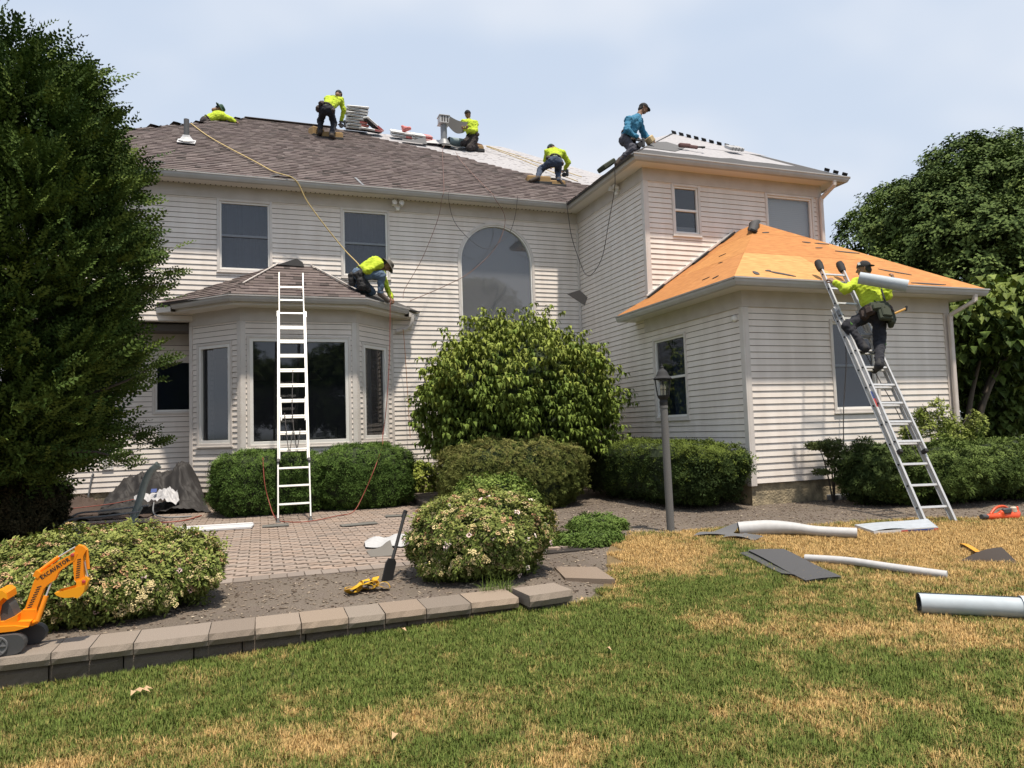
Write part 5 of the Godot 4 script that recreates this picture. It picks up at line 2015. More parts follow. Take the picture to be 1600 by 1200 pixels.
func big_leaf_tree(ms: Array) -> void:
	var t := thing("big_leaf_tree", Vector3(13.6, 0, -10.6), "broad leaved tree with bare leaning stems just behind the house corner", "tree")
	stems(t, Vector3(-0.2, -0.1, 0), [Vector3(0.35, 2.4, 0.2), Vector3(1.1, 2.6, 0.3), Vector3(-0.3, 2.8, -0.2), Vector3(1.7, 2.9, -0.1)], 0.075, mat(0.17, 0.14, 0.11, 0.95, M.speck, 4.0), "trunk")
	for q in [[0.5, 3.15, 0.2, 1.75, 0.85, 1.3, 620, 71], [1.9, 2.4, -0.6, 1.4, 1.5, 1.0, 420, 72], [-0.3, 2.2, -0.8, 1.1, 1.3, 0.9, 320, 73], [0.9, 1.6, -1.2, 2.4, 1.3, 0.7, 420, 74], [1.5, 3.7, 0.0, 1.5, 0.5, 1.0, 240, 75], [3.2, 2.0, -0.9, 1.3, 1.8, 1.0, 260, 76]]:
		foliage(t, {half = Vector3(q[3], q[4], q[5]), centre = Vector3(q[0], q[1], q[2]), n = q[6], mesh = ms, mat = M.leaf, c0 = Color(0.035, 0.06, 0.016), c1 = Color(0.075, 0.11, 0.026), tip = Color(0.15, 0.19, 0.045), tips = 0.5, amp = 0.3, freq = 0.9, droop = true, seed = q[7], deep = 0.6}, "crown")

# ---------------------------------------------------------------- people
# bones: [from, to, radius at from, radius at to]; joined with a smooth union and meshed as surface nets
func field_mesh(out: MB, bones: Array, cell: float, k: float, infl := 0.0, ripple := 0.0, paint = null) -> void:
	var lo := Vector3(1e9, 1e9, 1e9)
	var hi := -lo
	for q in bones:
		for e in 2:
			var r: float = q[2 + e] + infl + 3.0 * k + cell * 2.0
			lo = lo.min(q[e] - Vector3(r, r, r))
			hi = hi.max(q[e] + Vector3(r, r, r))
	var nx := int((hi.x - lo.x) / cell) + 2
	var ny := int((hi.y - lo.y) / cell) + 2
	var nz := int((hi.z - lo.z) / cell) + 2
	var g := PackedFloat32Array()
	g.resize(nx * ny * nz)
	var ik := 1.0 / k
	for q in bones:
		var a: Vector3 = q[0]
		var ab: Vector3 = q[1] - a
		var l2 := maxf(ab.length_squared(), 1e-9)
		var ra: float = q[2] + infl
		var rb: float = q[3] + infl
		var m := maxf(ra, rb) + 2.6 * k
		var p0: Vector3 = (a.min(q[1]) - Vector3(m, m, m) - lo) / cell
		var p1: Vector3 = (a.max(q[1]) + Vector3(m, m, m) - lo) / cell
		var i1 := mini(nx - 1, int(p1.x) + 1)
		var j1 := mini(ny - 1, int(p1.y) + 1)
		var k1 := mini(nz - 1, int(p1.z) + 1)
		var lim := m
		for z in range(maxi(0, int(p0.z)), k1 + 1):
			for y in range(maxi(0, int(p0.y)), j1 + 1):
				var row := (z * ny + y) * nx
				var p := Vector3(lo.x + maxi(0, int(p0.x)) * cell, lo.y + y * cell, lo.z + z * cell) - a
				for x in range(maxi(0, int(p0.x)), i1 + 1):
					var t := clampf(p.dot(ab) / l2, 0.0, 1.0)
					var d := (p - ab * t).length() - lerpf(ra, rb, t)
					if d < lim:
						g[row + x] += exp(-maxf(d, -0.25) * ik)
					p.x += cell
	# vertices
	var vid := PackedInt32Array()
	vid.resize(nx * ny * nz)
	vid.fill(-1)
	var vs := PackedVector3Array()
	var nxy := nx * ny
	for z in nz - 1:
		for y in ny - 1:
			var row := z * nxy + y * nx
			for x in nx - 1:
				var i := row + x
				var g0 := g[i]
				var g1 := g[i + 1]
				var g2 := g[i + nx]
				var g3 := g[i + nx + 1]
				var g4 := g[i + nxy]
				var g5 := g[i + nxy + 1]
				var g6 := g[i + nxy + nx]
				var g7 := g[i + nxy + nx + 1]
				var c := int(g0 > 1.0) + int(g1 > 1.0) + int(g2 > 1.0) + int(g3 > 1.0) + int(g4 > 1.0) + int(g5 > 1.0) + int(g6 > 1.0) + int(g7 > 1.0)
				if c == 0 or c == 8:
					continue
				var f := [g0, g1, g2, g3, g4, g5, g6, g7]
				for w in 8:
					f[w] = -k * log(maxf(f[w], 1e-9))
				var s := Vector3.ZERO
				var n := 0
				for e in [[0, 1], [2, 3], [4, 5], [6, 7], [0, 2], [1, 3], [4, 6], [5, 7], [0, 4], [1, 5], [2, 6], [3, 7]]:
					var fa: float = f[e[0]]
					var fb: float = f[e[1]]
					if (fa < 0.0) != (fb < 0.0):
						var t := fa / (fa - fb)
						var pa := Vector3(e[0] & 1, (e[0] >> 1) & 1, e[0] >> 2)
						var pb := Vector3(e[1] & 1, (e[1] >> 1) & 1, e[1] >> 2)
						s += pa.lerp(pb, t)
						n += 1
				vid[i] = vs.size()
				vs.append(lo + (Vector3(x, y, z) + s / n) * cell)
	# faces
	var tris := PackedInt32Array()
	var st := [1, nx, nxy]
	for z in range(1, nz - 1):
		for y in range(1, ny - 1):
			var row := z * nxy + y * nx
			for x in range(1, nx - 1):
				var i := row + x
				if vid[i] < 0:
					continue
				var a0 := g[i] > 1.0
				for ax in 3:
					if (g[i + st[ax]] > 1.0) == a0:
						continue
					var u: int = st[(ax + 1) % 3]
					var w: int = st[(ax + 2) % 3]
					var q := [vid[i], vid[i - u], vid[i - u - w], vid[i - w]]
					if q[1] < 0 or q[2] < 0 or q[3] < 0:
						continue
					if a0:
						tris.append_array([q[0], q[1], q[2], q[0], q[2], q[3]])
					else:
						tris.append_array([q[0], q[2], q[1], q[0], q[3], q[2]])
	var ns := PackedVector3Array()
	ns.resize(vs.size())
	for i in range(0, tris.size(), 3):
		var fn := (vs[tris[i + 1]] - vs[tris[i]]).cross(vs[tris[i + 2]] - vs[tris[i]])
		for e in 3:
			ns[tris[i + e]] += fn
	var sgn := 1.0
	# outward is away from the nearest bone
	if vs.size():
		var best := 1e9
		var away := Vector3.UP
		for q in bones:
			var cp := Geometry3D.get_closest_point_to_segment(vs[0], q[0], q[1])
			if vs[0].distance_to(cp) < best:
				best = vs[0].distance_to(cp)
				away = vs[0] - cp
		if ns[0].dot(away) < 0.0:
			sgn = -1.0
	for i in ns.size():
		ns[i] = ns[i].normalized() * sgn
	if ripple > 0.0:
		var src := vs.duplicate()
		for i in vs.size():
			vs[i] += ns[i] * ripple * (fold.get_noise_3dv(src[i]) + 0.5 * fold.get_noise_3dv(src[i] * 2.3))
		ns.fill(Vector3.ZERO)
		for i in range(0, tris.size(), 3):
			var fn := (vs[tris[i + 1]] - vs[tris[i]]).cross(vs[tris[i + 2]] - vs[tris[i]])
			for e in 3:
				ns[tris[i + e]] += fn
		for i in ns.size():
			ns[i] = ns[i].normalized() * sgn
	for i in range(0, tris.size(), 3):
		if paint is Callable:
			out.col = paint.call((vs[tris[i]] + vs[tris[i + 1]] + vs[tris[i + 2]]) / 3.0)
		out.tri3(vs[tris[i]], vs[tris[i + 1]], vs[tris[i + 2]], ns[tris[i]], ns[tris[i + 1]], ns[tris[i + 2]])

var fold := FastNoiseLite.new()
var head_mb: MB
var hand_mb: MB

func append_mb(dst: MB, src: MB, t: Transform3D) -> void:
	var nb := t.basis.inverse().transposed()
	var flip := t.basis.determinant() < 0.0
	for i in range(0, src.v.size(), 3):
		var o := [0, 2, 1] if flip else [0, 1, 2]
		for e in o:
			dst.v.append(t * src.v[i + e])
			dst.n.append((nb * src.n[i + e]).normalized())
			dst.c.append(src.c[i + e])

const SKIN := Color(0.23, 0.125, 0.075)

func make_head() -> void:
	# face towards +z, centre of the skull at the origin, 0.22 m high
	head_mb = MB.new()
	head_mb.colored = true
	head_mb.col = SKIN
	var V := func(x, y, z): return Vector3(x, y, z)
	var b := [
		[V.call(0, 0.028, -0.014), V.call(0, 0.03, 0.012), 0.074, 0.07], [V.call(0, 0.0, 0.0), V.call(0, -0.03, 0.02), 0.066, 0.058],
		[V.call(-0.022, -0.062, 0.035), V.call(0.022, -0.062, 0.035), 0.034, 0.034], [V.call(0, -0.08, 0.055), V.call(0, -0.075, 0.05), 0.02, 0.02],
		[V.call(-0.05, -0.04, 0.0), V.call(-0.02, -0.075, 0.045), 0.022, 0.018], [V.call(0.05, -0.04, 0.0), V.call(0.02, -0.075, 0.045), 0.022, 0.018],
		[V.call(0, 0.005, 0.083), V.call(0, -0.028, 0.102), 0.009, 0.013], [V.call(-0.013, -0.031, 0.088), V.call(0.013, -0.031, 0.088), 0.009, 0.009],
		[V.call(-0.042, 0.022, 0.068), V.call(0.042, 0.022, 0.068), 0.014, 0.014],
		[V.call(-0.018, -0.056, 0.079), V.call(0.018, -0.056, 0.079), 0.007, 0.007], [V.call(-0.015, -0.065, 0.077), V.call(0.015, -0.065, 0.077), 0.008, 0.008],
		[V.call(-0.045, -0.018, 0.058), V.call(-0.03, -0.03, 0.062), 0.018, 0.015], [V.call(0.045, -0.018, 0.058), V.call(0.03, -0.03, 0.062), 0.018, 0.015],
		[V.call(-0.077, 0.014, -0.012), V.call(-0.078, -0.022, -0.004), 0.010, 0.008], [V.call(0.077, 0.014, -0.012), V.call(0.078, -0.022, -0.004), 0.010, 0.008],
		[V.call(0, -0.05, -0.02), V.call(0, -0.15, -0.035), 0.05, 0.052]]
	field_mesh(head_mb, b, 0.0055, 0.005, 0.0, 0.0, func(p):
		if p.z > 0.06 and absf(p.y + 0.06) < 0.008 and absf(p.x) < 0.022: return Color(0.24, 0.09, 0.07)
		if p.z > 0.055 and absf(p.y - 0.026) < 0.006 and absf(absf(p.x) - 0.031) < 0.017: return Color(0.03, 0.02, 0.015)
		return SKIN)
	for s in [-1.0, 1.0]:
		head_mb.col = Color(0.55, 0.5, 0.45)
		head_mb.lathe([Vector2(0.0, -0.0105), Vector2(0.0075, -0.0075), Vector2(0.0105, 0), Vector2(0.0075, 0.0075), Vector2(0, 0.0105)], Transform3D(Basis(), Vector3(0.031 * s, 0.006, 0.069)), 8)
		head_mb.col = Color(0.02, 0.012, 0.01)
		head_mb.lathe([Vector2(0.0, -0.005), Vector2(0.005, 0), Vector2(0, 0.005)], Transform3D(Basis(), Vector3(0.031 * s, 0.006, 0.0775)), 6)

func make_hand() -> void:
	# right hand: wrist at the origin, fingers along +y curling towards +z, thumb on -x
	hand_mb = MB.new()
	hand_mb.colored = true
	hand_mb.col = SKIN
	var b := []
	for i in 4:
		var x := -0.027 + i * 0.018
		var L: float = [0.040, 0.045, 0.042, 0.032][i]
		var k0 := Vector3(x, 0.085 - absf(i - 1.3) * 0.004, 0)
		b.append([Vector3(x * 0.6, 0.0, 0), k0, 0.016, 0.012])
		var k1 := k0 + Vector3(0, L * 0.75, L * 0.45)
		var k2 := k1 + Vector3(0, L * 0.15, L * 0.62)
		var k3 := k2 + Vector3(0, -L * 0.25, L * 0.42)
		b.append([k0, k1, 0.0098, 0.009])
		b.append([k1, k2, 0.009, 0.0082])
		b.append([k2, k3, 0.0082, 0.007])
	b.append([Vector3(-0.02, 0.02, 0.004), Vector3(-0.045, 0.05, 0.016), 0.014, 0.0115])
	b.append([Vector3(-0.045, 0.05, 0.016), Vector3(-0.05, 0.078, 0.034), 0.0108, 0.0095])
	b.append([Vector3(-0.05, 0.078, 0.034), Vector3(-0.042, 0.098, 0.048), 0.0095, 0.0075])
	b.append([Vector3(0, -0.045, 0), Vector3(0, 0.0, 0), 0.026, 0.022])
	field_mesh(hand_mb, b, 0.0042, 0.0028)

func cloth(r: float, g: float, b: float, rough := 0.9) -> StandardMaterial3D:
	var m := mat(r, g, b, rough, M.fine, 6.0)
	m.rim_enabled = true
	m.rim = 0.2
	return m

func person(label: String, J: Dictionary, o: Dictionary) -> Node3D:
	var base: Vector3 = (J.anl + J.anr) * 0.5
	var P := {}
	for k in J:
		P[k] = J[k] - base
	var t := thing("person", base, label, "person", "roofers at work on the house")
	var sc: float = o.get("scale", 1.0)
	var spine: Vector3 = (P.chest - P.pelvis)
	var torso := [[P.pelvis, P.pelvis.lerp(P.chest, 0.55), 0.112 * sc, 0.115 * sc], [P.pelvis.lerp(P.chest, 0.5), P.chest, 0.118 * sc, 0.128 * sc], [P.chest, P.neck.lerp(P.chest, 0.25), 0.125 * sc, 0.065 * sc],
		[P.shl, P.shr, 0.066 * sc, 0.066 * sc], [P.chest.lerp(P.shl, 0.6), P.pelvis.lerp(P.hil, 0.4) + spine * 0.3, 0.082 * sc, 0.085 * sc], [P.chest.lerp(P.shr, 0.6), P.pelvis.lerp(P.hir, 0.4) + spine * 0.3, 0.082 * sc, 0.085 * sc]]
	var arms := []
	for s in ["l", "r"]:
		arms.append([P["sh" + s], P["el" + s], 0.058 * sc, 0.047 * sc])
		arms.append([P["el" + s], P["ha" + s], 0.046 * sc, 0.033 * sc])
	var legs := [[P.hil, P.hir, 0.10 * sc, 0.10 * sc], [P.pelvis - spine * 0.05, P.pelvis + spine * 0.18, 0.11 * sc, 0.108 * sc]]
	var feet := []
	for s in ["l", "r"]:
		legs.append([P["hi" + s], P["kn" + s], 0.088 * sc, 0.062 * sc])
		legs.append([P["kn" + s], P["an" + s], 0.060 * sc, 0.043 * sc])
		feet.append([P["an" + s], P["to" + s], 0.048 * sc, 0.040 * sc])
		feet.append([P["an" + s], P["an" + s].lerp(P["kn" + s], 0.22), 0.048 * sc, 0.05 * sc])
	var neck := [[P.neck.lerp(P.chest, 0.3), P.head, 0.055 * sc, 0.05 * sc]]
	# one continuous body
	var b := MB.new()
	b.colored = true
	b.col = SKIN
	field_mesh(b, torso + arms + legs + feet + neck, 0.02, 0.02, -0.012)
	var f: Vector3 = o.face.normalized()
	var up: Vector3 = o.get("crown", (P.head - P.neck).normalized())
	var hx := up.cross(f).normalized()
	var hb := Basis(hx, f.cross(hx).normalized(), f)
	var ht := Transform3D(hb.scaled_local(Vector3.ONE * 1.0), P.head)
	append_mb(b, head_mb, ht)
	for s in ["l", "r"]:
		var d: Vector3 = (P["ha" + s] - P["el" + s]).normalized()
		var palm: Vector3 = o.get("palm_" + s, Vector3(0, -1, 0.2))
		palm = (palm - d * palm.dot(d)).normalized()
		var x := d.cross(palm).normalized()
		var hb2 := Basis(x, d, palm)
		if o.get("mirror_" + s, s == "l"):
			hb2 = Basis(-x, d, palm)
		append_mb(b, hand_mb, Transform3D(hb2, P["ha" + s] + d * 0.01))
	obj("body", b, M.skin, t)
	b = MB.new()
	field_mesh(b, torso + arms, 0.0145, 0.018, 0.012, 0.019)
	var shirt := obj("shirt", b, o.shirt, t)
	if o.has("print"):
		# the dark worn print across the back
		var bn: Vector3 = o.print
		var sd: Vector3 = (P.shr - P.shl).normalized()
		bn = (bn - sd * bn.dot(sd)).normalized()
		var bu := bn.cross(sd).normalized()
		if bu.dot(spine) < 0.0:
			bu = -bu
		b = MB.new()
		for k in 9:
			var pc: Vector3 = P.chest.lerp(P.neck, 0.25) + sd * (k - 4) * 0.024 + bn * (0.118 - 0.0016 * (k - 4) * (k - 4)) * sc
			b.box(Transform3D(Basis(sd, bu, bn).orthonormalized(), pc), Vector3(0.015, 0.035 + 0.012 * hsh(k, 3.0), 0.05))
			if k % 2 == 0:
				b.box(Transform3D(Basis(sd, bu, bn).orthonormalized(), pc - bu * 0.055), Vector3(0.02, 0.014, 0.05))
		obj("print", b, M.print_ink, shirt)
	b = MB.new()
	field_mesh(b, legs, 0.0145, 0.018, 0.015, 0.017)
	obj("trousers", b, o.trousers, t)
	for s in ["l", "r"]:
		b = MB.new()
		var q := [[P["an" + s], P["to" + s], 0.056 * sc, 0.046 * sc], [P["an" + s], P["an" + s].lerp(P["kn" + s], 0.24), 0.054 * sc, 0.056 * sc]]
		field_mesh(b, q, 0.012, 0.008, 0.0)
		var sole: Vector3 = (P["an" + s] + P["to" + s]) * 0.5
		obj("boot", b, o.get("boot", M.boot), t)
	# headgear
	b = MB.new()
	match o.hat:
		"cap", "cap_back":
			var dome := []
			for i in 8:
				var a := PI / 2 * i / 7.0
				dome.append(Vector2(0.092 * cos(a), 0.095 * sin(a)))
			dome.append(Vector2(0.0, 0.0955))
			b.lathe([Vector2(0.086, -0.004)] + dome, Transform3D(hb.scaled_local(Vector3(0.98, 1, 1.12)), P.head + hb.y * 0.028 - f * 0.006), 18)
			var z := 1.0 if o.hat == "cap" else -1.0
			var poly := PackedVector2Array()
			for i in 13:
				var a := PI * i / 12.0
				poly.append(Vector2(cos(a) * 0.078, sin(a) * 0.082))
			b.prism(Transform3D(Basis(hb.x, f * z, hb.x.cross(f * z)).rotated(hb.x, 0.22 * z), P.head + hb.y * 0.034 + f * z * 0.072), poly, 0.006)
			var cap := obj("cap", b, o.hat_mat, t)
			b = MB.new()
			b.lathe([Vector2(0, 0.005), Vector2(0.008, 0.004), Vector2(0.01, 0)], Transform3D(hb, P.head + hb.y * 0.122), 10)
			obj("button", b, o.hat_mat, cap)
			if o.has("badge"):
				b = MB.new()
				b.prism(Transform3D(Basis(hb.z, hb.y, -hb.x), P.head + hb.y * 0.075 + f * 0.055 + hb.x * o.badge * 0.078), PackedVector2Array([Vector2(-0.018, -0.02), Vector2(0.018, -0.02), Vector2(0.02, 0.02), Vector2(-0.015, 0.02)]), 0.004)
				obj("emblem", b, M.frame, cap)
		"beanie":
			var dome := []
			for i in 8:
				var a := PI / 2 * i / 7.0
				dome.append(Vector2(0.094 * cos(a), 0.10 * sin(a)))
			b.lathe([Vector2(0.09, -0.02)] + dome + [Vector2(0, 0.1005)], Transform3D(hb.scaled_local(Vector3(0.98, 1, 1.12)), P.head + hb.y * 0.024), 18)
			obj("cap", b, o.hat_mat, t)
		"boonie":
			b.lathe([Vector2(0.165, -0.035), Vector2(0.13, -0.005), Vector2(0.094, 0.004), Vector2(0.09, 0.05), Vector2(0.075, 0.075), Vector2(0.0, 0.082)], Transform3D(hb.scaled_local(Vector3(0.98, 1, 1.08)), P.head + hb.y * 0.035), 22)
			b.lathe([Vector2(0.0, 0.076), Vector2(0.07, 0.07), Vector2(0.086, 0.045), Vector2(0.09, 0.0), Vector2(0.13, -0.012), Vector2(0.163, -0.04)], Transform3D(hb.scaled_local(Vector3(0.98, 1, 1.08)), P.head + hb.y * 0.035), 22)
			obj("hat", b, o.hat_mat, t)
	if o.hat in ["cap", "boonie"] or o.get("hair", true):
		b = MB.new()
		field_mesh(b, [[Vector3(0, 0.02, -0.028), Vector3(0, -0.03, -0.045), 0.073, 0.056], [Vector3(-0.06, 0.02, -0.02), Vector3(-0.064, -0.012, -0.015), 0.02, 0.014], [Vector3(0.06, 0.02, -0.02), Vector3(0.064, -0.012, -0.015), 0.02, 0.014]], 0.009, 0.006, 0.004)
		var hair := obj("hair", b, M.hair, t)
		hair.transform = Transform3D(hb, P.head)
	if o.get("belt", true):
		b = MB.new()
		var ax := spine.normalized()
		var sx: Vector3 = (P.hir - P.hil).normalized()
		sx = (sx - ax * sx.dot(ax)).normalized()
		var fz := sx.cross(ax)
		var c0: Vector3 = P.pelvis + ax * 0.055
		var ring := []
		for i in 17:
			var a := TAU * i / 16.0
			ring.append(c0 + sx * cos(a) * 0.152 * sc + fz * sin(a) * 0.136 * sc)
		b.tube(ring, 0.028, 8, false, 0.45)
		var belt := obj("tool_belt", b, M.leather, t)
		for q in o.get("pouches", [[0.0, 0.10, 0.13], [PI, 0.10, 0.13]]):
			b = MB.new()
			var od: Vector3 = sx * cos(q[0]) + fz * sin(q[0])
			var pc: Vector3 = c0 + od * 0.172 * sc - ax * (q[2] * 0.5)
			b.box(Transform3D(Basis(od.cross(ax).normalized(), ax, od), pc), Vector3(q[1], q[2], 0.075), 0.018)
			b.box(Transform3D(Basis(od.cross(ax).normalized(), ax, od), pc + od * 0.04 - ax * 0.02), Vector3(q[1] * 0.75, q[2] * 0.6, 0.05), 0.014)
			obj("pouch", b, M.leather if q.size() < 4 else q[3], belt)
	return t

func people() -> void:
	fold.seed = 8
	fold.frequency = 9.0
	fold.fractal_octaves = 2
	M.print_ink = mat(0.13, 0.16, 0.05, 0.9)
	M.skin = vmat(0.6)
	M.hair = mat(0.012, 0.010, 0.009, 0.7)
	M.boot = mat(0.05, 0.035, 0.025, 0.8, M.fine, 6.0)
	M.leather = mat(0.055, 0.035, 0.028, 0.75, M.speck, 8.0)
	M.canvas = mat(0.045, 0.055, 0.035, 0.85, M.fine, 8.0)
	var hivis := cloth(0.50, 0.63, 0.035)
	var navy := cloth(0.014, 0.015, 0.023)
	var dark := cloth(0.035, 0.027, 0.027)
	var jeans := cloth(0.10, 0.15, 0.23)
	var jeans_dark := cloth(0.045, 0.065, 0.11)
	var black := cloth(0.018, 0.018, 0.02)
	make_head()
	make_hand()
	var J := {
		p1 = {head = Vector3(2.00, 10.27, -18.48), neck = Vector3(1.90, 10.11, -18.38), chest = Vector3(1.81, 9.93, -18.24), pelvis = Vector3(1.63, 9.58, -17.94), shl = Vector3(1.69, 10.02, -18.32), shr = Vector3(2.04, 10.03, -18.32), ell = Vector3(1.71, 9.79, -18.44), hal = Vector3(1.85, 9.63, -18.60), elr = Vector3(2.11, 9.80, -18.34), har = Vector3(2.06, 9.56, -18.46), hil = Vector3(1.56, 9.54, -17.94), hir = Vector3(1.72, 9.55, -17.94), knl = Vector3(1.51, 9.39, -18.26), knr = Vector3(1.84, 9.35, -18.20), anl = Vector3(1.48, 9.04, -18.16), anr = Vector3(1.75, 8.91, -17.97), tol = Vector3(1.50, 9.03, -18.34), tor = Vector3(1.85, 8.91, -18.14)},
		p2 = {head = Vector3(5.56, 10.20, -18.57), neck = Vector3(5.59, 10.02, -18.55), chest = Vector3(5.62, 9.86, -18.55), pelvis = Vector3(5.66, 9.53, -18.50), shl = Vector3(5.42, 9.94, -18.53), shr = Vector3(5.75, 9.91, -18.47), ell = Vector3(5.33, 9.63, -18.39), hal = Vector3(5.37, 9.61, -18.21), elr = Vector3(5.72, 9.65, -18.37), har = Vector3(5.39, 9.61, -18.23), hil = Vector3(5.61, 9.52, -18.57), hir = Vector3(5.69, 9.46, -18.45), knl = Vector3(5.37, 9.28, -18.45), knr = Vector3(5.51, 9.14, -18.35), anl = Vector3(5.83, 9.39, -18.67), anr = Vector3(5.82, 9.26, -18.53), tol = Vector3(5.99, 9.41, -18.75), tor = Vector3(5.97, 9.32, -18.63)},
		p3 = {head = Vector3(7.10, 8.50, -16.32), neck = Vector3(7.15, 8.38, -16.24), chest = Vector3(7.11, 8.28, -16.12), pelvis = Vector3(6.98, 7.98, -15.84), shl = Vector3(6.94, 8.32, -16.18), shr = Vector3(7.35, 8.34, -16.18), ell = Vector3(6.95, 8.19, -16.36), hal = Vector3(7.09, 8.12, -16.52), elr = Vector3(7.52, 8.12, -16.20), har = Vector3(7.49, 8.02, -16.36), hil = Vector3(6.88, 7.93, -15.84), hir = Vector3(7.07, 7.93, -15.84), knl = Vector3(6.69, 7.81, -16.10), knr = Vector3(7.19, 7.83, -16.14), anl = Vector3(6.48, 7.47, -15.80), anr = Vector3(7.04, 7.47, -15.80), tol = Vector3(6.28, 7.37, -15.77), tor = Vector3(7.15, 7.35, -15.78)},
		p4 = {head = Vector3(7.56, 7.88, -12.50), neck = Vector3(7.46, 7.72, -12.50), chest = Vector3(7.33, 7.56, -12.50), pelvis = Vector3(7.14, 7.22, -12.50), shl = Vector3(7.11, 7.51, -12.35), shr = Vector3(7.54, 7.69, -12.67), ell = Vector3(7.01, 7.26, -12.26), hal = Vector3(7.22, 7.13, -12.24), elr = Vector3(7.67, 7.41, -12.70), har = Vector3(7.77, 7.29, -12.60), hil = Vector3(7.04, 7.11, -12.41), hir = Vector3(7.22, 7.19, -12.59), knl = Vector3(7.14, 6.89, -12.28), knr = Vector3(7.49, 7.13, -12.74), anl = Vector3(6.92, 6.69, -12.42), anr = Vector3(7.18, 6.86, -12.64), tol = Vector3(6.83, 6.60, -12.42), tor = Vector3(7.10, 6.78, -12.64)},
		p5 = {head = Vector3(2.39, 4.63, -13.85), neck = Vector3(2.29, 4.69, -13.89), chest = Vector3(2.16, 4.68, -13.93), pelvis = Vector3(1.85, 4.47, -13.95), shl = Vector3(2.21, 4.62, -13.75), shr = Vector3(2.29, 4.69, -14.09), ell = Vector3(1.95, 4.47, -13.68), hal = Vector3(2.09, 4.43, -13.81), elr = Vector3(2.37, 4.36, -14.11), har = Vector3(2.47, 4.01, -13.93), hil = Vector3(1.84, 4.41, -13.84), hir = Vector3(1.83, 4.44, -14.04), knl = Vector3(2.25, 4.41, -13.75), knr = Vector3(2.08, 4.12, -13.97), anl = Vector3(2.23, 4.05, -13.79), anr = Vector3(1.73, 4.25, -14.15), tol = Vector3(2.38, 3.92, -13.81), tor = Vector3(1.62, 4.27, -14.19)},
		p6 = {head = Vector3(8.52, 3.53, -8.05), neck = Vector3(8.51, 3.41, -8.03), chest = Vector3(8.50, 3.20, -7.97), pelvis = Vector3(8.44, 2.84, -7.83), shl = Vector3(8.39, 3.31, -8.08), shr = Vector3(8.66, 3.27, -7.95), ell = Vector3(8.14, 3.20, -8.05), hal = Vector3(8.07, 3.32, -8.15), elr = Vector3(8.74, 3.09, -7.87), har = Vector3(8.77, 3.27, -7.81), hil = Vector3(8.39, 2.81, -7.87), hir = Vector3(8.50, 2.78, -7.81), knl = Vector3(8.09, 2.65, -8.00), knr = Vector3(8.43, 2.38, -7.77), anl = Vector3(8.13, 2.29, -7.75), anr = Vector3(8.16, 2.03, -7.55), tol = Vector3(8.18, 2.25, -7.91), tor = Vector3(8.23, 1.97, -7.71)},
		p7 = {head = Vector3(-0.93, 9.76, -19.05), neck = Vector3(-0.87, 9.58, -18.98), chest = Vector3(-0.96, 9.49, -18.90), pelvis = Vector3(-1.24, 9.30, -18.85), shl = Vector3(-0.90, 9.65, -19.14), shr = Vector3(-0.84, 9.45, -18.78), ell = Vector3(-0.71, 9.56, -19.15), hal = Vector3(-0.59, 9.49, -19.10), elr = Vector3(-0.68, 9.40, -18.74), har = Vector3(-0.56, 9.34, -18.74), hil = Vector3(-1.27, 9.33, -18.95), hir = Vector3(-1.25, 9.24, -18.78), knl = Vector3(-1.24, 9.20, -19.20), knr = Vector3(-1.17, 9.15, -19.10), anl = Vector3(-1.49, 9.20, -19.40), anr = Vector3(-1.46, 9.15, -19.30), tol = Vector3(-1.59, 9.14, -19.40), tor = Vector3(-1.55, 9.09, -19.30)},
	}
	var t: Node3D
	t = person("roofer in yellow shirt and dark trousers bending on the shingles by the shingle stack", J.p1, {face = Vector3(0.35, -0.75, -0.6), crown = Vector3(0.3, 0.5, -0.75), print = Vector3(0, 0.75, 0.65), hat = "beanie", hat_mat = black, shirt = hivis, trousers = navy, palm_r = Vector3(-1, 0, 0), palm_l = Vector3(1, 0, 0), pouches = [[PI, 0.15, 0.22], [PI * 0.75, 0.12, 0.15], [0.1, 0.10, 0.14]]})
	t = person("roofer in yellow shirt kneeling beside the vent pipe and holding a shingle strip", J.p2, {face = Vector3(-0.62, -0.18, 0.7), crown = Vector3(0, 1, 0), hat = "cap", hat_mat = black, shirt = hivis, trousers = dark, boot = mat(0.16, 0.085, 0.045, 0.8), palm_r = Vector3(-0.2, 1, 0), palm_l = Vector3(-0.2, 1, 0), pouches = [[0.0, 0.09, 0.12], [PI * 0.9, 0.09, 0.12]]})
	t = person("roofer in yellow shirt, blue jeans and teal cap bending at the lower shingle edge", J.p3, {face = Vector3(-0.25, -0.8, -0.55), crown = Vector3(-0.2, 0.5, -0.8), print = Vector3(0, 0.7, 0.7), hat = "beanie", hat_mat = cloth(0.03, 0.075, 0.09), shirt = hivis, trousers = jeans_dark, palm_r = Vector3(-1, 0, 0), palm_l = Vector3(1, 0, 0), pouches = [[PI * 0.95, 0.10, 0.13], [-0.1, 0.11, 0.15]]})
	t = person("man in blue long sleeve shirt and black cap climbing the wing roof edge", J.p4, {face = Vector3(0.86, -0.42, 0.3), crown = Vector3(0.35, 0.93, 0), hat = "cap", hat_mat = black, badge = 1.0, shirt = cloth(0.035, 0.19, 0.33), trousers = cloth(0.075, 0.075, 0.095), palm_r = Vector3(0.2, -1, 0), palm_l = Vector3(0.3, -1, -0.3), pouches = [[PI * 0.6, 0.12, 0.16], [PI * 0.9, 0.10, 0.13]]})
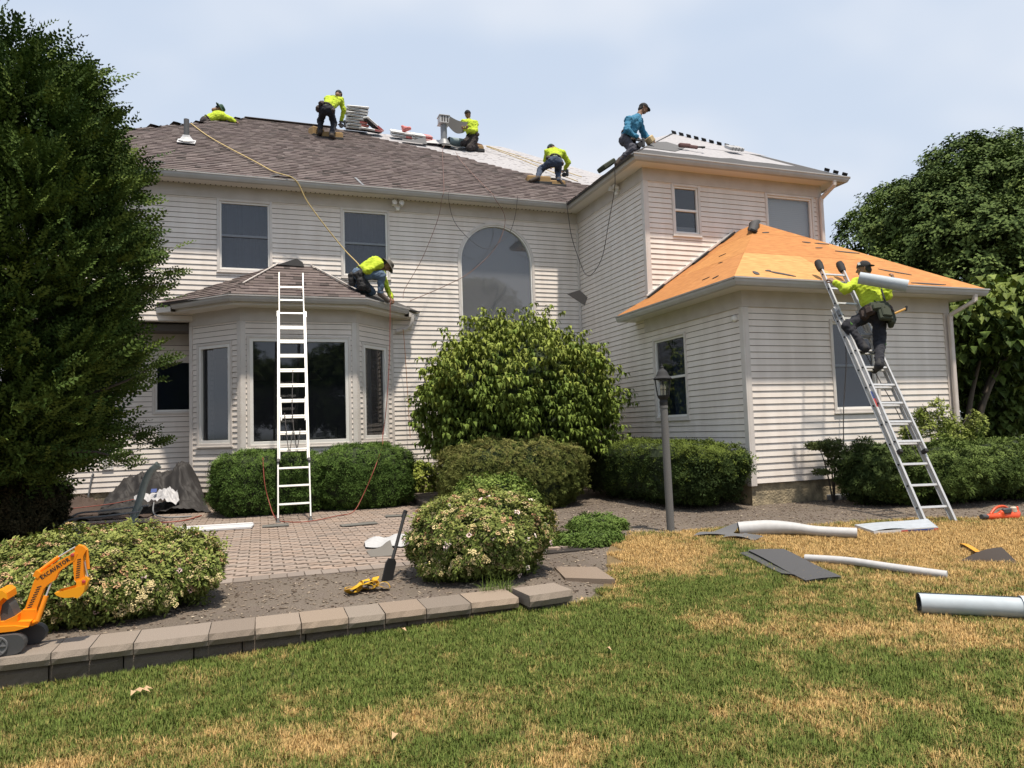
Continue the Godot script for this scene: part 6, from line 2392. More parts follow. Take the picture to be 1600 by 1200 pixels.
	t = person("roofer in wide brimmed hat and blue jeans crouching on the bay roof", J.p5, {face = Vector3(0.55, -0.78, 0.32), crown = Vector3(0.75, 0.45, 0.0), hat = "boonie", hat_mat = cloth(0.12, 0.11, 0.095), shirt = hivis, trousers = jeans, boot = mat(0.11, 0.09, 0.08, 0.85), palm_r = Vector3(0, -1, 0), palm_l = Vector3(0, -1, 0), pouches = [[0.0, 0.16, 0.22, M.black], [0.9, 0.13, 0.2], [PI, 0.14, 0.2, M.black]]})
	var bag := MB.new()
	field_mesh(bag, [[Vector3(-0.02, 0.30, 0.22), Vector3(0.02, 0.05, 0.22), 0.07, 0.10], [Vector3(-0.18, 0.28, 0.12), Vector3(-0.16, 0.12, 0.12), 0.06, 0.07], [Vector3(0.10, 0.06, 0.2), Vector3(0.14, -0.02, 0.2), 0.07, 0.06]], 0.016, 0.012, 0.0, 0.02)
	var bg := obj("tool_bag", bag, M.black, t)
	bg.position = Vector3(-0.12, -0.02, -0.02)
	t = person("roofer in yellow shirt climbing the leaning ladder with a grey roll on his shoulder", J.p6, {face = Vector3(-0.72, -0.1, -0.68), crown = Vector3(0.0, 1, 0), hat = "cap_back", hat_mat = black, badge = 1.0, shirt = hivis, trousers = navy, boot = M.black, palm_r = Vector3(-0.3, 0.6, -0.7), palm_l = Vector3(0.3, -0.6, -0.5), pouches = [[PI * 0.55, 0.22, 0.15, M.canvas], [PI * 0.42, 0.20, 0.30, M.canvas], [PI * 0.75, 0.13, 0.18], [PI * 0.08, 0.18, 0.32, M.canvas], [PI * 0.22, 0.12, 0.15], [PI * 0.95, 0.13, 0.2]]})
	_climber_kit(t, J.p6)
	t = person("roofer in yellow shirt half hidden behind the left roof hip", J.p7, {face = Vector3(0.5, -0.85, 0.0), crown = Vector3(0.8, 0.5, 0), hat = "boonie", hat_mat = cloth(0.03, 0.075, 0.045), shirt = hivis, trousers = dark})

func _climber_kit(t: Node3D, J: Dictionary) -> void:
	var base: Vector3 = (J.anl + J.anr) * 0.5
	# braces of the tool belt
	for s in [["l", 0.05], ["r", -0.05]]:
		var b := MB.new()
		var sh: Vector3 = J["sh" + s[0]].lerp(J.neck, 0.35) - base
		var hp: Vector3 = J["hi" + s[0]] - base + Vector3(0, 0.09, 0)
		b.tube(crv([sh + Vector3(0, 0.06, 0.02), sh + Vector3(0, -0.03, 0.10), hp.lerp(sh, 0.4) + Vector3(0, 0, 0.13), hp + Vector3(0, 0.02, 0.13)], 4), 0.02, 6, true, 0.35)
		obj("brace", b, M.black, t)
	for s in ["l", "r"]:
		var b := MB.new()
		var kn: Vector3 = J["kn" + s] - base
		var d: Vector3 = (J["kn" + s] - J["hi" + s]).normalized() if s == "l" else Vector3.UP
		b.lathe([Vector2(0.08, -0.022), Vector2(0.09, 0.0), Vector2(0.08, 0.022)], Transform3D(Basis(d.cross(Vector3.BACK).normalized(), d, Vector3.BACK).orthonormalized(), kn - d * 0.03), 14)
		obj("reflective_band", b, mat(0.08, 0.2, 0.04, 0.6), t)
	# hammer hanging from the belt
	var b := MB.new()
	var hp: Vector3 = J.hir - base
	b.beam(hp + Vector3(0.12, 0.0, 0.10), hp + Vector3(0.36, 0.09, 0.14), 0.024, 0.03, Vector3.UP, 0.006)
	var hm := obj("hammer", b, mat(0.52, 0.27, 0.04, 0.5), t)
	b = MB.new()
	b.beam(hp + Vector3(0.36, 0.06, 0.14), hp + Vector3(0.375, 0.13, 0.145), 0.03, 0.03, Vector3.BACK, 0.006)
	obj("hammer_head", b, M.black, hm)

# ---------------------------------------------------------------- things lying and leaning about
func rope(n: String, pts: Array, r: float, m: Material, label: String, cat := "rope", sides := 6) -> MeshInstance3D:
	var b := MB.new()
	b.tube(crv(pts, 5), r, sides)
	var o := obj(n, b, m)
	tag(o, label, cat)
	return o

# one ladder section: rails from a (left foot) along d; every piece is a part
func ladder_section(t: Node3D, a: Vector3, d: Vector3, w: Vector3, width: float, s0: float, s1: float, off: Vector3, rail_w: float, rail_d: float, m: Material, rung0: float, rivets := false) -> void:
	var nn := w.cross(d).normalized()
	for s in [0.0, 1.0]:
		var b := MB.new()
		var p: Vector3 = a + w * width * s + off
		# channel: web and two flanges
		b.beam(p + d * s0, p + d * s1, rail_w * 0.35, rail_d * 0.8, nn, 0.003)
		for e in [-1.0, 1.0]:
			b.beam(p + d * s0 + nn * e * rail_d * 0.45, p + d * s1 + nn * e * rail_d * 0.45, rail_w, rail_d * 0.16, nn, 0.002)
		obj("rail", b, m, t)
	var k := rung0
	while k < s1 - 0.06:
		var b := MB.new()
		var p: Vector3 = a + d * k + off
		b.tube([p - w * 0.008, p + w * (width + 0.008)], 0.0135, 8)
		b.beam(p + nn * 0.012, p + w * width + nn * 0.012, 0.03, 0.006, nn)
		obj("rung", b, m, t)
		if rivets:
			b = MB.new()
			for s in [0.0, 1.0]:
				b.tube([p + w * (width * s - 0.02), p + w * (width * s + 0.02)], 0.012, 8)
			obj("rivet", b, M.black, t)
		k += 0.305

func strip(b: MB, pts: Array, side: Vector3, th := 0.004) -> void:
	for i in pts.size() - 1:
		var a: Vector3 = pts[i]
		var c: Vector3 = pts[i + 1]
		var up := (c - a).cross(side).normalized()
		if up.y < 0.0:
			up = -up
		b.quad(a - side, c - side, c + side, a + side, up)
		b.quad(a - side - up * th, c - side - up * th, c + side - up * th, a + side - up * th, -up)
		b.quad(a - side, c - side, c - side - up * th, a - side - up * th, -side.normalized())
		b.quad(a + side, c + side, c + side - up * th, a + side - up * th, side.normalized())

# a sheet over a polygon-like quad with bumps
func sheet(b: MB, p00: Vector3, p10: Vector3, p11: Vector3, p01: Vector3, nu: int, nv: int, h: Callable) -> void:
	var P := []
	for j in nv + 1:
		for i in nu + 1:
			var u := float(i) / nu
			var v := float(j) / nv
			var p := p00.lerp(p10, u).lerp(p01.lerp(p11, u), v)
			p.y += h.call(u, v)
			P.append(p)
	var N := []
	for j in nv + 1:
		for i in nu + 1:
			var l: Vector3 = P[j * (nu + 1) + maxi(i - 1, 0)]
			var r: Vector3 = P[j * (nu + 1) + mini(i + 1, nu)]
			var d: Vector3 = P[maxi(j - 1, 0) * (nu + 1) + i]
			var u2: Vector3 = P[mini(j + 1, nv) * (nu + 1) + i]
			var n := (r - l).cross(u2 - d).normalized()
			N.append(n if n.y > 0.0 else -n)
	for j in nv:
		for i in nu:
			var a := j * (nu + 1) + i
			var c := a + nu + 1
			b.tri3(P[a], P[a + 1], P[c + 1], N[a], N[a + 1], N[c + 1])
			b.tri3(P[a], P[c + 1], P[c], N[a], N[c + 1], N[c])

func hollow_roll(n: String, a: Vector3, e: Vector3, r: float, m: Material, inner: Material, label: String, turns := 2.0, cat := "roll") -> Node3D:
	var t := thing(n, a, label, cat)
	var d := (e - a)
	var L := d.length()
	d = d.normalized()
	var x := d.cross(Vector3.UP).normalized()
	var y := x.cross(d)
	var b := MB.new()
	var c := MB.new()
	var k := int(turns * 26)
	var prev := Vector3.ZERO
	var pn0 := Vector3.ZERO
	for i in k + 1:
		var q := float(i) / k
		var rr := lerpf(r, r * 0.52, q)
		var ang := q * turns * TAU + 2.2
		var on := x * cos(ang) + y * sin(ang)
		var p := on * rr
		if i > 0:
			var dl := d * L
			b.tri3(prev, p, p + dl, pn0, on, on)
			b.tri3(prev, p + dl, prev + dl, pn0, on, pn0)
			var pi := prev - pn0 * 0.007
			var qi := p - on * 0.007
			c.tri3(pi, qi, qi + dl, -pn0, -on, -on)
			c.tri3(pi, qi + dl, pi + dl, -pn0, -on, -pn0)
			for zz in [0.0, L]:
				c.quad(prev + d * zz, p + d * zz, qi + d * zz, pi + d * zz, d * (-1.0 if zz == 0.0 else 1.0))
		prev = p
		pn0 = on
	obj("outer_sheet", b, m, t)
	obj("inner_face", c, inner, t)
	return t

func objects() -> void:
	M.white = mat(0.58, 0.58, 0.59, 0.5)
	M.pack_film = mat(0.46, 0.50, 0.55, 0.45, M.fine, 2.0)
	M.bag_film = mat(0.40, 0.40, 0.42, 0.5)
	M.pale = mat(0.50, 0.50, 0.505, 0.6, M.fine, 3.0)
	M.bluegrey = mat(0.44, 0.50, 0.55, 0.65, M.fine, 2.0)
	M.yellow_rope = mat(0.50, 0.38, 0.17, 0.8)
	M.red_hose = mat(0.26, 0.06, 0.04, 0.6)
	M.cable = mat(0.05, 0.045, 0.045, 0.7)
	M.thin_line = mat(0.20, 0.12, 0.10, 0.8)
	M.tarp = mat(0.03, 0.027, 0.027, 0.7, M.speck, 3.0)
	M.brown_tarp = mat(0.085, 0.055, 0.042, 0.85, M.speck, 3.0)
	M.orange = mat(0.84, 0.26, 0.008, 0.4)
	M.orange_red = mat(0.62, 0.075, 0.018, 0.4)
	M.grey_plastic = mat(0.06, 0.06, 0.063, 0.55)
	M.lad_white = mat(0.50, 0.50, 0.49, 0.4)
	M.lad_white.metallic = 0.15
	M.red_print = mat(0.45, 0.05, 0.05, 0.6)
	M.blue_print = mat(0.03, 0.06, 0.22, 0.6)
	M.foam = mat(0.42, 0.27, 0.12, 0.95, M.speck, 6.0)
	M.tan_cut = mat(0.55, 0.42, 0.24, 0.9)
	_ladders()
	_lamp_post()
	_toy_excavator()
	_lawn_debris()
	_patio_debris()
	_roof_things()
	_ropes()
	_fence()

func _ladders() -> void:
	# the straight ladder at the bay
	var a := Vector3(0.225, 0.03, -11.23)
	var w := Vector3(1, 0.0, 0.05).normalized()
	var d := (Vector3(0.315, 4.30, -13.62) - a).normalized()
	var t := thing("extension_ladder", a, "white straight extension ladder standing on the patio against the bay gutter", "ladder")
	ladder_section(t, Vector3.ZERO, d, w, 0.47, 0.05, 4.0, Vector3.ZERO, 0.022, 0.06, M.lad_white, 0.28)
	ladder_section(t, w * 0.025, d, w, 0.42, 1.02, 4.9, w.cross(d) * 0.05 * (1.0 if w.cross(d).z > 0 else -1.0), 0.019, 0.05, M.lad_white, 1.2)
	for s in [0.0, 0.47]:
		var b := MB.new()
		var p: Vector3 = w * s
		b.box(Transform3D(Basis(), p + Vector3(0, -0.005, 0.0)), Vector3(0.07, 0.035, 0.11), 0.008)
		b.beam(p, p + d * 0.12, 0.035, 0.045, Vector3.BACK, 0.004)
		obj("foot", b, M.grey_plastic, t)
		b = MB.new()
		b.beam(p + d * 1.0 + Vector3(0, 0, 0.05), p + d * 1.06 + Vector3(0, 0, 0.05), 0.04, 0.05, Vector3.BACK, 0.006)
		obj("end_cap", b, M.grey_plastic, t)
		b = MB.new()
		b.beam(p + w * (0.05 if s == 0.0 else -0.05) + d * 1.75 + Vector3(0, 0, 0.06), p + w * (0.04 if s == 0.0 else -0.04) + d * 2.2 + Vector3(0, 0, 0.06), 0.022, 0.03, Vector3.BACK, 0.004)
		obj("rung_lock", b, M.lad_white, t)
		b = MB.new()
		b.beam(p + d * 3.88, p + d * 4.02, 0.045, 0.075, Vector3.BACK, 0.006)
		obj("guide_bracket", b, M.lad_white, t)
	for q in [[0.24, 1.25, 2.75], [0.12, 1.2, 1.62]]:
		var b := MB.new()
		b.tube(crv([w * q[0] + d * q[2] + Vector3(0, 0, 0.05), w * (q[0] - 0.02) + d * 1.9 + Vector3(0, 0, 0.09), w * (q[0] + 0.04) + d * q[1] + Vector3(0, 0, 0.08), w * (q[0] + 0.1) + d * (q[1] + 0.35) + Vector3(0, 0, 0.08)], 5), 0.007, 6)
		obj("pull_rope", b, M.cable, t)
	# the leaning aluminium ladder
	a = Vector3(7.55, -0.02, -6.46)
	w = Vector3(1, -0.02, 0.06).normalized()
	d = (Vector3(8.18, 3.26, -8.46) - Vector3(7.55, -0.01, -6.46)).normalized()
	t = thing("extension_ladder", a, "aluminium extension ladder leaning on the low roof with a roofer on it", "ladder")
	var nn := w.cross(d).normalized()
	if nn.z < 0.0:
		nn = -nn
	ladder_section(t, Vector3.ZERO, d, w, 0.455, 0.0, 3.55, -nn * 0.01, 0.032, 0.075, M.alu, 0.24, true)
	ladder_section(t, w * 0.022, d, w, 0.41, 1.0, 4.42, nn * 0.055, 0.028, 0.065, M.alu, 1.155, true)
	for s in [0.022, 0.432]:
		var b := MB.new()
		var p: Vector3 = w * s + nn * 0.055 + d * 4.42
		b.tube([p - d * 0.12, p - d * 0.08, p + d * 0.02, p + d * 0.07, p + d * 0.09], [0.045, 0.055, 0.06, 0.05, 0.02], 12, true, 1.0)
		obj("rubber_mitt", b, M.black, t)
		b = MB.new()
		b.beam(w * s + d * 3.35, w * s + d * 3.45, 0.06, 0.15, nn, 0.006)
		obj("guide_bracket", b, M.steel, t)
		b = MB.new()
		b.beam(w * s + d * 0.98 + nn * 0.05, w * s + d * 1.03 + nn * 0.05, 0.05, 0.085, nn, 0.006)
		obj("end_cap", b, M.black, t)
	for q in [[1.72, 1.86, M.red_print], [1.86, 1.98, M.blue_print], [1.6, 1.72, M.white]]:
		var b := MB.new()
		b.beam(w * 0.002 + d * q[0] + nn * 0.029 + w * -0.0, w * 0.002 + d * q[1] + nn * 0.029, 0.02, 0.014, nn)
		obj("label_strip", b, q[2], t)
	var b := MB.new()
	b.tube(crv([w * 0.3 + d * 3.1 + nn * -0.08, w * 0.36 + d * 2.4 - nn * 0.10, w * 0.42 + d * 1.7 - nn * 0.08, w * 0.38 + d * 1.0 - nn * 0.05], 4), 0.006, 6)
	obj("pull_rope", b, M.cable, t)

func _lamp_post() -> void:
	var t := thing("lamp_post", Vector3(4.62, 0.0, -7.45), "grey garden lamp post with a dark lantern before the side wall", "lamp post")
	var b := MB.new()
	b.lathe([Vector2(0.0, -0.1), Vector2(0.047, -0.1), Vector2(0.045, 1.5), Vector2(0.05, 1.5), Vector2(0.05, 1.53), Vector2(0, 1.53)], Transform3D(Basis(Vector3.BACK, 0.012), Vector3.ZERO), 18)
	obj("pole", b, mat(0.20, 0.195, 0.19, 0.6, M.speck, 3.0), t)
	var lantern := part("lantern", t, Transform3D(Basis(), Vector3(-0.018, 1.53, 0)))
	b = MB.new()
	b.lathe([Vector2(0.0, 0.0), Vector2(0.052, 0.0), Vector2(0.056, 0.04), Vector2(0.05, 0.07), Vector2(0.075, 0.10), Vector2(0.085, 0.125), Vector2(0, 0.125)], Transform3D(), 6)
	obj("socket", b, M.black, lantern)
	b = MB.new()
	b.lathe([Vector2(0.122, 0.315), Vector2(0.125, 0.33), Vector2(0.09, 0.36), Vector2(0.065, 0.41), Vector2(0.05, 0.425), Vector2(0.03, 0.44), Vector2(0.018, 0.455), Vector2(0.022, 0.465), Vector2(0.012, 0.48), Vector2(0.008, 0.50), Vector2(0, 0.505)], Transform3D(), 6)
	obj("hood", b, M.black, lantern)
	for i in 6:
		var a0 := TAU * i / 6.0
		var a1 := TAU * (i + 1) / 6.0
		var lo0 := Vector3(cos(a0) * 0.078, 0.125, sin(a0) * 0.078)
		var lo1 := Vector3(cos(a1) * 0.078, 0.125, sin(a1) * 0.078)
		var hi0 := Vector3(cos(a0) * 0.105, 0.32, sin(a0) * 0.105)
		var hi1 := Vector3(cos(a1) * 0.105, 0.32, sin(a1) * 0.105)
		b = MB.new()
		b.beam(lo0, hi0, 0.009, 0.009)
		obj("glazing_bar", b, M.black, lantern)
		b = MB.new()
		b.fquad(lo0, lo1, hi1, hi0, lo0 + lo1)
		obj("pane", b, M.lamp_glass, lantern)
	b = MB.new()
	for i in 3:
		var a := TAU * i / 3.0
		b.tube([Vector3(cos(a) * 0.025, 0.125, sin(a) * 0.025), Vector3(cos(a) * 0.025, 0.19, sin(a) * 0.025)], 0.009, 8)
		b.lathe([Vector2(0, 0.19), Vector2(0.013, 0.205), Vector2(0.01, 0.235), Vector2(0, 0.265)], Transform3D(Basis(), Vector3(cos(a) * 0.025, 0, sin(a) * 0.025)), 8)
	obj("bulb_cluster", b, mat(0.6, 0.55, 0.4, 0.3), lantern)

func letters(s: String, parent: Node, T: Transform3D, h: float, m: Material) -> void:
	var f := SystemFont.new()
	f.font_names = PackedStringArray(["Droid Sans"])
	f.font_weight = 800
	var tm := TextMesh.new()
	tm.text = s
	tm.font = f
	tm.font_size = 64
	tm.pixel_size = h / 48.0
	tm.depth = 0.0025
	var o := MeshInstance3D.new()
	o.mesh = tm
	o.material_override = m
	o.transform = T
	put(o, "lettering", parent)

func _toy_excavator() -> void:
	# local x runs to the right of the photo, the toy stands on the cap stones
	var t := thing("toy_excavator", Vector3(-1.53, 0.056, -5.19), "orange ride on toy excavator standing on the wall's cap stones", "toy")
	t.scale = Vector3(0.95, 0.95, 0.95)
	var O: Material = M.orange
	var b := MB.new()
	# tracks: two rounded loops and the undercarriage
	for z in [0.10, -0.12]:
		b = MB.new()
		var poly := PackedVector2Array()
		for i in 9:
			var a := -PI / 2 + PI * i / 8.0
			poly.append(Vector2(0.16 + cos(a) * 0.062, 0.062 + sin(a) * 0.062))
		for i in 9:
			var a := PI / 2 + PI * i / 8.0
			poly.append(Vector2(-0.38 + cos(a) * 0.062, 0.062 + sin(a) * 0.062))
		b.prism(Transform3D(Basis(), Vector3(-0.03 if z > 0 else 0.03, 0, z)), poly, 0.07)
		var tr := obj("track", b, M.grey_plastic, t)
		if z > 0:
			for x in [0.045, -0.14, -0.32]:
				b = MB.new()
				b.lathe([Vector2(0, 0.012), Vector2(0.012, 0.012), Vector2(0.016, 0.004), Vector2(0.046, 0.004), Vector2(0.052, 0.01), Vector2(0.058, 0.01), Vector2(0.06, 0.0)], Transform3D(Basis(Vector3.RIGHT, PI / 2), Vector3(x, 0.062, z + 0.036)), 22)
				for k in 6:
					var a := TAU * k / 6.0
					b.beam(Vector3(x, 0.062, z + 0.043) + Vector3(cos(a), sin(a), 0) * 0.012, Vector3(x, 0.062, z + 0.043) + Vector3(cos(a), sin(a), 0) * 0.05, 0.008, 0.008)
				obj("wheel", b, mat(0.13, 0.13, 0.135, 0.5), tr)
				b = MB.new()
				b.lathe([Vector2(0, 0.02), Vector2(0.007, 0.016), Vector2(0.008, 0.0)], Transform3D(Basis(Vector3.RIGHT, PI / 2), Vector3(x, 0.062, z + 0.046)), 10)
				obj("hub", b, M.red_print, tr)
	b = MB.new()
	b.bx(-0.1, 0.10, -0.01, 0.36, 0.05, 0.16, 0.012)
	obj("undercarriage", b, M.grey_plastic, t)
	# body hull: a side profile with rounded edges
	var hull := PackedVector2Array([Vector2(-0.45, 0.135), Vector2(0.12, 0.135), Vector2(0.20, 0.155), Vector2(0.21, 0.185), Vector2(0.135, 0.19), Vector2(0.14, 0.235), Vector2(0.12, 0.225), Vector2(0.06, 0.20), Vector2(-0.02, 0.205), Vector2(-0.10, 0.225), Vector2(-0.20, 0.25), Vector2(-0.45, 0.26)])
	b = MB.new()
	b.prism(Transform3D(Basis(), Vector3(0, 0, -0.01)), hull, 0.19)
	obj("body", b, O, t)
	b = MB.new()
	b.prism(Transform3D(Basis(), Vector3(-0.09, 0.15, -0.01)), PackedVector2Array([Vector2(-0.38, -0.012), Vector2(0.22, -0.012), Vector2(0.29, 0.004), Vector2(0.22, 0.02), Vector2(0.1, 0.028), Vector2(-0.38, 0.03)]), 0.225)
	obj("skirt", b, mat(0.84, 0.27, 0.01, 0.35), t)
	# seat shell with a raised hood, black backrest and side knob
	var shell := PackedVector2Array([Vector2(-0.12, 0.205), Vector2(-0.105, 0.27), Vector2(-0.06, 0.33), Vector2(-0.01, 0.375), Vector2(0.03, 0.395), Vector2(0.055, 0.395), Vector2(0.075, 0.375), Vector2(0.082, 0.335), Vector2(0.06, 0.35), Vector2(0.04, 0.33), Vector2(0.035, 0.27), Vector2(0.042, 0.205)])
	for z in [0.075, -0.095]:
		b = MB.new()
		b.prism(Transform3D(Basis(), Vector3(0, 0, z)), shell, 0.02)
		obj("seat_side", b, mat(0.83, 0.33, 0.012, 0.35), t)
	b = MB.new()
	b.prism(Transform3D(Basis(), Vector3(0, 0, -0.01)), PackedVector2Array([Vector2(-0.02, 0.368), Vector2(0.03, 0.397), Vector2(0.055, 0.397), Vector2(0.078, 0.376), Vector2(0.084, 0.335), Vector2(0.07, 0.36), Vector2(0.05, 0.378), Vector2(0.03, 0.38)]), 0.17)
	obj("seat_rim", b, O, t)
	b = MB.new()
	b.prism(Transform3D(Basis(), Vector3(0, 0, -0.01)), PackedVector2Array([Vector2(0.03, 0.20), Vector2(0.045, 0.30), Vector2(0.07, 0.325), Vector2(0.09, 0.29), Vector2(0.115, 0.225), Vector2(0.11, 0.20)]), 0.13)
	obj("footwell", b, M.grey_plastic, t)
	b = MB.new()
	b.beam(Vector3(-0.055, 0.255, 0.095), Vector3(-0.02, 0.28, 0.095), 0.028, 0.03, Vector3.UP, 0.01)
	obj("knob", b, M.grey_plastic, t)
	b = MB.new()
	b.tube([Vector3(-0.12, 0.25, 0.0), Vector3(-0.10, 0.33, 0.0), Vector3(-0.085, 0.385, 0.0)], [0.02, 0.018, 0.014], 8)
	b.tube([Vector3(-0.17, 0.26, -0.04), Vector3(-0.14, 0.36, -0.04), Vector3(-0.15, 0.39, -0.04)], [0.016, 0.016, 0.02], 8)
	obj("lever", b, M.grey_plastic, t)
	# boom: pedestal, lower boom, knee, upper boom
	b = MB.new()
	b.prism(Transform3D(Basis(), Vector3(0, 0, -0.01)), PackedVector2Array([Vector2(0.135, 0.15), Vector2(0.21, 0.15), Vector2(0.235, 0.19), Vector2(0.225, 0.245), Vector2(0.15, 0.25), Vector2(0.125, 0.21)]), 0.075)
	obj("boom_base", b, O, t)
	b = MB.new()
	b.prism(Transform3D(Basis(), Vector3(0, 0, -0.01)), PackedVector2Array([Vector2(0.155, 0.24), Vector2(0.222, 0.24), Vector2(0.262, 0.37), Vector2(0.285, 0.395), Vector2(0.325, 0.42), Vector2(0.34, 0.455), Vector2(0.35, 0.475), Vector2(0.435, 0.535), Vector2(0.455, 0.58), Vector2(0.43, 0.59), Vector2(0.395, 0.565), Vector2(0.37, 0.555), Vector2(0.26, 0.49), Vector2(0.225, 0.465), Vector2(0.205, 0.42)]), 0.052)
	obj("boom", b, O, t)
	b = MB.new()
	b.prism(Transform3D(Basis(), Vector3(0, 0, -0.01)), PackedVector2Array([Vector2(0.20, 0.46), Vector2(0.215, 0.49), Vector2(0.23, 0.49), Vector2(0.25, 0.47), Vector2(0.23, 0.44)]), 0.06)
	obj("knee_bracket", b, O, t)
	b = MB.new()
	b.prism(Transform3D(Basis(), Vector3(0, 0, -0.01)), PackedVector2Array([Vector2(0.44, 0.585), Vector2(0.425, 0.545), Vector2(0.435, 0.41), Vector2(0.45, 0.385), Vector2(0.485, 0.385), Vector2(0.49, 0.41), Vector2(0.485, 0.56), Vector2(0.505, 0.60), Vector2(0.485, 0.625), Vector2(0.455, 0.635), Vector2(0.435, 0.62)]), 0.048)
	obj("stick", b, O, t)
	# rams
	for q in [[Vector3(0.232, 0.483, -0.01), Vector3(0.34, 0.565, -0.01), 0.013, O, "ram"], [Vector3(0.34, 0.565, -0.01), Vector3(0.435, 0.622, -0.01), 0.006, M.alu, "ram_rod"], [Vector3(0.50, 0.60, -0.01), Vector3(0.512, 0.47, -0.01), 0.011, O, "ram"], [Vector3(0.49, 0.52, -0.01), Vector3(0.508, 0.42, -0.01), 0.006, M.alu, "ram_rod"],
			[Vector3(0.20, 0.16, 0.03), Vector3(0.235, 0.172, 0.04), 0.015, O, "ram"], [Vector3(0.235, 0.172, 0.04), Vector3(0.278, 0.325, 0.02), 0.015, O, "ram"], [Vector3(0.278, 0.325, 0.02), Vector3(0.305, 0.415, 0.0), 0.006, M.alu, "ram_rod"], [Vector3(0.10, 0.155, 0.03), Vector3(0.21, 0.158, 0.03), 0.014, O, "ram"]]:
		b = MB.new()
		b.tube([q[0], q[1]], q[2], 10)
		obj(q[4], b, q[3], t)
	# bucket: a hollow scoop
	b = MB.new()
	var arc := PackedVector2Array()
	for i in 11:
		var a := lerpf(0.15, -2.75, i / 10.0)
		arc.append(Vector2(0.415 + cos(a) * 0.09, 0.365 + sin(a) * 0.055 * (1.1 if i > 4 else 1.5)))
	for i in 10:
		var p := arc[i]
		var q := arc[i + 1]
		var o := Vector3((p.x + q.x) * 0.5 - 0.415, (p.y + q.y) * 0.5 - 0.365, 0)
		b.fquad(Vector3(p.x, p.y, 0.055), Vector3(q.x, q.y, 0.055), Vector3(q.x, q.y, -0.075), Vector3(p.x, p.y, -0.075), o)
		b.fquad(Vector3(p.x, p.y, 0.055) * 1.0 - o * 0.05, Vector3(q.x, q.y, 0.055) - o * 0.05, Vector3(q.x, q.y, -0.075) - o * 0.05, Vector3(p.x, p.y, -0.075) - o * 0.05, -o)
	var side := PackedVector2Array(arc)
	for z in [0.053, -0.073]:
		b.prism(Transform3D(Basis(), Vector3(0, 0, z)), side, 0.006)
	b.prism(Transform3D(Basis(), Vector3(0, 0, -0.01)), PackedVector2Array([Vector2(0.445, 0.35), Vector2(0.50, 0.35), Vector2(0.52, 0.40), Vector2(0.505, 0.425), Vector2(0.47, 0.405), Vector2(0.45, 0.40)]), 0.06)
	obj("bucket", b, mat(0.82, 0.33, 0.012, 0.4), t)
	for q in [Vector3(0.425, 0.575, 0.02), Vector3(0.492, 0.395, 0.024), Vector3(0.185, 0.175, 0.032)]:
		b = MB.new()
		b.lathe([Vector2(0, 0.006), Vector2(0.009, 0.005), Vector2(0.012, 0)], Transform3D(Basis(Vector3.RIGHT, PI / 2), q), 12)
		obj("pivot_bolt", b, M.red_print, t)
	# dark slots along boom and stick
	for i in 9:
		b = MB.new()
		var p := Vector3(0.185 + i * 0.0065, 0.262 + i * 0.0155, 0.0165)
		b.box(Transform3D(Basis(Vector3.BACK, 0.25), p), Vector3(0.026, 0.006, 0.002))
		obj("slot_mark", b, M.black, t)
		b = MB.new()
		b.box(Transform3D(Basis(Vector3.BACK, 0.2), Vector3(0.455 + i * 0.001, 0.425 + i * 0.0145, 0.0145)), Vector3(0.022, 0.006, 0.002))
		obj("slot_mark", b, M.black, t)
	letters("EXCAVATOR", t, Transform3D(Basis(Vector3.BACK, 0.60), Vector3(0.325, 0.495, 0.0165)), 0.026, M.black)
	letters("EXCAVATOR", t, Transform3D(Basis(Vector3.BACK, -0.07), Vector3(-0.03, 0.195, 0.0865)), 0.02, M.black)

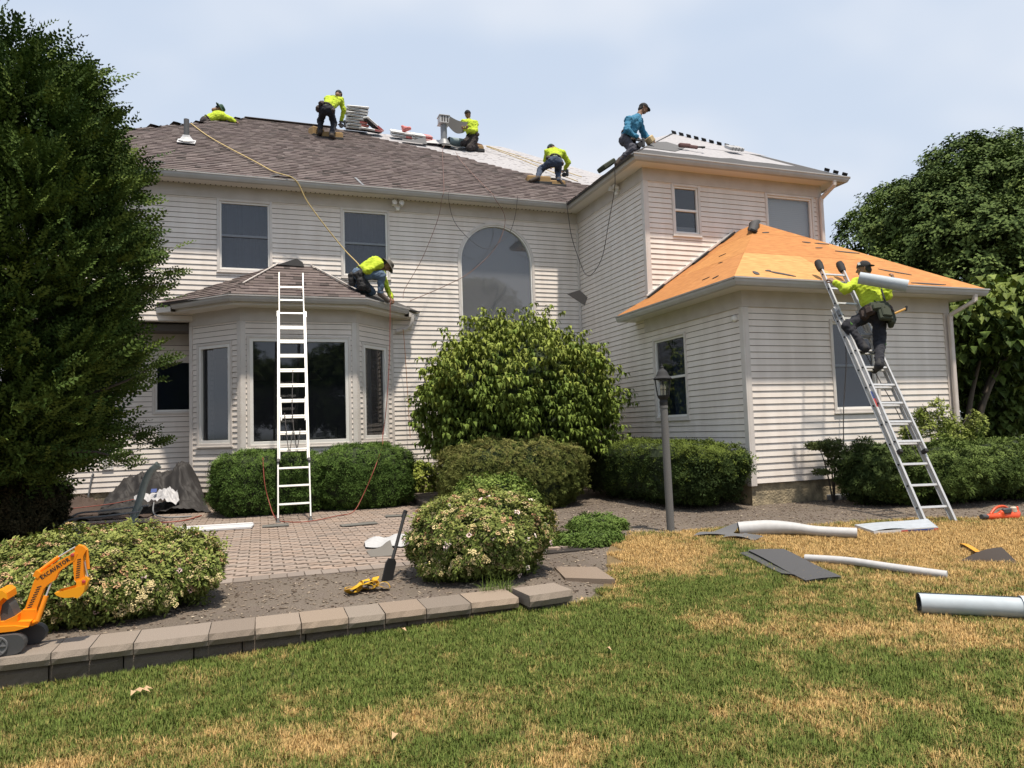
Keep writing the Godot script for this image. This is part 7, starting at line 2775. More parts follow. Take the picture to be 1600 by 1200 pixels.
func _lawn_debris() -> void:
	var b: MB
	# half opened white roll with scraps at its end
	var t := thing("underlay_roll", Vector3(5.2, 0.0, -6.92), "half unrolled white roll with a humped loose end, nearest the mulch bed", "roll")
	b = MB.new()
	var pts := crv([Vector3(-0.02, 0.065, 0.02), Vector3(0.22, 0.085, 0.17), Vector3(0.45, 0.085, 0.36), Vector3(0.65, 0.06, 0.56), Vector3(0.92, 0.052, 0.82)], 4)
	var rr := []
	for i in pts.size():
		rr.append(lerpf(0.085, 0.055, smoothstep(4.0, 11.0, i)))
	b.tube(pts, rr, 16, false)
	obj("outer_sheet", b, M.pale, t)
	b = MB.new()
	pts = pts.slice(0)
	var r2 := []
	for v in rr:
		r2.append(v * 0.86)
	b.tube(pts, r2, 14, false)
	obj("inner_face", b, M.felt2, t)
	for q in [[[Vector3(4.62, 0.03, -6.98), Vector3(4.98, 0.05, -7.12), Vector3(5.25, 0.13, -6.92), Vector3(4.95, 0.03, -6.78)], "dark green grey felt scrap leaning on the open end of the white roll"], [[Vector3(4.82, 0.03, -6.72), Vector3(5.18, 0.06, -6.78), Vector3(5.14, 0.03, -6.42), Vector3(5.0, 0.03, -6.5)], "small triangular felt scrap before the white roll's open end"]]:
		b = MB.new()
		var P: Array = q[0]
		sheet(b, P[0], P[1], P[2], P[3], 6, 6, func(u, v): return 0.02 * sin(u * 5.0 + v * 3.0))
		tag(obj("felt_scrap", b, M.scrap if M.has("scrap") else M.felt2), q[1], "felt scrap")
	# stack of two dark mats
	t = thing("shingle_mat", Vector3(4.5, -0.02, -5.35), "dark grey sheet of shingles lying folded on the grass", "shingle sheet")
	for q in [[Vector3(-0.02, 0.02, -0.63), Vector3(0.18, 0.02, -0.60), Vector3(-0.08, -0.01, 0.58), Vector3(-0.25, 0.0, 0.25)], [Vector3(0.06, 0.045, -0.60), Vector3(0.42, 0.04, -0.50), Vector3(0.10, -0.005, 0.57), Vector3(-0.26, -0.005, 0.55)]]:
		b = MB.new()
		sheet(b, q[0], q[1], q[2], q[3], 10, 16, func(u, v): return 0.004 * sin(u * 4.0) + 0.004 * sin(v * 6.0 + u))
		sheet(b, q[0] - Vector3(0, 0.012, 0), q[1] - Vector3(0, 0.012, 0), q[2] - Vector3(0, 0.012, 0), q[3] - Vector3(0, 0.012, 0), 10, 16, func(u, v): return 0.004 * sin(u * 4.0) + 0.004 * sin(v * 6.0 + u))
		obj("layer", b, mat(0.085, 0.085, 0.09, 0.9, M.gran, 6.0), t)
	# thin white tube
	t = thing("white_tube", Vector3(4.83, 0.0, -5.46), "long thin white tube bent slightly, lying on straw coloured grass", "tube")
	b = MB.new()
	b.tube(crv([Vector3(0, 0.0, 0), Vector3(0.2, 0.005, 0.30), Vector3(0.36, -0.012, 0.62), Vector3(0.58, -0.035, 1.0)], 4), 0.034, 14)
	obj("sleeve", b, M.pale, t)
	# big blue grey roll at the right edge
	t = hollow_roll("membrane_roll", Vector3(4.36, -0.012, -3.83), Vector3(5.75, -0.04, -2.85), 0.078, M.bluegrey, M.black, "thick blue grey roll with a white tape band at the right edge of the lawn", 2.6)
	for s in [0.62]:
		b = MB.new()
		var dd := Vector3(1.39, -0.028, 0.98).normalized()
		var ring := []
		b.tube([dd * s, dd * (s + 0.028)], 0.0787, 30, false)
		obj("tape_band", b, M.white, t)
	# shingle package at the ladder's foot
	t = thing("shingle_package", Vector3(7.03, 0.0, -6.36), "flat white package with red and blue print beside the leaning ladder", "package")
	b = MB.new()
	var q := [Vector3(-0.42, 0.045, -0.26), Vector3(0.58, 0.06, -0.13), Vector3(0.27, 0.03, 0.27), Vector3(-0.55, 0.03, 0.14)]
	sheet(b, q[0], q[1], q[2], q[3], 12, 8, func(u, v): return 0.012 * sin(u * 6.0) * (0.4 + v))
	obj("wrapper", b, M.pack_film, t)
	b = MB.new()
	b.fquad(q[3], q[2], q[2] - Vector3(0, 0.06, 0), q[3] - Vector3(0, 0.06, 0), Vector3(0, 0, 1))
	b.fquad(q[2], q[1], q[1] - Vector3(0, 0.06, 0), q[2] - Vector3(0, 0.06, 0), Vector3(1, 0, 0))
	b.fquad(q[0], q[3], q[3] - Vector3(0, 0.06, 0), q[0] - Vector3(0, 0.06, 0), Vector3(-1, 0, 0))
	obj("side", b, M.white, t)
	for e in [[0.42, 0.62, M.red_print], [0.52, 0.93, M.blue_print], [0.93, 1.0, M.red_print]]:
		b = MB.new()
		var a: Vector3 = q[3].lerp(q[2], e[0]) + Vector3(0, -0.012, 0.004)
		var c: Vector3 = q[3].lerp(q[2], e[1]) + Vector3(0, -0.012, 0.004)
		b.fquad(a, c, c - Vector3(0, 0.036, 0), a - Vector3(0, 0.036, 0), Vector3(0, 0, 1))
		obj("print_band", b, e[2], t)
	# orange red power tool
	t = thing("blower", Vector3(8.66, -0.01, -6.32), "orange red power blower lying on the grass edge before the yew", "blower")
	b = MB.new()
	field_mesh(b, [[Vector3(-0.25, 0.05, 0), Vector3(0.18, 0.03, 0.02), 0.035, 0.06], [Vector3(0.15, 0.03, 0.02), Vector3(0.26, 0.05, 0.0), 0.05, 0.04], [Vector3(-0.05, 0.09, 0.03), Vector3(0.1, 0.10, 0.0), 0.03, 0.03], [Vector3(0.26, 0.04, 0), Vector3(0.27, 0.13, 0), 0.02, 0.018]], 0.012, 0.01)
	obj("housing", b, M.orange_red, t)
	b = MB.new()
	b.tube(crv([Vector3(-0.2, 0.08, 0.0), Vector3(-0.1, 0.15, 0.0), Vector3(0.03, 0.16, 0.0), Vector3(0.12, 0.12, 0.0)], 4), 0.016, 8)
	obj("handle", b, M.orange_red, t)
	b = MB.new()
	b.bx(0.02, 0.11, 0.045, 0.14, 0.07, 0.05, 0.015)
	b.tube([Vector3(-0.25, 0.05, 0), Vector3(-0.36, 0.06, 0.0)], 0.03, 10)
	obj("motor_cover", b, M.grey_plastic, t)
	b = MB.new()
	b.bx(0.16, 0.11, 0.03, 0.07, 0.08, 0.06, 0.015)
	obj("fuel_tank", b, mat(0.5, 0.45, 0.36, 0.5), t)
	# upturned dark flap with an orange strap
	b = MB.new()
	sheet(b, Vector3(6.08, -0.04, -4.86), Vector3(6.62, 0.03, -4.86), Vector3(6.42, -0.09, -4.52), Vector3(6.3, -0.06, -4.72), 8, 6, func(u, v): return 0.03 * sin(u * 3.0) * (1.0 - v))
	tag(obj("shingle_flap", b, mat(0.055, 0.042, 0.035, 0.9, M.gran, 6.0)), "dark brown upturned shingle flap on the dry lawn at the right", "shingle")
	b = MB.new()
	strip(b, crv([Vector3(6.79, -0.02, -5.40), Vector3(6.66, 0.0, -5.25), Vector3(6.55, -0.005, -5.1), Vector3(6.40, 0.0, -4.93)], 4), Vector3(0.022, 0, 0.012))
	tag(obj("orange_strap", b, mat(0.62, 0.30, 0.03, 0.6)), "short orange strap lying behind the dark flap", "strap")
	# stepping stone
	b = MB.new()
	b.prism(Transform3D(Basis(Vector3.RIGHT, PI / 2), Vector3(0, -0.022, 0)), PackedVector2Array([Vector2(2.58, -6.22), Vector2(2.92, -6.02), Vector2(2.82, -5.46), Vector2(2.47, -5.72)]), 0.05)
	b.colored = true
	for i in b.v.size():
		b.c.append(Color(0.40, 0.32, 0.25))
	tag(obj("stepping_stone", b, M.block), "flat square stepping stone in the soil between wall end and lawn", "stone")
	# dry leaves
	var lv := [[-0.69, -4.58, "crumpled tan leaf on the grass below the toy excavator"], [0.85, -4.93, "single tan leaf against the garden wall's foot"], [0.54, -3.41, "curled dry leaf near the front of the lawn"], [2.28, -5.0, "pale leaf at the corner of lawn and soil"], [1.94, -3.92, "small dry leaf in the middle of the green lawn"]]
	for i in lv.size():
		b = MB.new()
		var y := lawn_y(lv[i][0], lv[i][1]) + 0.04
		for k in (5 if i == 0 else 1):
			leaf(b, Vector3(hsh(k, 1.0) * 0.05, 0, hsh(k, 2.0) * 0.04), Vector3(cos(k * 1.7 + i), 0.3, sin(k * 1.7 + i)), Vector3(0.2, 1, 0.1), 0.055, 0.033, 0.3)
		var o := obj("dry_leaf", b, mat(0.45, 0.30, 0.17, 0.8))
		o.position = Vector3(lv[i][0], y, lv[i][1])
		tag(o, lv[i][2], "leaf", "dry leaves on the lawn")

func _patio_debris() -> void:
	var b: MB
	var t: Node3D
	# pry bar with a shovel blade
	t = thing("roofing_shovel", Vector3(1.04, 0.02, -6.26), "black roofing shovel standing upright in the soil beside the yellow strap", "shovel")
	b = MB.new()
	b.tube([Vector3(0.03, 0.16, -0.02), Vector3(0.19, 0.56, -0.20)], 0.015, 10)
	b.lathe([Vector2(0.0, 0.02), Vector2(0.02, 0.015), Vector2(0.02, -0.05), Vector2(0.015, -0.06)], Transform3D(Basis(Vector3.BACK, -0.35), Vector3(0.19, 0.56, -0.20)), 10)
	obj("handle", b, M.black, t)
	b = MB.new()
	b.prism(Transform3D(Basis(Vector3.BACK, -0.22) * Basis(Vector3.UP, 0.4), Vector3(0.0, 0.08, -0.01)), PackedVector2Array([Vector2(-0.055, -0.11), Vector2(0.05, -0.10), Vector2(0.055, 0.08), Vector2(0.03, 0.11), Vector2(-0.03, 0.11), Vector2(-0.05, 0.07)]), 0.014)
	obj("blade", b, M.black, t)
	# yellow ratchet strap
	t = thing("yellow_strap", Vector3(0.80, 0.025, -5.97), "coiled yellow ratchet strap on the soil before the patio", "strap")
	var ym := mat(0.62, 0.36, 0.015, 0.5)
	t.scale = Vector3(1.3, 1.05, 1.3)
	for q in [[0.0, 0.0, 0.075, 0.05, 0.1], [-0.11, 0.02, 0.05, 0.045, 0.5], [0.1, 0.01, 0.055, 0.04, -0.4], [0.04, -0.04, 0.06, 0.03, 1.2], [-0.04, 0.04, 0.09, 0.035, -0.2], [0.13, -0.03, 0.035, 0.035, 0.9]]:
		b = MB.new()
		var ring := []
		for i in 15:
			var a := TAU * i / 14.0
			ring.append(Vector3(q[0] + cos(a) * q[2], 0.035 + q[3] * 0.6 * sin(a) + 0.015 * sin(a * 2.0 + q[4]), q[1] + sin(a) * q[2] * 0.5).rotated(Vector3.UP, q[4]))
		strip(b, ring, Vector3(0.004, 0.006, 0.022).rotated(Vector3.UP, q[4]), 0.003)
		obj("loop", b, ym, t)
	b = MB.new()
	b.bx(0.01, 0.05, 0.0, 0.05, 0.03, 0.03, 0.006)
	obj("buckle", b, M.cable, t)
	# white trim piece on the pavers
	t = thing("white_trim", Vector3(-0.66, 0.03, -10.86), "long white trim channel lying on the patio", "trim")
	b = MB.new()
	b.box(Transform3D(Basis(Vector3.UP, -0.10), Vector3(0, 0.02, 0)), Vector3(1.08, 0.035, 0.30), 0.006)
	b.box(Transform3D(Basis(Vector3.UP, -0.10), Vector3(0, 0.045, -0.12)), Vector3(1.08, 0.03, 0.03), 0.006)
	obj("channel", b, M.white, t)
	# white wrapper and shingle scrap
	t = thing("wrapper", Vector3(1.38, 0.03, -8.1), "crumpled white wrapper with black underside on the patio", "wrapper")
	b = MB.new()
	sheet(b, Vector3(-0.26, 0.02, -0.35), Vector3(0.32, 0.05, -0.35), Vector3(0.32, 0.01, 0.25), Vector3(-0.3, 0.0, 0.05), 10, 8, func(u, v): return 0.045 * absf(sin(u * 7.0 + v * 2.0)) * (1.0 - 0.5 * v))
	obj("white_face", b, M.pale, t)
	b = MB.new()
	sheet(b, Vector3(-0.26, 0.01, -0.34), Vector3(0.32, 0.04, -0.34), Vector3(0.32, 0.0, 0.26), Vector3(-0.3, -0.01, 0.06), 10, 8, func(u, v): return 0.045 * absf(sin(u * 7.0 + v * 2.0)) * (1.0 - 0.5 * v) - 0.004)
	obj("black_face", b, M.black, t)
	b = MB.new()
	sheet(b, Vector3(1.06, 0.04, -7.86), Vector3(1.34, 0.06, -7.95), Vector3(1.30, 0.03, -7.45), Vector3(1.06, 0.03, -7.5), 6, 6, func(u, v): return 0.06 * smoothstep(0.5, 1.0, u) * (1.0 - v))
	tag(obj("shingle_scrap", b, mat(0.20, 0.185, 0.165, 0.9, M.gran, 6.0)), "grey shingle scrap curling up before the white wrapper", "shingle")
	for q in [[0.18, -10.75, 0.36, 0.13, 0.0, "grey shingle scrap flat on the patio at the straight ladder's foot"], [1.28, -10.2, 0.5, 0.12, 0.1, "grey shingle scrap flat on the patio right of the straight ladder"], [1.95, -10.9, 0.35, 0.1, -0.2, "thin shingle scrap on the patio near the raised step"]]:
		b = MB.new()
		b.box(Transform3D(Basis(Vector3.UP, q[4]), Vector3(0, 0.012, 0)), Vector3(q[2], 0.008, q[3] * 1.8))
		var o := obj("shingle_scrap", b, mat(0.17, 0.165, 0.15, 0.95, M.gran, 6.0))
		o.position = Vector3(q[0], 0.03, q[1])
		tag(o, q[5], "shingle")
	# tarpaulins heaped under the left wall
	t = thing("tarp_heap", Vector3(-1.9, 0.02, -14.4), "heap of dark crumpled tarpaulin under the left wall beside the bay", "tarpaulin")
	var fn := FastNoiseLite.new()
	fn.seed = 21
	fn.frequency = 1.6
	fn.fractal_octaves = 2
	var rn := FastNoiseLite.new()
	rn.seed = 5
	rn.frequency = 1.8
	rn.fractal_type = FastNoiseLite.FRACTAL_RIDGED
	rn.fractal_octaves = 2
	var hf := func(px: float, pz: float) -> float:
		var h := 0.52 * exp(-(pow((px - 0.30) / 0.46, 4) + pow((pz + 0.25) / 0.46, 4))) + 0.46 * exp(-(pow((px - 0.62) / 0.30, 2) + pow((pz - 0.25) / 0.45, 2))) + 0.55 * exp(-(pow((px + 0.40) / 0.36, 2) + pow((pz + 0.45) / 0.3, 2))) + 0.18 * exp(-(pow((px + 0.2) / 0.9, 2) + pow((pz - 0.1) / 0.5, 2)))
		return h * (1.0 + 0.25 * fn.get_noise_2d(px * 1.1, pz * 1.1)) + 0.22 * minf(h + 0.08, 0.4) * rn.get_noise_2d(px * 1.7 + 7.0, pz * 1.5) + 0.05 * minf(h + 0.2, 0.4) * rn.get_noise_2d(px * 4.0, pz * 4.0)
	b = MB.new()
	sheet(b, Vector3(-0.85, 0.0, -0.95), Vector3(0.62, 0.0, -0.7), Vector3(1.08, 0.0, 0.95), Vector3(-0.75, 0.0, 0.55), 56, 44, func(u, v):
		var x := lerpf(lerpf(-0.85, 0.62, u), lerpf(-0.75, 1.08, u), v)
		var z := lerpf(lerpf(-0.95, -0.7, u), lerpf(0.55, 0.95, u), v)
		return maxf(0.004, hf.call(x, z)))
	obj("black_sheet", b, M.tarp, t)
	# crumpled bunches of plastic on top of the heap
	fold.frequency = 5.0
	for q in [[Vector3(0.10, 0.55, -0.30), Vector3(0.52, 0.60, -0.28), 0.09, 0.11], [Vector3(-0.52, 0.30, -0.40), Vector3(-0.12, 0.50, -0.35), 0.07, 0.10], [Vector3(0.55, 0.18, 0.35), Vector3(0.85, 0.06, 0.55), 0.13, 0.08], [Vector3(-0.6, 0.10, 0.1), Vector3(-0.1, 0.16, 0.05), 0.08, 0.10]]:
		b = MB.new()
		field_mesh(b, [q, [q[0] + Vector3(0.05, -0.1, 0.08), q[1] + Vector3(0.0, -0.12, 0.1), q[2], q[3]]], 0.02, 0.015, 0.0, 0.085)
		obj("plastic_bunch", b, M.tarp, t)
	fold.frequency = 9.0
	b = MB.new()
	sheet(b, Vector3(-1.65, 0.0, -0.7), Vector3(-0.45, 0.02, -0.75), Vector3(-0.35, 0.02, 0.45), Vector3(-1.75, 0.0, 0.3), 36, 26, func(u, v): return 0.03 + 0.26 * exp(-(pow((u - 0.35) / 0.4, 2) + pow((v - 0.25) / 0.4, 2))) * (1.0 + 0.5 * fn.get_noise_2d(u * 3.0, v * 3.0)))
	obj("brown_sheet", b, M.brown_tarp, t)
	b = MB.new()
	sheet(b, Vector3(-1.5, 0.0, 0.35), Vector3(0.2, 0.0, 0.4), Vector3(0.1, 0.0, 1.2), Vector3(-1.5, 0.0, 1.0), 30, 14, func(u, v): return 0.012 + 0.07 * absf(fn.get_noise_2d(u * 5.0, v * 2.5)))
	obj("brown_sheet", b, M.brown_tarp, t)
	b = MB.new()
	b.tube(crv([Vector3(-1.2, 0.16, 0.2), Vector3(-0.6, 0.2, 0.18), Vector3(-0.1, 0.27, 0.2), Vector3(0.1, 0.2, 0.4)], 5), 0.016, 6, true, 0.5)
	obj("red_cord", b, M.red_hose, t)
	# white plastic bag with blue print on the heap
	t = thing("plastic_bag", Vector3(-1.75, 0.30, -13.85), "crumpled white plastic bag with blue print lying on the tarpaulin heap", "bag")
	b = MB.new()
	sheet(b, Vector3(-0.36, 0.0, -0.1), Vector3(0.32, 0.05, -0.12), Vector3(0.4, -0.09, 0.25), Vector3(-0.3, -0.05, 0.25), 24, 14, func(u, v): return 0.03 + 0.07 * fn.get_noise_2d(u * 3.0 + 5.0, v * 3.0) + 0.13 * exp(-(pow((u - 0.72) / 0.2, 2) + pow((v - 0.4) / 0.4, 2))) + 0.05 * fn.get_noise_2d(u * 5.0, v * 4.0) + 0.04 * exp(-pow((u - 0.2) / 0.15, 2)))
	obj("film", b, M.bag_film, t)
	b = MB.new()
	b.box(Transform3D(Basis(Vector3.RIGHT, 0.6), Vector3(-0.02, 0.14, 0.10)), Vector3(0.09, 0.006, 0.10))
	obj("print_patch", b, M.blue_print, t)
	# bent grey post with steel loops: the stand of a hanging chair, lying on its side
	t = thing("chair_stand", Vector3(-1.85, 0.0, -11.9), "bent grey green tubular stand with curved steel legs beside the patio", "stand")
	var sg := mat(0.25, 0.30, 0.29, 0.5, M.fine, 3.0)
	b = MB.new()
	b.tube(crv([Vector3(0, -0.02, 0), Vector3(0.03, 0.14, 0), Vector3(0.12, 0.40, 0), Vector3(0.19, 0.66, 0), Vector3(0.27, 0.84, 0), Vector3(0.38, 0.93, 0)], 4), 0.052, 14, false)
	b.tube([Vector3(0.36, 0.925, 0), Vector3(0.39, 0.945, 0)], 0.058, 14, false)
	obj("post", b, sg, t)
	for q in [[Vector3(0.25, 0.34, 0.0), Vector3(-0.36, 0.30, 0.0), Vector3(-0.68, 0.28, 0.0), Vector3(-0.84, 0.14, 0.02), Vector3(-0.8, 0.03, 0.06)], [Vector3(0.15, 0.27, 0.2), Vector3(-0.28, 0.24, 0.2), Vector3(-0.72, 0.22, 0.2), Vector3(-0.87, 0.1, 0.2), Vector3(-0.80, 0.02, 0.2), Vector3(-0.5, 0.02, 0.25)], [Vector3(-0.74, 0.19, 0.4), Vector3(-0.67, 0.09, 0.4), Vector3(-0.56, 0.09, 0.4), Vector3(-0.46, 0.18, 0.4)], [Vector3(-0.4, 0.03, 0.45), Vector3(-0.1, 0.06, 0.45), Vector3(0.2, 0.04, 0.4)]]:
		b = MB.new()
		b.tube(crv(q, 5), 0.014, 8)
		obj("leg", b, M.steel, t)
	b = MB.new()
	b.beam(Vector3(0.05, 0.1, 0.02), Vector3(0.16, 0.32, 0.02), 0.03, 0.05, Vector3.BACK, 0.006)
	obj("clamp", b, sg, t)

func bundle(t: Node3D, c: Vector3, yaw: float, tilt: float, n := "pack", red := true) -> void:
	var T := Transform3D(Basis(Vector3.UP, yaw) * Basis(Vector3.BACK, tilt), c)
	var p := part(n, t, T)
	var b := MB.new()
	b.bx(0, 0, 0, 0.60, 0.058, 0.32, 0.016)
	obj("wrapper", b, M.pack, p)
	b = MB.new()
	b.bx(0, -0.036, 0, 0.55, 0.018, 0.28)  # black slab painted as the shade between stacked packs
	obj("gap", b, M.black, p)
	if red:
		b = MB.new()
		b.bx(0.18, 0.0, 0.161, 0.2, 0.05, 0.004)
		b.bx(0.18, 0.031, 0, 0.2, 0.004, 0.28)
		obj("print_band", b, M.pink_print, p)
	b = MB.new()
	b.bx(-0.08, 0.0, 0.161, 0.3, 0.012, 0.003)
	obj("print_band", b, M.felt2, p)

func _roof_things() -> void:
	M.pack = mat(0.78, 0.77, 0.76, 0.6, M.fine, 3.0)
	M.pink_print = mat(0.58, 0.17, 0.16, 0.6)
	var b: MB
	var t: Node3D
	var UPV := Vector3(0, 0.5548, -0.832)
	var NR := Vector3(0, 0.832, 0.5548)
	# plumbing vent with white flange
	t = thing("vent_pipe", Vector3(-1.47, 7.74, -16.34), "short dark vent pipe with a white flange on the left of the roof", "vent pipe")
	b = MB.new()
	b.tube([Vector3(0, 0.0, 0), Vector3(0, 0.5, 0)], 0.055, 12)
	obj("pipe", b, mat(0.09, 0.09, 0.095, 0.7), t)
	b = MB.new()
	b.lathe([Vector2(0.065, 0.12), Vector2(0.085, 0.08), Vector2(0.13, 0.03), Vector2(0.17, 0.0)], Transform3D(Basis(Vector3.RIGHT, 0.45), Vector3(0, 0.03, 0)), 16)
	b.box(Transform3D(Basis(Vector3.RIGHT, 0.588), Vector3(0, 0.012, 0)), Vector3(0.36, 0.012, 0.32))
	obj("flange", b, M.white, t)
	# the big flue with square cap
	t = thing("flue_pipe", Vector3(4.86, 9.22, -18.6), "grey metal flue pipe with a square louvred cap on the roof", "chimney pipe")
	b = MB.new()
	b.tube([Vector3(0, 0, 0), Vector3(0, 0.62, 0)], 0.09, 16)
	b.lathe([Vector2(0.2, 0.0), Vector2(0.13, 0.16), Vector2(0.1, 0.18)], Transform3D(), 14)
	obj("pipe", b, M.steel, t)
	b = MB.new()
	b.bx(0, 0.72, 0, 0.27, 0.2, 0.27, 0.006)
	b.bx(0, 0.83, 0, 0.31, 0.02, 0.31, 0.004)
	b.bx(0, 0.62, 0, 0.31, 0.02, 0.31, 0.004)
	obj("cap", b, M.pale, t)
	for x in [-0.07, 0.0, 0.08]:
		b = MB.new()
		b.bx(x, 0.72, 0.137, 0.035, 0.17, 0.006)
		obj("louvre", b, M.felt, t)
	# the strip the kneeling man holds against the flue
	t = thing("shingle_strip", Vector3(4.98, 9.9, -18.45), "sagging grey strip held by the kneeling roofer at the flue cap", "strip")
	b = MB.new()
	var a := []
	for i in 13:
		var u := i / 12.0
		a.append([Vector3(0.02 + 0.46 * u, 0.12 - 0.20 * u - 0.05 * sin(u * PI), 0.02 + 0.2 * u), Vector3(-0.03 + 0.36 * u, -0.16 - 0.24 * u - 0.10 * sin(u * PI), 0.02 + 0.2 * u)])
	for i in 12:
		b.fquad(a[i][0], a[i + 1][0], a[i + 1][1], a[i][1], Vector3(0, 0, 1))
		b.fquad(a[i][0] - Vector3(0, 0, 0.012), a[i + 1][0] - Vector3(0, 0, 0.012), a[i + 1][1] - Vector3(0, 0, 0.012), a[i][1] - Vector3(0, 0, 0.012), Vector3(0, 0, -1))
	obj("sheet", b, mat(0.14, 0.135, 0.13, 0.9, M.gran, 6.0), t)
	# membrane roll beside the flue
	hollow_roll("membrane_roll", Vector3(5.0, 9.40, -18.62), Vector3(5.62, 9.42, -18.70), 0.13, mat(0.20, 0.27, 0.30, 0.6), M.black, "blue grey roll on the white roof between flue and kneeling roofer", 2.0)
	b = MB.new()
	sheet(b, Vector3(4.2, 9.22, -18.55), Vector3(4.9, 9.22, -18.5), Vector3(5.1, 9.34, -18.75), Vector3(4.35, 9.37, -18.8), 8, 4, func(u, v): return 0.02 + 0.08 * v * sin(u * 3.0))
	tag(obj("membrane_sheet", b, M.pale), "loose white sheet lying left of the flue pipe", "sheet")
	b = MB.new()
	sheet(b, Vector3(4.75, 9.10, -18.35), Vector3(5.35, 9.08, -18.3), Vector3(5.4, 9.2, -18.5), Vector3(4.75, 9.22, -18.52), 8, 3, func(u, v): return 0.03 + 0.02 * sin(u * 7.0))
	tag(obj("shingle_scrap", b, mat(0.17, 0.165, 0.16, 0.9, M.gran, 6.0)), "grey shingle scraps before the foot of the flue pipe", "shingle")
	b = MB.new()
	sheet(b, Vector3(3.68, 9.16, -18.46), Vector3(4.32, 9.10, -18.36), Vector3(4.34, 9.28, -18.6), Vector3(3.7, 9.32, -18.68), 8, 4, func(u, v): return 0.02 + 0.10 * smoothstep(0.4, 1.0, u) * v)
	tag(obj("roof_flap", b, M.felt2), "lifted grey felt flap below the lying shingle packs", "felt")
	# stacks of wrapped shingles
	t = thing("shingle_stack", Vector3(2.55, 9.62, -19.2), "tall stack of white wrapped shingle packs beside the bending roofer", "shingle packs")
	t.rotation.x = 0.3
	for i in 8:
		bundle(t, Vector3(0.02 * sin(i * 2.1), 0.09 + i * 0.078, -0.05), 0.06 * sin(i * 1.7), 0.03 * sin(i * 2.9), "pack", i < 3)
	bundle(t, Vector3(0.42, 0.22, 0.12), 0.3, -0.55)
	bundle(t, Vector3(0.35, 0.06, 0.18), 0.1, -0.05)
	t = thing("shingle_stack", Vector3(3.75, 9.50, -19.0), "low pile of red and white shingle packs lying left of the flue pipe", "shingle packs")
	t.rotation.x = 0.55
	bundle(t, Vector3(0.0, 0.06, 0.0), 0.05, -0.05)
	bundle(t, Vector3(-0.02, 0.14, 0.0), 0.0, -0.05, "pack", false)
	bundle(t, Vector3(0.56, 0.05, 0.08), -0.1, -0.08)
	bundle(t, Vector3(0.54, 0.125, 0.05), 0.1, -0.06)
	b = MB.new()
	field_mesh(b, [[Vector3(0.05, 0.24, 0.05), Vector3(0.2, 0.26, 0.0), 0.07, 0.05], [Vector3(0.0, 0.30, 0.0), Vector3(0.05, 0.24, 0.02), 0.04, 0.05]], 0.02, 0.015, 0.0, 0.02)
	obj("crumpled_wrapper", b, M.pink_print, t)
	t = thing("shingle_stack", Vector3(4.45, 9.42, -18.95), "single pink and white shingle pack just left of the flue pipe", "shingle packs")
	t.rotation.x = 0.55
	bundle(t, Vector3(0.0, 0.06, 0.0), 0.0, -0.05)
	t = thing("shingle_pack", Vector3(9.77, 7.21, -12.47), "clear wrapped shingle pack on the white wing roof", "shingle packs")
	b = MB.new()
	b.box(Transform3D(Basis(Vector3(1, 0, 0), NR, Vector3(0, -UPV.y, -UPV.z)), Vector3(0, 0.05, 0)), Vector3(0.36, 0.07, 0.24), 0.01)
	obj("pack", b, M.pale, t)
	b = MB.new()
	for i in 4:
		b.box(Transform3D(Basis(Vector3(1, 0, 0), NR, Vector3(0, -UPV.y, -UPV.z)), Vector3(-0.12 + 0.08 * i, 0.05, 0)), Vector3(0.012, 0.074, 0.244))
	obj("bands", b, M.felt2, t)
	# scattered tools and torn felt on the wing roof
	t = thing("nail_gun", Vector3(8.35, 6.98, -12.1), "nail gun and torn wrapping on the white wing roof", "nail gun")
	b = MB.new()
	b.beam(Vector3(-0.2, 0.05, -0.05), Vector3(0.1, 0.08, -0.1), 0.09, 0.08, Vector3.UP, 0.02)
	b.beam(Vector3(0.05, 0.06, -0.08), Vector3(0.22, 0.02, 0.0), 0.05, 0.07, Vector3.UP, 0.015)
	obj("body", b, mat(0.13, 0.06, 0.055, 0.6), t)
	b = MB.new()
	b.tube(crv([Vector3(0.2, 0.03, 0), Vector3(0.32, 0.06, -0.05), Vector3(0.36, 0.03, 0.03), Vector3(0.28, 0.0, 0.06)], 4), 0.02, 8)
	obj("magazine", b, M.black, t)
	# foam pads that the roofers stand on
	for q in [[1.42, 9.10, -18.50, 0.35, 0.30, 0.5, "brown foam roof pad at the bending roofer's left foot, standing on edge"], [1.80, 8.98, -18.30, 0.55, 0.2, -0.1, "brown foam roof pad under the bending roofer"], [6.55, 7.42, -15.95, 0.62, 0.2, -0.1, "yellow foam roof pad under the roofer in blue jeans"], [6.98, 7.36, -15.9, 0.5, 0.14, -0.15, "smaller foam roof pad under the right boot of the roofer in blue jeans"], [5.78, 9.22, -18.6, 0.4, 0.14, 0.1, "tan foam pad under the kneeling roofer's boots"]]:
		t = thing("foam_pad", Vector3(q[0], q[1], q[2]), q[6], "foam pad", "foam pads on the roof")
		b = MB.new()
		b.box(Transform3D(Basis(Vector3.UP, q[5]), Vector3(0, 0.03, 0)), Vector3(q[3], q[4], 0.26), 0.03)
		obj("foam", b, M.foam, t)
		b = MB.new()
		b.box(Transform3D(Basis(Vector3.UP, q[5]), Vector3(0, -0.04 - q[4] * 0.15, 0.02)), Vector3(q[3] * 1.02, 0.09, 0.3), 0.01)
		obj("base", b, M.black, t)
	var wl := Basis(Vector3(0.832, 0.5548, 0), Vector3(-0.5548, 0.832, 0), Vector3.BACK)
	t = thing("foam_pad", Vector3(7.42, 7.02, -12.2), "small tan block of foam between the climbing man and the gutter corner", "foam pad", "foam pads on the roof")
	b = MB.new()
	b.box(Transform3D(wl, Vector3(0.08, 0.06, 0)), Vector3(0.12, 0.14, 0.2), 0.02)
	obj("foam", b, M.tan_cut, t)
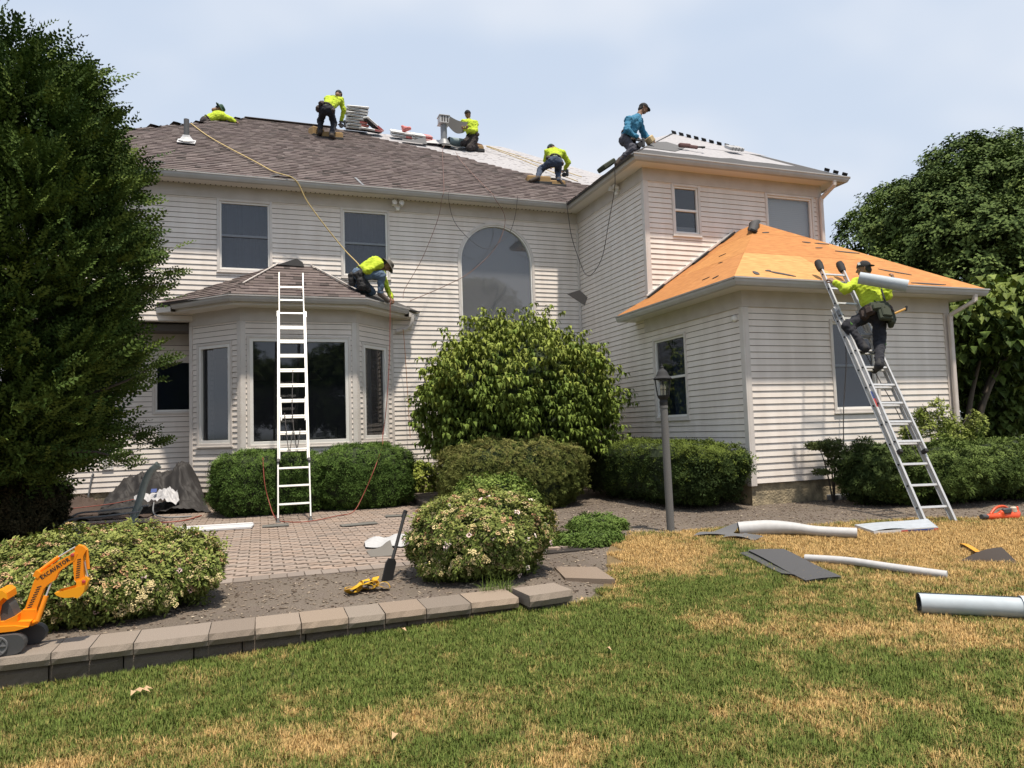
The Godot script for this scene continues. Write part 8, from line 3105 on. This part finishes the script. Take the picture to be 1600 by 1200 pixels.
	t = thing("foam_pad", Vector3(6.80, 6.62, -12.75), "dark foam pad poking out behind the climbing man's boots", "foam pad", "foam pads on the roof")
	b = MB.new()
	b.box(Transform3D(wl, Vector3(-0.02, 0.06, 0)), Vector3(0.34, 0.10, 0.3), 0.02)
	obj("foam", b, M.canvas, t)
	# nail guns in hand
	for q in [[Vector3(2.07, 9.47, -18.44), "nail gun held by the bending roofer on the shingles"], [Vector3(7.27, 7.02, -12.22), "nail gun held by the climbing man in blue"], [Vector3(7.46, 7.90, -16.34), "nail gun held by the roofer in blue jeans"]]:
		t = thing("nail_gun", q[0], q[1], "nail gun")
		b = MB.new()
		b.beam(Vector3(-0.08, 0.03, 0.02), Vector3(0.08, 0.03, 0.02), 0.035, 0.04, Vector3.UP, 0.01)
		b.beam(Vector3(0.07, 0.08, 0.02), Vector3(0.07, -0.10, 0.02), 0.06, 0.07, Vector3.BACK, 0.015)
		obj("body", b, M.grey_plastic, t)
		b = MB.new()
		b.lathe([Vector2(0, -0.03), Vector2(0.055, -0.03), Vector2(0.06, 0.0), Vector2(0.055, 0.03), Vector2(0, 0.03)], Transform3D(Basis(Vector3.RIGHT, PI / 2), Vector3(-0.02, -0.07, 0.02)), 14)
		obj("magazine", b, M.black, t)
	# the roll on the climber's shoulder
	hollow_roll("carried_roll", Vector3(8.22, 3.345, -7.86), Vector3(8.64, 3.15, -7.42), 0.10, M.bluegrey, M.felt, "pale grey roll carried on the ladder climber's shoulder", 2.2)
	# shingle dropping past the corner
	b = MB.new()
	b.prism(Transform3D(Basis(Vector3.UP, 0.3), Vector3.ZERO), PackedVector2Array([Vector2(-0.29, 0.02), Vector2(0.05, 0.13), Vector2(0.27, 0.0), Vector2(0.18, -0.18)]), 0.008)
	var o := obj("falling_shingle", b, mat(0.06, 0.06, 0.063, 0.9, M.gran, 6.0))
	o.position = Vector3(6.13, 3.98, -13.0)
	tag(o, "dark shingle falling through the air near the inner corner", "shingle")

func _ropes() -> void:
	var y: Material = M.yellow_rope
	rope("safety_rope", [Vector3(-1.53, 8.90, -18.1), Vector3(-1.15, 8.30, -17.2), Vector3(-0.72, 7.73, -16.3), Vector3(-0.05, 7.0, -15.2), Vector3(0.25, 6.68, -14.75), Vector3(0.48, 6.50, -14.42), Vector3(0.62, 6.44, -14.36), Vector3(0.75, 6.33, -14.42), Vector3(0.92, 5.99, -14.45), Vector3(1.29, 5.48, -14.45), Vector3(1.63, 5.04, -14.4), Vector3(1.85, 4.70, -14.1), Vector3(1.88, 4.55, -13.95)], 0.013, y, "tan safety rope running from the left hip over the gutter to the bay roof")
	rope("air_hose", [Vector3(4.84, 9.2, -18.45), Vector3(4.6, 8.76, -17.8), Vector3(4.23, 7.79, -16.36), Vector3(3.72, 6.46, -14.36), Vector3(3.66, 6.25, -14.3), Vector3(3.58, 5.81, -14.4), Vector3(3.26, 5.03, -14.4), Vector3(3.03, 4.61, -14.4), Vector3(2.82, 4.26, -14.35), Vector3(2.77, 4.06, -14.25)], 0.006, M.thin_line, "thin reddish hose hanging straight down from the flue over the gutter", "hose")
	rope("air_hose", [Vector3(4.96, 8.74, -17.78), Vector3(4.86, 8.1, -16.84), Vector3(4.83, 7.05, -15.28), Vector3(4.80, 6.48, -14.38), Vector3(4.84, 6.34, -14.3), Vector3(5.12, 5.95, -14.45), Vector3(4.9, 5.33, -14.45), Vector3(4.3, 4.73, -14.45), Vector3(3.65, 4.36, -14.4), Vector3(2.9, 4.0, -14.2)], 0.007, M.thin_line, "brown hose looping across the arched window to the bay roof", "hose")
	rope("air_hose", [Vector3(3.85, 6.46, -14.36), Vector3(3.80, 6.26, -14.3), Vector3(3.95, 5.78, -14.4), Vector3(4.33, 5.38, -14.4), Vector3(4.65, 5.24, -14.4), Vector3(4.95, 5.4, -14.45), Vector3(5.2, 5.6, -14.5), Vector3(5.35, 6.0, -14.45), Vector3(5.4, 6.46, -14.36)], 0.005, M.cable, "dark hose hanging in a slack loop from the gutter above the arched window", "hose")
	rope("power_cable", [Vector3(6.6, 6.50, -11.98), Vector3(6.56, 6.38, -12.0), Vector3(6.62, 6.0, -12.15), Vector3(6.9, 5.54, -13.0), Vector3(6.92, 4.94, -13.37), Vector3(6.88, 4.66, -13.77), Vector3(6.86, 4.70, -14.09), Vector3(6.85, 5.02, -14.33), Vector3(6.70, 5.6, -14.4), Vector3(6.60, 6.15, -14.35), Vector3(6.58, 6.45, -14.37)], 0.007, M.cable, "black cable hanging in a loop at the inner corner below the wing eave", "cable")
	rope("red_cord", [Vector3(2.4, 4.0, -13.62), Vector3(2.38, 3.86, -13.55), Vector3(2.34, 2.75, -13.55), Vector3(2.24, 1.75, -13.45), Vector3(2.16, 1.28, -13.4), Vector3(2.02, 1.10, -12.6), Vector3(1.8, 0.75, -12.02), Vector3(1.6, 0.32, -11.98), Vector3(1.4, 0.05, -11.8), Vector3(1.1, 0.045, -11.4), Vector3(0.7, 0.045, -10.95), Vector3(0.4, 0.045, -11.0), Vector3(0.2, 0.05, -11.6), Vector3(0.1, 0.3, -12.0), Vector3(0.04, 0.6, -12.04), Vector3(0.02, 0.98, -12.2)], 0.007, M.red_hose, "red cord hanging from the bay eave and trailing past the ladder's feet", "cord")
	rope("orange_hose", [Vector3(2.84, 3.5, -14.72), Vector3(2.83, 3.4, -14.6), Vector3(2.86, 3.04, -14.65), Vector3(2.90, 2.3, -14.7), Vector3(2.94, 1.2, -14.7)], 0.006, mat(0.4, 0.17, 0.07, 0.7), "thin orange hose hanging beside the bay's downspout elbow", "hose")
	rope("power_cable", [Vector3(8.95, 3.0, -8.92), Vector3(8.93, 2.27, -8.9), Vector3(8.83, 1.45, -8.92), Vector3(8.77, 0.83, -8.9), Vector3(8.75, 0.25, -8.85), Vector3(8.65, 0.05, -8.5), Vector3(8.55, 0.035, -8.2), Vector3(8.6, 0.03, -8.0)], 0.008, M.cable, "black cable hanging down the room's front wall left of the ladder", "cable")
	rope("safety_rope", [Vector3(6.08, 9.32, -18.55), Vector3(6.72, 8.82, -17.9), Vector3(7.2, 8.2, -17.0), Vector3(7.72, 7.6, -16.1)], 0.011, y, "lower of two tan ropes on the white roof beside the kneeling roofer")
	rope("safety_rope", [Vector3(6.1, 9.36, -18.6), Vector3(6.85, 8.98, -18.15), Vector3(7.4, 8.55, -17.55), Vector3(8.1, 7.95, -16.65)], 0.011, y, "upper of two tan ropes on the white roof beside the kneeling roofer")
	rope("red_cord", [Vector3(-0.95, 0.04, -12.9), Vector3(-1.2, 0.045, -12.2), Vector3(-1.7, 0.04, -12.3), Vector3(-2.3, 0.04, -12.6), Vector3(-2.8, 0.04, -12.9)], 0.010, M.red_hose, "red cord lying on the ground between tarpaulin heap and patio", "cord")
	rope("grey_hose", [Vector3(-1.75, 0.25, -13.6), Vector3(-1.7, 0.10, -13.2), Vector3(-1.5, 0.045, -12.95), Vector3(-1.1, 0.04, -12.9)], 0.012, M.steel, "short grey hose curling out of the tarpaulin heap", "hose")

func _fence() -> void:
	var t := thing("iron_fence", Vector3(14.5, 0.0, -13.2), "black iron picket fence beyond the yew at the right edge", "fence")
	var m := mat(0.012, 0.012, 0.013, 0.5)
	for y in [1.12, 0.92, 0.15]:
		var b := MB.new()
		b.bx(3.0, y, 0, 6.4, 0.03, 0.03)
		obj("rail", b, m, t)
	for i in 54:
		var b := MB.new()
		var post := i % 18 == 0
		b.bx(-0.1 + i * 0.118, 0.58, 0, 0.055 if post else 0.018, 1.28 if post else 1.16, 0.055 if post else 0.018)
		obj("post" if post else "picket", b, m, t)
	# pale low wall and flower bed beyond the fence
	var b := MB.new()
	b.bx(17.5, 0.65, -19.0, 12.0, 1.0, 0.3)
	tag(obj("low_wall", b, M.pale), "pale low wall seen between the pickets of the iron fence", "wall")
